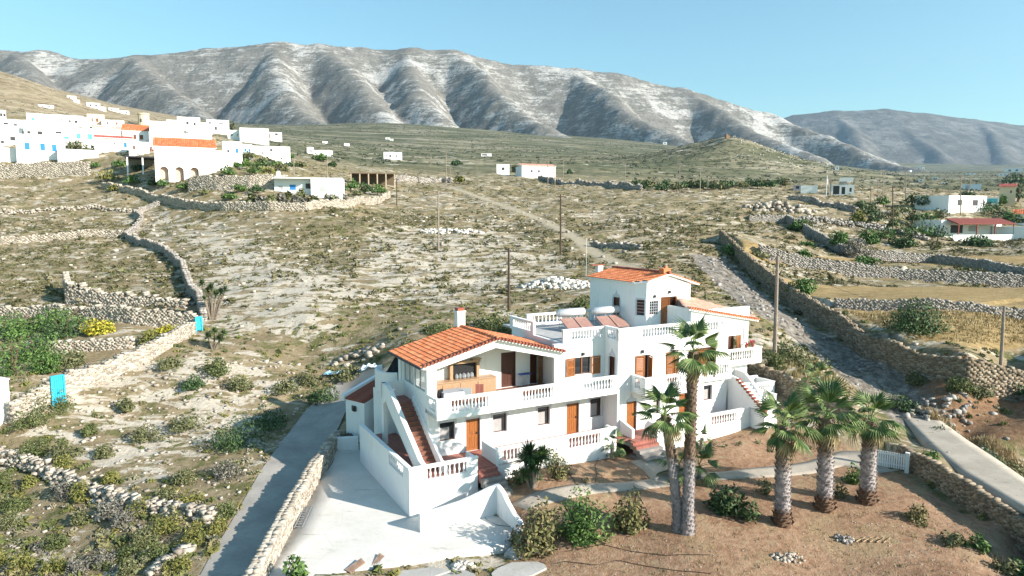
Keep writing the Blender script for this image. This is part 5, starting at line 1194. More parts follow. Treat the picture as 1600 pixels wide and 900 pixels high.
small_palm('small palm in front of the left lower balustrade', 957, 712, .75, .68, 18, 15)
# ---- yuccas, agaves
def spiky_mesh(n, L, w, seed, mat, droop=.3):
    rs = random.Random(seed); b = B()
    for i in range(n):
        el = rs.uniform(-.35, 1.4); az = i * 2.39996; d = Vector((math.cos(az) * math.cos(el), math.sin(az) * math.cos(el), math.sin(el))); s = Vector((-math.sin(az), math.cos(az), 0)); l = L * rs.uniform(.7, 1.1)
        m = d * l * .5 + Vector((0, 0, -.02)); e = d * l + Vector((0, 0, -droop * l * .4)); b.add([s * w * .5, -s * w * .5, m - s * w, m + s * w, e], [(0, 1, 2, 3), (3, 2, 4)])
    return b.mesh('leaf_head', mat)
ME_SP = [spiky_mesh(120, .62, .035, 1, M_LDARK), spiky_mesh(100, .55, .032, 2, M_LGREEN)]
def yucca(label, px, py_, heads, name='yucca', cat='yucca', mats=None, r=.09):
    p = G(px, py_); t = thing(name, label, cat, tuple(p))
    for i, (x, y, h, s) in enumerate(heads):
        B().tube([(x * .25, y * .25, -.1), (x * .6, y * .6, h * .5), (x, y, h)], r, 7, r * .6).build('stem', plain_stem, t)
        o = link('leaf_head', ME_SP[i % 2], t, (x, y, h)); o.scale = (s,) * 3; o.rotation_euler = (0, 0, i * 1.3)
    return t
plain_stem = plain('pale_stem', (.19, .155, .12), .25, 6, .9, .4)
yucca('tall dark green yucca clump with pale trunks in front of the villa', 832, 762, [(-.2,0,1.95,1.6),(.35,.1,1.65,1.3),(-.45,.2,1.5,1.3),(.05,-.2,1.2,1.2),(.6,.3,1.75,1.3),(-.1,.35,.7,1.1),(.2,.3,.5,1.0),(-.5,-.2,.8,1.1),(.1,.1,1.5,1.3)])
yucca('cluster of tall bare stemmed yuccas by the small turquoise gate', 331, 497, [(-.9,0,3.6,1.3),(-.4,.2,2.9,1.2),(.1,0,3.2,1.3),(.5,.1,2.5,1.2),(1.0,.2,2.7,1.2),(-.6,-.3,2.1,1.0),(1.5,.1,3.0,1.0)], r=.13)
yucca('green yucca tufts on the slope below the bare stemmed cluster', 334, 545, [(-.5,0,1.1,1.2),(.1,.1,1.6,1.2),(.6,0,.9,1.2),(.9,.2,1.4,1.1)])
# ---- shrubs of the near slope: each one seen
rsS = np.random.RandomState(21)
KIND = {'g': ('green_shrub', M_LSHRUB), 'o': ('olive_shrub', M_LOLIVE), 'y': ('yellow_shrub', M_LYEL), 't': ('grey_shrub', M_LGREY), 'd': ('dark_shrub', M_LDARK)}
NEAR = [  # px, py foot, width px, height px, kind, where
    (232,686,50,22,'o','under the tall mat of rock left of the driveway'),(295,668,56,22,'o','on the rock sheet nearest the driveway bend'),(335,585,48,24,'g','below the green yucca tufts'),(268,574,42,16,'o','against the pale sloping wall'),
    (75,640,70,34,'g','just right of the turquoise door'),(45,668,50,30,'g','left of the turquoise door by the white wall'),(52,712,44,30,'g','touching the rubble wall at its left end'),(105,712,50,24,'o','above the rubble wall, left'),(100,732,40,22,'y','above the rubble wall, nearest its left half'),(163,712,26,16,'o','on the rock above the rubble wall'),(140,680,20,18,'g','alone on the bare rock'),(195,640,26,18,'o','alone near the end of the sloping wall'),
    (288,752,40,22,'o','between rock slabs beside the driveway'),(175,752,24,18,'y','just above the middle of the rubble wall'),(258,780,40,20,'o','right above the rubble wall near its right end'),(295,786,36,20,'y','at the right end of the rubble wall'),(350,808,36,28,'g','on the driveway edge at the end of the rubble wall'),(340,832,34,24,'y','on the driveway edge below the end of the rubble wall'),
    (125,778,36,28,'y','big yellow one just below the rubble wall'),(100,775,40,24,'t','grey one just below the rubble wall'),(8,762,30,28,'g','at the left border below the rubble wall'),(45,758,26,16,'y','below the rubble wall near its left end'),(30,795,40,20,'g','second from the left border below the rubble wall'),(10,790,24,20,'o','at the left border, lower'),
    (170,808,44,30,'t','broad grey one in the middle of the near left corner'),(195,818,40,26,'t','grey one right of the broad grey one'),(225,800,40,26,'y','yellow one under the rubble wall, centre'),(262,828,50,30,'y','yellow patch below the rubble wall, right'),(300,845,54,30,'y','large yellow mound beside the driveway'),(225,850,40,24,'o','olive mound in the near left corner'),(245,872,46,28,'g','green mound in the near left corner'),(200,870,40,26,'g','green mound left of the yellow ones'),
    (87,856,36,20,'g','round green one on the bare reddish patch'),(15,825,36,30,'o','large olive one at the left border'),(38,890,40,30,'y','yellow one near the bottom left corner'),(85,892,34,24,'y','second yellow one near the bottom left corner'),(125,892,40,24,'t','grey one at the bottom edge'),(160,880,44,28,'t','wide grey one near the bottom edge'),(200,896,40,22,'o','olive one at the bottom edge'),(280,890,40,26,'y','yellow one at the bottom edge near the driveway'),(128,815,30,18,'o','small olive one on the bare patch'),(60,860,26,14,'t','small grey one on the bare patch'),(4,880,20,20,'y','yellow one in the bottom left corner'),
    (390,690,90,46,'d','large dark one in the shade at the driveway edge'),(355,700,60,34,'d','dark one left of the large dark one'),(420,665,60,36,'d','dark one above the large dark one'),(355,745,50,24,'t','grey one on the driveway edge'),(300,605,36,18,'d','on the ledge of rock'),(370,606,40,20,'o','on the boulders above the driveway'),(445,612,50,22,'o','between boulders near the top of the driveway'),(505,628,50,30,'d','dark one against the driveway edge'),(480,600,40,20,'o','small one above the driveway'),(545,590,50,18,'o','near the upper driveway end'),
    (1235,560,60,26,'g','at the foot of the pole behind the villa'),(1260,575,60,24,'o','right of the pole behind the villa'),(1205,575,40,26,'g','against the right end of the villa'),(1500,608,40,20,'g','on the bank of the stream bed'),(1530,618,40,18,'o','on the bank right of it'),(1580,610,34,18,'d','on the bank at the right border'),(1430,600,30,20,'o','by the corner of the retaining wall'),(1412,640,50,26,'d','in the shaded stream bed'),(1470,690,50,28,'d','lower in the shaded stream bed'),(1540,720,60,26,'d','on the track edge of the stream bed'),(1580,745,50,26,'o','on the track edge at the right border'),
    (690,520,60,16,'g','behind the ridge of the left roof'),(790,515,70,26,'g','long green one behind the left roof'),(760,512,50,24,'g','leafy one behind the left roof chimney'),(910,478,40,14,'g','left of the tower'),(640,545,30,16,'o','behind the left eave')]
for px, py_, w, h, k, where in NEAR:
    nm, m = KIND[k]; adj = {'g': 'green', 'o': 'olive', 'y': 'yellowish', 't': 'grey twiggy', 'd': 'dark'}[k]
    s = wpx(px, py_) * .95; lab = f'{adj} shrub {where}' if not any(a in where for a in ('one', 'mound', 'patch')) else where.replace(' one', f' {adj} shrub' if adj.split()[0] not in where else ' shrub')
    bush('shrub', lab + ' on the slope' if len(lab.split()) < 5 else lab, 'shrub', px, py_, w * s * 1.05, h * s * 1.15, m, max(.06, 2.1 * s), 1100, lumps=11, stems=0, shell=.8)
# ---- garden and orchard greenery on the left
for px, py_, w, h, m, lab in [(20,585,90,75,M_LGREEN,'big leafy green tree behind the white wall at the left border'),(60,560,70,50,M_LGREEN,'leafy green tree above the turquoise door'),(100,525,60,34,M_LDARK,'dusky round bush in the terraced garden'),(95,510,90,34,M_LGREEN,'bright green tree at the back of the terraced garden'),(30,525,80,40,M_LGREEN,'green tree at the left border of the terraced garden'),(155,520,50,22,M_LYELFL,'yellow flowering bush in the terraced garden'),(260,524,56,20,M_LYELFL,'yellow flowering bush near the small turquoise gate'),(240,536,40,20,M_LYEL,'yellow green bush below the flowering one'),(105,572,60,26,M_LOLIVE,'prickly pear clump just above the turquoise door'),(75,580,40,30,M_LGREEN,'green bush leaning over the sloping wall')]:
    pbush('bush', lab, 'bush', px, py_, w, h, m, 2.2, 1700, lumps=15, shell=.7)
for px, py_, w, h, m, lab in [(1252,458,46,26,M_LGREEN,'green bush in the upper dry field'),(1432,518,96,50,M_LDARK,'large dark green bush in the lower dry field'),(1145,397,40,18,M_LGREEN,'bright bush where the retaining wall begins'),(1185,400,40,12,M_LOLIVE,'low bush along the wall top'),(1255,402,24,12,M_LGREEN,'small bush in the narrow top field'),(1358,408,44,14,M_LGREEN,'green bush at the wall of the narrow top field'),(1340,398,50,22,M_LGREY,'grey tangle of twigs above the narrow field'),(1410,478,16,8,M_LGREEN,'little bush in the lower field'),
    (1250,356,32,16,M_LGREEN,'round bush left above the stepped fields'),(1312,384,26,26,M_LGREEN,'round green bush above the stepped fields'),(1355,380,26,24,M_LGREEN,'second round green bush above the stepped fields'),(1410,385,36,22,M_LDARK,'third bush above the stepped fields'),(1260,386,24,10,M_LGREEN,'low bush on the top wall'),(1525,385,46,20,M_LDARK,'dark bush before the veranda house'),(1340,345,20,16,M_LYEL,'yellow bush in the lane')]:
    pbush('bush', lab, 'bush', px, py_, w, h, m, 2.4, int(520 + w * h * .55), lumps=12, shell=.7)
# ---- trees at middle distance
def tree(label, px, py_, w, h, mat, n=420, group='trees around the hamlets', leafpx=2.3, trunk=.3):
    s = wpx(px, py_); c = G(px, py_); rs = np.random.RandomState(int(px * 13 + py_ * 7) % 99991); t = thing('tree', label, 'tree', tuple(c), 0, group)
    V, F = leaves_np(rs, n, np.array([w * s / 2, w * s / 2 * .9, h * s * (1 - trunk * .6)]), leafpx * s, 10); V[:, 2] += h * s * trunk * .6
    link('crown', np_mesh('crown', V, F, mat), t)
    b = B(); H_ = h * s
    b.tube([(0, 0, -.3), (.02 * H_, 0, H_ * trunk), (0, .03 * H_, H_ * .7)], .045 * H_, 6, .015 * H_)
    for i in range(3):
        a = i * 2.1; b.tube([(0, 0, H_ * trunk * .8), (math.cos(a) * w * s * .25, math.sin(a) * w * s * .25, H_ * .65)], .025 * H_, 5, .01 * H_)
    b.build('trunk', M_BARK, t); return t
TR = [(1360,340,36,26,'d'),(1395,345,36,28,'o'),(1370,352,34,24,'d'),(1345,330,28,20,'d'),(1400,358,34,26,'g'),(1425,350,36,30,'d'),(1450,352,34,28,'g'),(1440,372,50,34,'g'),(1415,372,40,30,'d'),(1465,375,40,26,'d'),(1385,375,36,24,'g'),(1470,345,30,24,'o'),(1425,322,36,22,'d'),(1445,325,28,24,'d'),(1380,322,26,18,'g'),(1410,335,30,20,'o'),
      (1545,332,50,20,'d'),(1560,340,50,22,'d'),(1580,350,40,24,'g'),(1575,350,30,16,'d'),(1590,318,50,44,'d'),(1510,312,26,22,'d'),(1585,290,50,26,'d'),(1562,322,22,20,'g'),
      (120,236,34,20,'o'),(140,240,24,14,'o'),(214,238,20,14,'g'),(115,212,24,9,'d'),(68,212,18,10,'o'),(82,212,18,8,'d'),(168,285,40,24,'y'),(205,290,30,20,'g'),(180,300,30,16,'y'),(190,262,36,12,'g'),(215,266,20,10,'d'),(255,292,24,14,'g'),(285,296,24,14,'g'),(355,276,30,22,'g'),(398,275,36,26,'g'),(420,278,36,22,'y'),(410,262,40,20,'d'),(440,270,30,18,'o'),(388,248,26,12,'o'),(455,262,26,12,'d'),
      (375,300,24,14,'g'),(400,302,26,18,'d'),(360,312,28,12,'g'),(500,252,30,14,'g'),(345,205,14,11,'o'),(362,204,10,14,'o'),(548,298,30,22,'g'),(570,304,30,24,'d'),(590,304,24,18,'g'),(556,308,26,14,'o'),(534,300,20,14,'g'),
      (20,212,16,8,'o'),(145,206,12,8,'d'),(262,206,10,7,'g'),(290,214,12,8,'d'),(372,262,16,10,'g'),(345,262,16,14,'d'),(452,248,16,9,'g'),(130,246,14,9,'g'),(100,206,10,6,'d'),(430,262,22,14,'g'),(385,262,18,14,'g'),(470,262,20,10,'o'),(520,262,16,10,'d'),(240,290,18,10,'d'),(150,262,22,9,'g'),(320,304,16,10,'o'),
      (718,286,22,12,'y'),(714,258,22,8,'d'),(806,270,14,14,'o'),(890,273,10,8,'d')]
ORD = ['first','second','third','fourth','fifth','sixth','seventh','eighth','ninth','tenth','eleventh','twelfth','thirteenth','fourteenth','fifteenth','sixteenth','seventeenth','eighteenth','nineteenth','twentieth','twenty-first','twenty-second','twenty-third','twenty-fourth']
def _reg(px): return 'among the bushes below the right hamlet' if 1300 < px < 1480 else 'beside the white houses at the right edge' if px >= 1480 else 'in the gardens of the left village' if px < 480 else 'near the low carport' if px < 620 else 'by the cottages at the field crest'
_cnt = {}
for i, (px, py_, w, h, k) in enumerate(sorted(TR)):
    nm, m = KIND[k]; m = M_LGREEN if k == 'g' else m; adj = {'g': 'green', 'o': 'pale olive', 'y': 'yellow green', 'd': 'dark green'}[k]
    reg = 'among the bushes below the right hamlet' if 1300 < px < 1480 else 'beside the white houses at the right edge' if px >= 1480 else 'in the gardens of the left village' if px < 480 else 'near the low carport' if px < 620 else 'by the cottages at the field crest'
    q_ = _cnt[(adj, reg)] = _cnt.get((adj, reg), 0) + 1
    tree(f'{adj} tree {reg}, {ORD[q_ - 1]} such from left', px, py_, w, h, m, 260, group=f'{adj} trees {reg}')
for i in range(22):
    px = 985 + i * 11.5 + rsS.uniform(-4, 4); py_ = 296 + rsS.uniform(-2, 3) - (4 if px > 1130 else 0); 
    tree(f'dark tree, {ORD[i]} from left in the row along the field crest', px, py_, rsS.uniform(18, 30), rsS.uniform(12, 20), M_LDARK if i % 3 else M_LOLIVE, 200, group='trees in the row along the field crest')
# grey agaves and cacti in front of the low blue and white house
for i, (px, py_) in enumerate([(395,316),(408,318),(424,318),(440,316),(452,312),(462,318),(470,310),(476,317),(492,318),(512,316),(522,318),(535,314)]):
    s = wpx(px, py_); bush('agave_clump', f'grey green spiky clump in front of the low blue and white house, {ORD[i]} along', 'agave', px, py_, 16 * s, 15 * s, M_LGREY if i % 2 else M_LOLIVE, 4 * s, 130, group='spiky clumps in front of the low blue and white house', stems=0)

# ================================================================ scrub: nobody could count it
def mound_templates(k, n, seed, up=.5):
    out = []
    for i in range(k):
        rs = np.random.RandomState(seed + i); V, F = leaves_np(rs, n, np.array([.5, .5, .42]), .17, 5, .6, up=up); out.append((V, F))
    return out
def m_scrub(name, green=False):
    n = N(name); g = n.new('ShaderNodeNewGeometry'); co = n.coord(); t = n.new('ShaderNodeSeparateColor'); n.l.new(n.attr('tint'), t.inputs[0])
    a = n.ramp(t.outputs[0], [(.0, (.050, .056, .021)), (.35, (.088, .092, .036)), (.62, (.14, .125, .06)), (.82, (.20, .175, .11)), (1, (.095, .115, .034))])
    if green: a = n.ramp(t.outputs[0], [(.0, (.065, .085, .026)), (.3, (.105, .135, .038)), (.5, (.19, .18, .045)), (.7, (.20, .175, .10)), (.85, (.27, .245, .19)), (1, (.085, .12, .03))])
    n.col(n.mix(n.math('MULTIPLY', g.outputs['Random Per Island'], .55), a, n.mix(.5, a, (.30, .27, .16)))); n.rough(.9); n.b.inputs['Specular IOR Level'].default_value = .1; return n.m
M_SCRUB = m_scrub('scrub_leaves')
def scrub(name, label, x, y, sz, tmpl, seed, hmul=1.0, mat=None):
    rs = np.random.RandomState(seed); n = len(x); z = ground(x, y)[0] - .04; k = rs.randint(0, len(tmpl), n); ang = rs.uniform(0, 6.28, n); tint = rs.uniform(0, 1, n)
    Vs, Fs, Ts, o = [], [], [], 0
    for i in range(len(tmpl)):
        m = k == i; q = m.sum()
        if not q: continue
        V, F = tmpl[i]; c, s = np.cos(ang[m])[:, None], np.sin(ang[m])[:, None]; S = sz[m][:, None]
        X = (V[None, :, 0] * c - V[None, :, 1] * s) * S + x[m][:, None]; Y = (V[None, :, 0] * s + V[None, :, 1] * c) * S + y[m][:, None]; Z = V[None, :, 2] * S * hmul + z[m][:, None]
        Vs.append(np.stack([X, Y, Z], -1).reshape(-1, 3)); Fs.append((F[None] + (np.arange(q) * len(V))[:, None, None]).reshape(-1, 4) + o); o += q * len(V); Ts.append(np.repeat(tint[m], len(V)))
    T = np.concatenate(Ts); return link(name, np_mesh(name, np.concatenate(Vs), np.concatenate(Fs), mat or M_SCRUB, False, {'tint': np.stack([T, T, T], 1)}), label=label, cat='scrub', kind='stuff')
def open_ground(x, y, dens_seed, thr):
    bad = zmask(x, y, Z_FLAT) | zmask(x, y, Z_SOIL) | zmask(x, y, Z_FIELD) | (seg_d(x, y, L_BED) < 2.8) | (seg_d(x, y, L_TRAIL) < 1.4)
    d = fbm(x / 9, y / 9, dens_seed, 4) + fbm(x / 2.2, y / 2.2, dens_seed + 5, 2) * .5
    return ~bad & (d > thr)
def fan_points(rs, n, u0, u1, Y0, Y1, p=2.0):
    Y = (rs.uniform(Y0 ** p, Y1 ** p, n)) ** (1 / p); u = rs.uniform(u0, u1, n); return (u - 800) / (FPX * _cp) * Y, Y
rs = np.random.RandomState(78)
x, y = in_px([(-60,700),(100,740),(250,790),(345,812),(345,850),(300,900),(-60,930)])(rs, 250)
scrub('corner_scrub', 'thick green, yellow and grey herbs in the near left corner', x, y, np.exp(rs.uniform(-1.0, .05, len(x))), mound_templates(6, 75, 150), 11, .9, m_scrub('corner_scrub_leaves', True))
rs = np.random.RandomState(77)
x, y = fan_points(rs, 7500, -250, 1850, 27, 75, 1.8); m = open_ground(x, y, 31, -.10); x, y = x[m], y[m]; rk_ = zmask(x, y, Z_ROCK); kk = ~rk_ | (rs.uniform(0, 1, len(x)) < .35); x, y = x[kk], y[kk]
scrub('near_scrub', 'low cushions of scrub and dry herbs around the villa', x, y, np.exp(rs.uniform(-1.5, -.1, len(x))), mound_templates(6, 60, 100), 1, 1.0, m_scrub('near_scrub_leaves', True))
x, y = fan_points(rs, 27000, -250, 1850, 75, 150, 1.6); m = open_ground(x, y, 31, -.10); x, y = x[m], y[m]; kk = ~zmask(x, y, Z_ROCK) | (rs.uniform(0, 1, len(x)) < .5); x, y = x[kk], y[kk]
scrub('slope_scrub', 'low scrub scattered over the slope behind the villa', x, y, np.exp(rs.normal(-.45, .5, len(x)).clip(-1.4, .75)), mound_templates(6, 20, 200), 2, .8)
x, y = fan_points(rs, 14000, -250, 1850, 150, 300, 1.6); m = open_ground(x, y, 33, -.08); x, y = x[m], y[m]
scrub('upper_scrub', 'low scrub on the upper slope below the cottages', x, y, np.exp(rs.uniform(-.4, .7, len(x))), mound_templates(5, 12, 300), 3, .7)
x, y = fan_points(rs, 13000, -250, 1900, 290, 1700, 1.3); d = fbm(x / 90, y / 130, 41, 4) + fbm(x / 25, y / 25, 42, 3) * .5; m = (d > -.02) & ((x / y * FPX + 800) > 440 - np.clip(y - 300, 0, 1200) * .12); x, y = x[m], y[m]
scrub('valley_trees', 'olive trees and bushes spotting the far valley', x, y, np.exp(rs.uniform(.7, 1.75, len(x))), mound_templates(5, 14, 400), 4, .85, m_leaf('valley_leaves', (.034, .044, .026), (.06, .072, .042), (.10, .108, .066)))
x, y = fan_points(rs, 2600, -250, 330, 320, 900, 1.3); d = fbm(x / 40, y / 60, 44, 4); m = d > -.02; x, y = x[m], y[m]
scrub('hillside_scrub', 'scattered scrub on the brown hillside above the village', x, y, np.exp(rs.uniform(.2, 1.2, len(x))), mound_templates(5, 12, 600), 12, .7, bpy.data.materials['valley_leaves'])
P_ = py(1140, 217, 620); q = rs.normal(0, 1, (2600, 2)); x = P_[0] + q[:, 0] * 62 - 14; y = P_[1] + q[:, 1] * 60 - 30; kk = rs.uniform(0, 1, len(x)) < np.where(x < P_[0], 1, .5); x, y = x[kk], y[kk]
scrub('hill_scrub', 'dark scrub covering the small rocky hill', x, y, np.exp(rs.uniform(.3, 1.3, len(x))), mound_templates(5, 12, 500), 9, .7, bpy.data.materials['valley_leaves'])
# dry grass along the track and in the fields
def grass(name, label, x, y, h, n_bl, seed, cols):
    rs = np.random.RandomState(seed); k = len(x); z = ground(x, y)[0]; X = np.repeat(x, n_bl) + rs.normal(0, .12, k * n_bl); Y = np.repeat(y, n_bl) + rs.normal(0, .12, k * n_bl); Z = np.repeat(z, n_bl); q = k * n_bl
    a = rs.uniform(0, 6.28, q); hh = h * rs.uniform(.5, 1.3, q); w = .025 * np.clip(Y / 40, 1, 4); lx, ly = rs.normal(0, .3, q) * hh, rs.normal(0, .3, q) * hh
    V = np.stack([np.stack([X - np.cos(a) * w, Y - np.sin(a) * w, Z - .03], -1), np.stack([X + np.cos(a) * w, Y + np.sin(a) * w, Z - .03], -1), np.stack([X + lx, Y + ly, Z + hh], -1)], 1).reshape(-1, 3)
    link(name, np_mesh(name, V, np.arange(3 * q).reshape(q, 3), m_leaf(name + '_blades', *cols)), label=label, cat='grass', kind='stuff')
gx_, gy_ = in_px([(1440,642),(1470,650),(1530,690),(1620,745),(1720,790),(1720,830),(1640,780),(1560,720),(1500,685),(1455,655)])(rs, 700)
grass('track_grass', 'tall dry grass along the far edge of the concrete track', gx_, gy_, .45, 9, 5, ((.26, .18, .09), (.38, .28, .15), (.48, .38, .22)))
gx_, gy_ = in_px([(1205,552),(1290,570),(1320,600),(1330,650),(1280,630),(1200,590)])(rs, 420)
grass('slope_grass', 'dry grass on the slope behind the right end of the villa', gx_, gy_, .35, 8, 6, ((.18, .15, .06), (.30, .24, .11), (.40, .34, .18)))
gx_, gy_ = in_px([(1318,486),(1450,486),(1600,492),(1720,494),(1720,536),(1600,536),(1513,538),(1405,518),(1366,504)])(rs, 1500)
grass('field_grass', 'sparse dry stubble in the stepped fields', gx_, gy_, .25, 5, 7, ((.20, .15, .06), (.33, .24, .11), (.40, .32, .16)))
gx_, gy_ = in_px([(800,880),(1000,835),(1240,830),(1420,770),(1600,880),(1640,960),(780,960)])(rs, 420)
grass('garden_weeds', 'thin weeds on the bare garden soil', gx_, gy_, .13, 5, 8, ((.10, .11, .04), (.22, .18, .08), (.36, .29, .16)))
# ================================================================ hamlets
M_VWHITE = m_plaster('lime_wash', (.80, .80, .79), .12); M_VPINK = m_plaster('pink_wash', (.62, .44, .36), .12); M_VCREAM = m_plaster('cream_wash', (.60, .50, .36), .15); M_VBLUE = m_plaster('pale_blue_wash', (.60, .68, .76), .08)
M_SHBLUE = plain('blue_paint', (.03, .20, .55), .1, 4, .5); M_SHTURQ = plain('turquoise_paint', (.10, .46, .56), .1, 4, .5); M_SHDARK = plain('dark_opening', (.05, .048, .05), .2, 4, .6); M_SHGREY = plain('grey_shutter', (.42, .43, .44), .1, 4, .6); M_SHBROWN = plain('brown_door', (.16, .065, .035), .2, 5, .6)
M_VTILE = m_tile('village_tile', (.50, .13, .05), (.60, .17, .065), (.66, .23, .10)); M_VTILER = m_tile('village_red_tile', (.36, .075, .06), (.44, .11, .085), (.5, .15, .12)); M_VROOFD = m_tile('dark_red_roof', (.14, .035, .03), (.19, .05, .04), (.24, .07, .055))
M_TURQ = plain('turquoise_door', (.03, .42, .60), .12, 4, .5)
SHC = {'b': M_SHBLUE, 't': M_SHTURQ, 'd': M_SHDARK, 'g': M_SHGREY, 'n': M_SHBROWN}
def cottage(label, x0, x1, yt, yb, wins=(), depth=7.0, mat=None, roof=None, yaw=None, name='village_house', cat='house', Y=None, extra=None, roofmat=None, rh=1.6, par=.25):
    """house whose front spans pixels x0..x1, yt..yb on the photograph; wins: (x, y, w, h, kind) in the same pixels"""
    mat = mat or M_VWHITE; xc = (x0 + x1) / 2; c = G(xc, yb) if Y is None else py(xc, yb, Y)
    az = math.atan2(c[0], c[1]); yw = -az if yaw is None else math.radians(yaw)
    s = math.hypot(c[0], c[1]) / FPX * math.cos(az) * 1.0; fs = max(.3, math.cos(yw + az)); sx = s / fs / 1.0
    W, H = (x1 - x0) * sx, (yb - yt) * s
    t = thing(name, label, cat, tuple(c), yw)
    ops = []
    for (wx, wy, ww, wh, k) in wins:
        ops.append(((wx - xc - ww / 2) * sx, (wx - xc + ww / 2) * sx, max(.02, (yb - wy - wh / 2) * s), (yb - wy + wh / 2) * s))
    b = panel(B(), 'u', 0, .28, -W / 2, W / 2, -1.5, H, ops)
    b.box(-W / 2, -W / 2 + .28, .281, depth, -1.5, H); b.box(W / 2 - .28, W / 2, .281, depth, -1.5, H); b.box(-W / 2 + .281, W / 2 - .281, depth - .28, depth, -1.5, H)
    b.box(-W / 2 + .281, W / 2 - .281, .281, depth - .281, H - par - .2, H - par)
    b.build('wall', mat, t)
    for (o, (wx, wy, ww, wh, k)) in zip(ops, wins):
        f = B().box(o[0], o[1], .10, .16, o[2], o[3])
        if k in 'bt': f.box(o[0] + .03, (o[0] + o[1]) / 2 - .02, .06, .10, o[2] + .03, o[3] - .03); f.box((o[0] + o[1]) / 2 + .02, o[1] - .03, .06, .10, o[2] + .03, o[3] - .03)
        f.build('door' if wh > 1.7 * ww and k == 'n' else 'window', SHC[k], t)
    if roof == 'gable':      # ridge along the front
        rm = roofmat or M_VTILE; e = .3
        r = B(); r.hexa([(-W/2-e, -e, H - .02), (W/2+e, -e, H - .02), (W/2+e, depth/2, H + rh - .02), (-W/2-e, depth/2, H + rh - .02), (-W/2-e, -e, H + .14), (W/2+e, -e, H + .14), (W/2+e, depth/2, H + rh + .14), (-W/2-e, depth/2, H + rh + .14)])
        r.hexa([(-W/2-e, depth/2, H + rh - .02), (W/2+e, depth/2, H + rh - .02), (W/2+e, depth+e, H - .02), (-W/2-e, depth+e, H - .02), (-W/2-e, depth/2, H + rh + .14), (W/2+e, depth/2, H + rh + .14), (W/2+e, depth+e, H + .14), (-W/2-e, depth+e, H + .14)])
        ro = r.build('roof', mat, t)
        sl = Vector((0, depth/2 + e, rh)); tiles('roof_tiles', (-W/2-e, -e, H + .15), (1, 0, 0), sl, W + 2*e, sl.length, rm, ro, .42, .8, .09)
        gbl = B(); gbl.prism([(0.01, H), (depth - .01, H), (depth/2, H + rh)], -W/2 + .01, -W/2 + .25, 0); gbl.prism([(0.01, H), (depth - .01, H), (depth/2, H + rh)], W/2 - .25, W/2 - .01, 0); gbl.build('gable', mat, t)
    elif roof == 'shed':
        r = B(); r.hexa([(-W/2-.2, -.5, H - .02), (W/2+.2, -.5, H - .02), (W/2+.2, depth*.6, H + rh), (-W/2-.2, depth*.6, H + rh), (-W/2-.2, -.5, H + .12), (W/2+.2, -.5, H + .12), (W/2+.2, depth*.6, H + rh + .14), (-W/2-.2, depth*.6, H + rh + .14)]); ro = r.build('roof', mat, t)
        sl = Vector((0, depth*.6 + .5, rh)); tiles('roof_tiles', (-W/2-.2, -.5, H + .13), (1, 0, 0), sl, W + .4, sl.length, roofmat or M_VTILER, ro, .42, .8, .09)
    if extra: extra(t, W, H, s, sx, xc, yb)
    return t
# -- left village
cottage('tiny white house with dark windows at the upper left border', -2, 9, 173, 194, [(3,180,3,5,'d'),(7,180,3,5,'d')], 6)
cottage('long low white house at the left border below the tiny one', -30, 30, 186, 207, [(8,193,6,3,'d'),(20,194,4,3,'d')], 8)
cottage('white house with shaded porch at the left border', -30, 36, 199, 226, [(12,216,18,6,'d'),(33,207,6,8,'d')], 8)
cottage('upper white village house with three tiny turquoise windows', 48, 96, 179, 198, [(56,188,3.5,4.5,'t'),(69,187,2.5,3,'g'),(77,187,3,3,'g'),(93,187,1.6,6,'n')], 8)
cottage('white house beside the dark red bougainvillea', 95, 128, 181, 198, [(99,188,3,5,'n'),(110,190,2.5,4,'d'),(118,190,4,4,'d')], 7)
cottage('pink washed house at the upper end of the village', 139, 162, 179, 197, [(145,188,2.5,5,'n'),(152,188,3,5,'n')], 7, M_VPINK)
cottage('wide blank white house in the middle of the village', 46, 108, 191, 224, [(90,207,8,3,'d'),(66,209,6,5,'d'),(52,209,4,4,'d')], 9)
cottage('white house with three bright blue window shutters', 34, 96, 212, 251, [(48,230,6.4,10.5,'b'),(67.5,230,6.2,10.5,'b'),(82.5,231,6.2,10.5,'b')], 9)
cottage('white garden wall building at the left border with blue shutter', -30, 34, 231, 252, [(29,233,6,5,'b')], 6, par=.1)
cottage('white house with two turquoise shuttered windows', 104, 156, 201, 233, [(125,213.5,5.4,8,'t'),(140,213.5,5.6,8,'t'),(109,217,6.5,4,'t')], 8)
cottage('white house under a faded rose tiled roof with blue door', 153, 204, 217, 238, [(194,226,4,7,'b'),(180,225,2,3,'d')], 7, roof='shed', roofmat=M_VTILER, rh=1.1)
cottage('white house under an orange tiled gable roof', 196, 238, 206, 225, [(212,214.5,4,7,'n'),(221,214.5,4.5,7,'n')], 8, roof='gable', rh=2.4)
cottage('low brown roofed white house behind the turquoise windows', 148, 186, 200, 214, [], 6, roof='shed', roofmat=M_VTILER, rh=.7)
cottage('white house with pale blue shutters right of the orange roof', 238, 284, 196, 224, [(249,210,4,7,'t'),(258,211,6,7,'t'),(268,211,4,6,'t')], 8)
cottage('taller white house with a balcony in the upper village', 280, 312, 184, 212, [(294,193,3.5,4,'d'),(304,194,3,4,'d'),(300,202,16,4,'g')], 7)
cottage('white house with small windows, last on the upper row', 325, 357, 188, 209, [(330,193,2.2,4,'d'),(345,193,7,1.5,'d'),(338,201,3,5,'d')], 7)
cottage('long white house front between the orange roofs', 240, 327, 208, 228, [], 9)
cottage('blank white block on the ridge right of the village', 377, 419, 201, 224, [], 8)
cottage('small house with dark red door beside the blank white block', 418, 440, 207, 220, [(421,213,3,8,'n'),(432,210,4,3,'d')], 6)
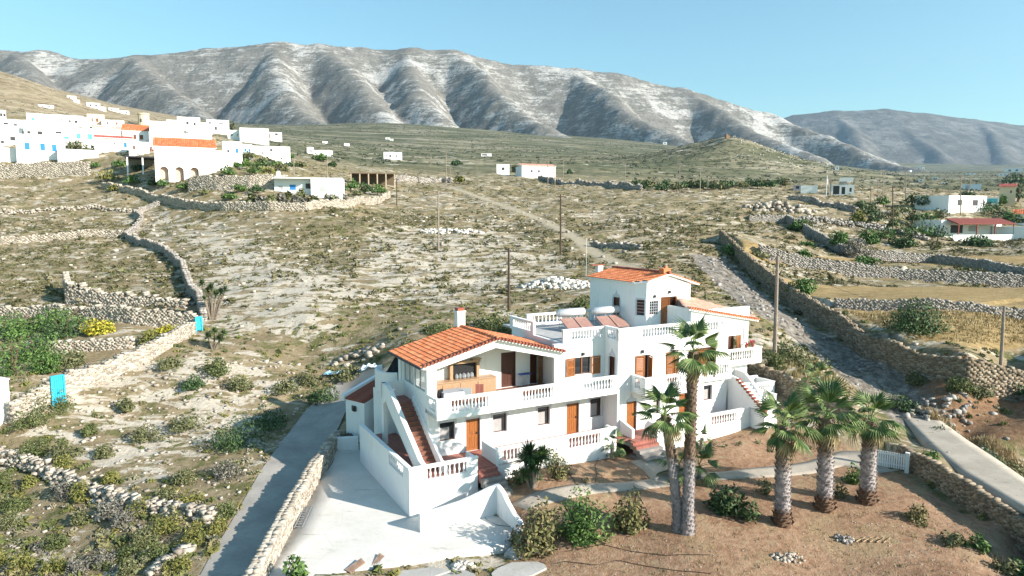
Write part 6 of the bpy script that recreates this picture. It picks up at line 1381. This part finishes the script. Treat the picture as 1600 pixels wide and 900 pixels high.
cottage('white house with blue door and slanted dark roof', 350, 378, 222, 258, [(370.5,236,3.6,7,'b'),(358,237,3,4,'d')], 8)
cottage('pale blue house beside the blue door', 378, 394, 226, 247, [(384,235,2.5,4,'b'),(390,235,2.5,4,'b')], 6, M_VBLUE)
cottage('long low white house at the lower right of the village', 394, 452, 229, 249, [(424,235,3,4,'d'),(412,240,2,4,'d')], 7)
cottage('small white annex below the long low house', 431, 449, 241, 257, [(440,248,2,3,'d')], 5)
cottage('little white cube among the fields right of the village', 480, 490, 230, 241, [(486,236,2,3,'d')], 5)
cottage('low white barn beside the little cube', 491, 519, 235, 244, [], 6)
cottage('white farmhouse alone in the valley, centre left', 600, 628, 238, 250, [(610,244,3,3,'d'),(619,244,2,3,'d'),(605,243,2,2,'d')], 7)
# more of the crowded village
for x0, x1, yt, yb, wn, lab in [(128,142,184,198,[(132,190,2,4,'d'),(138,190,2,3,'g')],'narrow white house left of the pink house'),(150,172,196,206,[(157,201,2,3,'d'),(166,201,2,3,'b')],'low white house just below the pink house'),(162,192,188,199,[(170,193,2.5,3,'d'),(182,193,2.5,4,'n')],'white house between the pink house and the windmill'),(236,262,190,203,[(243,196,2.5,3.5,'d'),(254,196,2.5,3.5,'d')],'white house right of the windmill stump'),(262,282,188,202,[(268,195,2.5,4,'g'),(276,195,2.5,3,'g')],'white house left of the balcony house'),(96,118,212,226,[(101,219,3,4,'d'),(111,219,3,4,'g')],'low white house behind the turquoise shuttered one'),(20,50,206,218,[(28,212,4,3,'d'),(40,212,3,4,'b')],'low white house above the three blue shutters'),(312,326,192,208,[(318,199,2,3,'d')],'small white house between the balcony house and the last one'),(357,377,204,219,[(363,211,2,3,'d'),(371,211,2,4,'g')],'white house left of the blank white block'),(204,232,222,240,[(211,231,3,6,'n'),(223,230,3,4,'g')],'white house front below the orange gable roof'),(300,330,196,210,[(307,203,3,3,'g')],'white terrace house below the balcony house'),(-10,14,214,232,[(4,222,4,4,'d')],'white house block at the left border above the garden wall'),(96,150,234,250,[],'long white garden wall right of the three blue shutters')]:
    cottage(lab, x0, x1, yt, yb, wn, 6)
# arched house
def arches(t, W, H, s, sx, xc, yb):
    r_ = 6 * sx; hs = 8 * s; b = B(); xs = [(261 - xc) * sx, (282 - xc) * sx, (303 - xc) * sx]; y0, y1 = -1.1, -.8; h = 22 * s
    ed = [-W / 2] + [(xs[i] + xs[i + 1]) / 2 for i in range(2)] + [W / 2]
    for i, cx in enumerate(xs):
        arc = [(cx + r_ * math.cos(a), hs + r_ * math.sin(a)) for a in np.linspace(0, math.pi, 9)]
        b.prism([(ed[i], -1.5), (ed[i], h), (ed[i + 1], h), (ed[i + 1], -1.5), (cx + r_, -1.5)] + arc + [(cx - r_, -1.5)], y0, y1, 1)
    b.build('arcade', M_VWHITE, t); B().box(-W / 2, W / 2, -1.1, -.003, h - .003, h + .2).build('arcade_roof', M_VWHITE, t)
    b = B().box(-W / 2 + .5, W / 2 - .5, -.03, -.004, -1.0, h - .4); b.build('arcade_back', M_VPINK, t)
    g = B().box(W / 2 + .02, W / 2 + 17 * s, 1.5, 9, -1.5, H - .3); g.build('side_wing', M_VWHITE, t)
cottage('large white house with three arches and an orange hipped roof', 249, 334, 232, 276, [(270,248,6,8.5,'g'),(290.5,248,6,8.5,'g'),(311,248,6,8.5,'g'),(318,270,3,9,'d')], 10, roof='gable', rh=2.6, extra=arches)
# low blue and white house
def blue_extra(t, W, H, s, sx, xc, yb):
    b = B().box(-W/2 + .2, -W/2 + 1.1, 2, 2.8, H - .3, H + 1.2); b.box(-W/2 + .35, -W/2 + .95, 2.15, 2.65, H + 1.2, H + 1.6); b.build('chimney', M_VWHITE, t)
    B().box((487 - xc) * sx, W / 2, -1.6, -.003, -1.5, H - .15).build('front_wing', M_VWHITE, t); B().box((500 - xc) * sx, (509 - xc) * sx, -1.64, -1.603, 4 * s, 12 * s).build('window', M_SHGREY, t)
    B().box(-W/2 - .1, (486 - xc) * sx, -2.4, -.003, H - .35, H - .2).build('canopy', M_VWHITE, t)
cottage('low white and pale blue house with chimney above the spiky clumps', 432, 533, 278, 304, [(459,293,9,8,'b'),(441,294,6,7,'g'),(482,291,8,8,'d')], 8, M_VBLUE, extra=blue_extra, yaw=10)
# windmill stump, pergola, carport
c = G(225, 195); s = c[1] / FPX
t = thing('windmill', 'round stone stump of a windmill above the orange gable roof', 'windmill', tuple(c)); B().lathe([(8.6 * s, -2), (8.0 * s, 8 * s), (7.6 * s, 15 * s), (8.6 * s, 15.1 * s), (8.4 * s, 17 * s), (4 * s, 17.4 * s)], 16).build('tower', M_VCREAM, t); B().box(-1 * s, 1 * s, -8.4 * s, -7.6 * s, 3 * s, 8 * s).build('opening', M_SHDARK, t)
def frame_shelter(label, x0, x1, yt, yb, nposts, depth, roofmat, postmat, name, cat, backwall=None, thick=.3):
    xc = (x0 + x1) / 2; c = G(xc, yb); s = c[1] / FPX; W = (x1 - x0) * s; H = (yb - yt) * s; t = thing(name, label, cat, tuple(c), -math.atan2(c[0], c[1]))
    B().box(-W / 2 - .3, W / 2 + .3, -.3, depth, H - thick, H).build('roof', roofmat, t)
    for i in range(nposts):
        x = -W / 2 + .2 + (W - .4) * i / (nposts - 1); B().box(x - .18, x + .18, -.15, .2, -1, H - thick - .003).build('post', postmat, t)
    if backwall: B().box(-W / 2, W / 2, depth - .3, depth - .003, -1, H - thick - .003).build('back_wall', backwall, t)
frame_shelter('black shaded pergola left of the arched house', 202, 246, 245, 273, 3, 8, M_SHDARK, M_VWHITE, 'pergola', 'pergola', M_STONEG)
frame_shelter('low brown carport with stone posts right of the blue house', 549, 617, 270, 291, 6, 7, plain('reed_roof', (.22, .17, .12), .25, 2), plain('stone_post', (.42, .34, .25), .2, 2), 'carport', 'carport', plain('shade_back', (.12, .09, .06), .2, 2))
# cottages at the crest
cottage('small white cube house with one dark window at the field crest', 776, 796, 257, 272, [(786,264,4,4,'d')], 6)
cottage('white cottage with low pink roof and two windows at the field crest', 816, 868, 260, 277, [(831,268,3,4,'d'),(842,268,3,4,'d')], 8, M_VWHITE, roof='shed', roofmat=M_TILEPINK, rh=1.2, yaw=20)
cottage('low white hut by the trail in the valley behind the cottages', 752, 768, 240, 244, [(757,242,8,2,'d')], 5)
# right hamlet
cottage('long white shed at the right hamlet', 1252, 1276, 290, 303, [], 6); cottage('low grey shed beside the long white shed', 1240, 1252, 289, 298, [(1246,293,5,4,'d')], 5, m_plaster('grey_wash', (.30, .31, .34), .1))
def slab(t, W, H, s, sx, xc, yb): B().box(-W * .1, W / 2 - .3, -.6, 4, H + .9, H + 2.0).build('roof_parapet', M_VWHITE, t); B().box(-W*.1, W*.2, .5, 3.5, H, H + .9).build('roof_room', M_SHGREY, t)
cottage('white house with dark porch and thick roof slab at the right hamlet', 1297, 1332, 289, 306, [(1307,297,9,13,'d'),(1317,298,5,11,'d'),(1327,297,3,6,'d')], 7, extra=slab)
cottage('wide white house with porch roof at the right edge', 1487, 1536, 306, 332, [(1501,317,6,9,'d'),(1521,317,7,9,'d'),(1532,316,2,10,'d')], 9, yaw=24)
cottage('veranda house under a dark red roof at the right edge', 1478, 1556, 344, 371, [(1498,358,16,12,'d'),(1518,357,10,9,'g')], 8, extra=lambda t, W, H, s, sx, xc, yb: (B().hexa([(-W*.42, -3.2, H - .9), (W*.52, -3.2, H - .9), (W*.5, .3, H + .15), (-W*.42, .3, H + .15), (-W*.42, -3.2, H - .7), (W*.52, -3.2, H - .7), (W*.5, .3, H + .4), (-W*.42, .3, H + .4)]).build('veranda_roof', M_VROOFD, t), B().box(-W*.5, W*.5, -3.4, -3.2, -1.5, .7).build('veranda_wall', M_VWHITE, t), [B().box(W*k - .1, W*k + .1, -3.1, -2.9, .0, H - .9).build('post', M_VROOFD, t) for k in (-.4, -.1, .2, .5)]), yaw=10)
cottage('long low white wall house beyond the veranda at the right border', 1556, 1620, 354, 374, [], 5)
cottage('white house corner with turquoise awning behind the wide white house', 1536, 1558, 309, 322, [(1547,314,18,7,'t')], 5)
cottage('tall narrow cream building among dark trees at the right border', 1562, 1583, 293, 322, [(1577,300,2,4,'d')], 6, M_VCREAM, roof='shed', rh=.9)
cottage('house with orange roof at the right border', 1586, 1625, 336, 352, [(1596,345,10,7,'d')], 7, roof='shed', roofmat=M_VTILE, rh=1.2)
cottage('grey domed house in the plain behind the wide white house', 1505, 1530, 288, 297, [(1512,292,5,5,'g')], 8, M_VBLUE)
FAR = [(1436,258,5,8,'tiny white chapel in the far plain'),(1443,258,3,7,'tiny white bell wall beside the chapel'),(1461,281,9,4,'small white roof in the plain below the far mountain'),(1439,284,7,4,'white speck of a hut beside the brown field'),(1516,273,13,2.5,'long white roof in the far plain'),(1583,269,22,6,'white cluster of houses in the far plain at the right border'),(1474,288,6,3,'low white hut in the plain'),(1567,275,12,4,'white greenhouse block in the far plain'),(1308,265,6,5,'white hut at the foot of the last spur'),(1309,252,7,3,'pale hut higher on the last spur'),(1039,226,6,4,'white hut left of the dark hill'),(946,191,8,4,'white hut in the gully of the third spur'),(112,155,12,5,'white house highest on the brown hillside'),(120,160,8,4,'second white house on the brown hillside'),(146,168,18,7,'white house row on the brown hillside'),(160,173,10,6,'white house at the lower end of the row on the brown hillside'),(178,174,14,5,'cream house below the row'),(195,178,12,5,'last pale house below the row'),(236,166,14,4,'long white house at the mountain foot'),(252,168,8,4,'small white house at the mountain foot'),(72,168,20,4,'white terrace wall house on the brown hillside'),(508,224,8,3,'white hut at the valley edge'),(542,228,8,4,'small white house in the olive groves'),(606,218,7,3,'white hut in the olive groves'),(612,220,5,3,'second white hut in the olive groves')]
for px, py_, w, h, lab in FAR:
    cottage(lab, px - w / 2, px + w / 2, py_ - h, py_, [(px - w * .2, py_ - h * .45, w * .14, h * .4, 'd'), (px + w * .2, py_ - h * .45, w * .14, h * .4, 'd')] if w > 7 else [(px, py_ - h * .45, w * .25, h * .45, 'd')], 7, name='far_house')
c = G(1137, 216); s = c[1] / FPX; t = thing('ruined_tower', 'small ruined stone tower on top of the dark hill', 'tower', tuple(c)); B().box(-3.2 * s, 0, -2, 2, -2, 6 * s).box(.003, 2.6 * s, -1.5, 2, -2, 4 * s).build('wall', m_stone('ruin_stone', (.20, .12, .08), (.28, .17, .11), (.34, .22, .15)), t)
c = G(132, 190); bush('bougainvillea', 'dark red bougainvillea beside a white village house', 'bush', 133, 194, 1.9, 1.9, m_leaf('bougainvillea_leaves', (.07, .012, .02), (.16, .02, .04), (.24, .03, .06)), .3, 160, stems=1)
bush('bush', 'reddish shrub beside the arched house', 'bush', 233, 236, 2.0, 3.2, m_leaf('reddish_leaves', (.14, .05, .03), (.24, .09, .06), (.30, .15, .10)), .3, 160, stems=1)
# ================================================================ poles
M_POLE = plain('pole_wood', (.085, .062, .048), .3, 4, .9, .3); M_POLEG = plain('grey_pole_wood', (.27, .22, .18), .25, 4, .9, .3)
PTOP = {}
def pole(label, x, yt, yb, mat=None, arm=True, name='utility_pole', cat='utility pole', r=.14, lampx=0, xt=None):
    c = G(x, yb); tp = py(xt or x, yt, c[1]); h = tp - c; t = thing(name, label, cat, tuple(c), 0, 'utility poles' if cat == 'utility pole' else None)
    B().tube([(0, 0, -.4), tuple(h * .5), tuple(h)], r * 1.1, 8, r * .75).build('shaft', mat or M_POLE, t)
    if arm:
        b = B().box(h[0] - .7, h[0] + .7, -.05, .05, h[2] - .45, h[2] - .33); b.build('crossarm', mat or M_POLE, t)
        for k in (-.6, 0, .6): B().lathe([(.03, 0), (.05, .06), (.03, .14)], 6, (h[0] + k, 0, h[2] - .33)).build('insulator', M_STEEL, t)
    if lampx: B().tube([(h[0], 0, h[2]), (h[0] + .5, 0, h[2] + .25), (h[0] + 1.1, 0, h[2] + .25)], .05, 5).build('arm', mat or M_POLE, t); B().lathe([(.1, -.3), (.55, -.2), (.5, .15), (.1, .3)], 8, (h[0] + 1.1, 0, h[2] + .1)).build('lamp_head', M_STEEL, t)
    PTOP[(x, yt)] = tuple(tp); return t
pole('weathered utility pole right behind the villa', 1210, 400, 571, M_POLEG, r=.17, xt=1215); pole('utility pole at the right edge of the stepped fields', 1563, 478, 584, M_POLEG, r=.13, xt=1569)
pole('dark utility pole on the dirt trail above the tower', 876, 303, 398, M_POLE); pole('brown utility pole in the middle of the open slope', 685, 298, 390, M_POLEG); pole('short dark pole just behind the villa roof terrace', 795, 387, 483, M_POLE); pole('dark pole at the end of the curving road wall', 620, 278, 323, M_POLE)
pole('pole in the bushes left of the veranda house', 1395, 290, 366, M_POLE, r=.12); pole('street lamp among the trees of the right hamlet', 1415, 268, 314, M_POLEG, arm=False, name='street_lamp', cat='street lamp', lampx=1)
for x, yt, yb, lab in [(697,236,288,'thin pole behind the field crest, left of the cottages'),(704,262,287,'short pole beside the thin one at the field crest'),(856,248,294,'left pole in front of the white cottage'),(867,255,294,'second pole in front of the white cottage'),(880,246,280,'pole at the right end of the white cottage'),(977,254,284,'pole between the cottage and the dark tree row'),(1062,254,298,'pole at the left of the dark tree row'),(1094,264,302,'pole in the dark tree row'),(1106,268,298,'short pole in the dark tree row'),(1380,264,308,'pole left of the street lamp'),(1372,282,318,'thin pole by the lane of the right hamlet'),(1361,290,318,'thinnest pole by the lane of the right hamlet'),(1298,276,305,'pole at the left corner of the slab roofed house'),(1516,274,308,'pole on the wide white house at the right edge'),(1501,276,336,'pole in front of the wide white house'),(511,232,278,'dark pole behind the low blue house'),(459,248,280,'pole left of the blue house chimney'),(745,252,268,'tiny pole in the fields left of the cottages'),(673,240,262,'tiny pole in the olive groves')]:
    pole(lab, x, yt, yb, M_POLEG, r=.13)
c = G(1291, 305); s = c[1] / FPX; t = thing('flag_mast', 'white mast with a pale banner beside the slab roofed house', 'mast', tuple(c)); B().tube([(0, 0, -.5), (0, 0, 30 * s)], .12, 6).build('shaft', M_STEEL, t); B().box(.1, 2.2 * s, -.02, .02, 17 * s, 25 * s).build('banner', plain('pale_banner', (.6, .45, .45), .2, 1), t)
def wire(a, b_, sag, lab):
    A_, B_ = np.array(PTOP[a]), np.array(PTOP[b_]); pts = [tuple(A_ + (B_ - A_) * k / 12 - np.array([0, 0, sag * 4 * (k / 12) * (1 - k / 12) + .25]) - A_) for k in range(13)]
    t = B().tube(pts, .018, 4).build('power_line', M_METAL, None, loc=tuple(A_)); t['label'] = lab; t['category'] = 'cable'
wire((1210, 400), (1563, 478), 1.6, 'thin power line from the pole behind the villa to the right'); wire((685, 298), (876, 303), 1.2, 'thin power line between the two poles on the open slope'); wire((620, 278), (685, 298), 1.2, 'thin power line from the curving wall to the middle of the slope'); wire((795, 387), (876, 303), 1.0, 'thin power line from the short dark pole to the trail pole')
# ================================================================ gates and small things
def facing(c): return -math.atan2(c[0], c[1])
def pz_gate(label, x, yb, w, h, mat, name='door', yaw=0, posts=True):
    c = G(x, yb); s = c[1] / FPX; W, H = w * s, h * s; t = thing(name, label, 'gate', tuple(c), facing(c) + yaw)
    n = 5
    for i in range(n): B().box(-W / 2 + W * i / n + .012, -W / 2 + W * (i + 1) / n - .012, -.03, .03, 0, H).build('plank', mat, t)
    f = B(); f.box(-W / 2 - .12, -W / 2, -.12, .12, -.3, H + .1); f.box(W / 2, W / 2 + .12, -.12, .12, -.3, H + .1); f.box(-W / 2, W / 2, -.10, .10, H + .003, H + .12); f.build('frame', mat, t)
    for z in (.2, H * .55, H - .2): B().box(-W / 2, W / 2, -.055, -.031, z, z + .1).build('ledge', mat, t)
    return t
g = pz_gate('bright turquoise plank door in the pale sloping wall', 92, 629, 15, 42, M_TURQ, 'plank_gate', .35)
g = pz_gate('small turquoise gate at the upper end of the sloping wall', 311, 516, 7, 20, M_TURQ, 'plank_gate', .3)
# white picket gate
c0, c1 = G(1366, 728), G(1413, 738); t = thing('picket_gate', 'white picket gate beside the rightmost palm, at the edge of the track', 'gate', tuple(c0), math.atan2(c1[1] - c0[1], c1[0] - c0[0])); L_ = float(np.hypot(*(c1 - c0)[:2]))
for i in range(13): 
    x_ = L_ * (i + .5) / 13; B().hexa([(x_ - .045, -.02, .1), (x_ + .045, -.02, .1), (x_ + .045, .02, .1), (x_ - .045, .02, .1), (x_ - .045, -.02, 1.05), (x_ + .045, -.02, 1.05), (x_ + .045, .02, 1.05), (x_ - .045, .02, 1.05)]).build('picket', M_VWHITE, t)
for z in (.28, .85): B().box(0, L_, .023, .06, z, z + .07).build('rail', M_VWHITE, t)
for x_ in (-.12, L_ + .12): B().box(x_ - .11, x_ + .11, -.11, .11, -.3, 1.2).build('post', M_VWHITE, t)
c = G(7, 655); t = thing('white_hut', 'white hut cut by the left border below the green trees', 'hut', tuple(c), facing(c) + .5); B().box(-3.6, .35, -.2, 4, -1, 2.9).box(-3.7, .42, -.27, 4.1, 2.9, 3.0).build('wall', M_VWHITE, t); B().box(-2.5, -1.6, -.23, -.203, 0, 2.0).build('door', M_SHBLUE, t)
# fallen fronds
c = G(1358, 846); t = thing('fallen_fronds', 'pile of dry fallen palm fronds on the bare soil', 'palm fronds', tuple(c), .3)
for i in range(7):
    o = link('frond', ME_FD, t, (-.75 + .25 * i, .28 - .10 * i, .08 + .02 * (i % 3))); o.rotation_euler = (.1, .05, -.2 + .09 * i); o.scale = (.75,) * 3
for i in range(5): B().tube([(-.7 + .3 * i, .1 - .12 * i, .05), (.1 + .28 * i, .30 - .1 * i, .10)], .03, 5, .015).build('stalk', M_PALEWOOD, t)
# hoses on the ground
def hose(label, pts, r=.014, name='hose', mat=None, lift=.03):
    P = resample([G(*p) for p in pts], .25); P[:, 2] = ground(P[:, 0], P[:, 1])[0] + lift; o = P[0].copy()
    b = B().tube([tuple(p - o) for p in P], r, 5).build(name, mat or M_BLACK, None, loc=tuple(o)); b['label'] = label; b['category'] = 'hose'
hose('black garden hose lying across the bare soil, upper one', [(885,862),(915,857),(940,851),(985,862),(1040,869),(1110,868)]); hose('black garden hose curling at the bottom of the bare soil', [(866,882),(880,878),(930,884),(965,876),(1000,884),(1060,893),(1110,897)]); hose('black hose running down the red bed beside the yucca', [(878,724),(884,735),(895,748),(902,760)]); hose('thin black hose in the red bed below the balustrade', [(935,716),(930,728),(932,742),(930,756)], .016)
P_ = [pz(745,787,-1.9), pz(750,798,-1.9), pz(760,812,-1.9), pz(778,821,-1.9), pz(800,823,-1.9)]; o = B().tube([tuple(p - P_[0]) for p in P_], .022, 5).build('hose', M_BLACK, None, loc=tuple(P_[0])); o['label'] = 'black hose on the concrete inside the curved yard wall'; o['category'] = 'hose'
P_ = [pz(526,706,-1.75), pz(520,722,-1.8), pz(512,735,-1.85), pz(500,744,-1.9)]; o = B().tube([tuple(p - P_[0]) for p in P_], .05, 6).build('pipe', M_METAL, None, loc=tuple(P_[0])); o['label'] = 'dark pipe along the foot of the yard wall by the low white wall'; o['category'] = 'pipe'
# ladder on the yard
a, b_ = pz(482, 792, -1.9), pz(466, 826, -1.9); d = b_ - a; L_ = float(np.linalg.norm(d)); t = thing('ladder', 'metal ladder lying on the concrete yard beside the stone wall', 'ladder', tuple(a), math.atan2(d[1], d[0]))
for y_ in (-.2, .2): B().box(0, L_, y_ - .025, y_ + .025, .03, .10).build('rail', M_ALU, t)
for i in range(9): B().box(.12 + (L_ - .24) * i / 8 - .02, .12 + (L_ - .24) * i / 8 + .02, -.174, .174, .045, .08).build('rung', M_ALU, t)
# planks and slabs in front of the yard
for px, py_, rz, lab in [(556,888,.9,'crossed rough planks leaning at the front edge of the yard'),(592,880,1.3,'short rough planks by the front edge of the yard, right')]:
    c = G(px, py_); t = thing('plank_stack', lab, 'planks', tuple(c), rz)
    for i in range(4): B().hexa([(-.5, -.05 + .1 * i - .2, 0), (.5, -.05 + .06 * i, 0), (.5, .05 + .06 * i, 0), (-.5, .05 + .1 * i - .2, 0), (-.5, -.05 + .1 * i - .2, .05), (.5, -.05 + .06 * i, .12 + .03 * i), (.5, .05 + .06 * i, .14 + .03 * i), (-.5, .05 + .1 * i - .2, .10)]).build('plank', plain('old_plank', (.22, .15, .11), .3, 4) if i == 0 and px < 570 else bpy.data.materials['old_plank'], t)
def slabp(label, px, py_, w, d, h, rz, tilt=.06):
    c = G(px, py_); rs2 = np.random.RandomState(int(px)); n = 11; b = B(); P = [(math.cos(2 * math.pi * i / n) * w * rs2.uniform(.75, 1.1), math.sin(2 * math.pi * i / n) * d * rs2.uniform(.75, 1.1)) for i in range(n)]
    b.add([(x, y, -.3) for x, y in P] + [(x, y, h + x * tilt) for x, y in P], [tuple(range(n))[::-1], tuple(range(n, 2 * n))] + [(i, (i + 1) % n, n + (i + 1) % n, n + i) for i in range(n)])
    o = b.build('concrete_lump', M_YARD2, None, loc=tuple(c), rz=rz); o['label'] = label; o['category'] = 'concrete'
M_YARD2 = m_concrete('spilled_concrete', (.36, .34, .31), (.50, .48, .44), .6)
slabp('spilled flat concrete lump at the bottom below the yard', 812, 893, 1.3, .7, .10, .3); slabp('larger spilled concrete patch at the bottom edge', 700, 905, 1.7, .8, .08, -.2); slabp('spilled concrete tongue below the yard wall', 650, 900, 1.5, .6, .08, .1); slabp('pale concrete block face beside the oleander', 806, 868, .55, .5, .28, .5, .2)
# things behind the left roof
c = hw(-.2, 8.2, 0); z0 = gz(c[0], c[1]); t = thing('water_tank', 'white plastic water tank behind the left roof', 'water tank', (c[0] + .2, c[1] + 1.0, max(z0, 2.9) + .2)); B().lathe([(.5, -1.5), (.75, 0), (.78, 1.5), (.6, 1.9), (.2, 2.05)], 14).build('tank', M_VWHITE, t, True)
heap_c = hw(-1.4, 8.4, 0); t = thing('tarp_heap', 'black tarpaulin heap beside the white water tank', 'tarpaulin', (heap_c[0], heap_c[1], max(gz(heap_c[0], heap_c[1]), 2.9)), .4)
rs2 = np.random.RandomState(4); b = B(); n = 12; vs = []; fs = []
for i in range(5):
    for j in range(n): r = (1 - i / 4.2) * 1.2 * rs2.uniform(.8, 1.15); vs.append((math.cos(6.283 * j / n) * r * 1.3, math.sin(6.283 * j / n) * r * .8, -.8 + i * .62 * rs2.uniform(.9, 1.05)))
for i in range(4):
    for j in range(n): fs.append((i * n + j, i * n + (j + 1) % n, (i + 1) * n + (j + 1) % n, (i + 1) * n + j))
fs.append(tuple(range(4 * n, 5 * n))); b.add(vs, fs).build('cover', M_BLACK, t)
M_SKYB = plain('pale_blue_sheet', (.36, .58, .70), .15, 2, .5)
def sheet(label, px, py_, w, d, rz, mat, h=.25):
    c = G(px, py_); rs2 = np.random.RandomState(int(px + py_)); b = B(); n = 7; m = 4
    vs = [((i / (n - 1) - .5) * w, (j / (m - 1) - .5) * d * rs2.uniform(.8, 1.1), .05 + h * rs2.uniform(0, 1) * (1 if 0 < i < n - 1 else .3)) for i in range(n) for j in range(m)]; k = len(vs)
    fs = [(i * m + j, i * m + j + 1, (i + 1) * m + j + 1, (i + 1) * m + j) for i in range(n - 1) for j in range(m - 1)]
    o = b.add(vs, fs).build('tarpaulin', mat, None, loc=tuple(c), rz=rz); o.modifiers.new('thickness', 'SOLIDIFY').thickness = .03; o['label'] = label; o['category'] = 'tarpaulin'
sheet('pale blue sheet lying by the top of the driveway', 528, 585, 2.4, .7, .1, M_SKYB); sheet('whitish blue plastic sheet against the shed', 578, 578, 1.6, 1.0, .4, plain('whitish_sheet', (.55, .62, .68), .15, 2, .5), .5)
t = thing('firewood_pile', 'pile of dark scrap between the low wall and the shed', 'scrap pile', tuple(hw(-4.9, 9.3, -1.0)), HA)
for i in range(9): B().tube([(-.5 + .05 * i, -.3 + .07 * i, .05 * (i % 3)), (.5 - .03 * i, -.25 + .06 * i, .08 + .05 * (i % 4))], .05, 6).build('stick', M_METAL if i % 2 else M_BARK, t)
for o in bpy.data.objects:
    if o.parent is None and o.get('category') in ('stone wall', 'stone heap', 'wall', 'house', 'shed', 'hut', 'gate', 'door', 'tower', 'windmill', 'pergola', 'carport'): o['kind'] = 'thing'
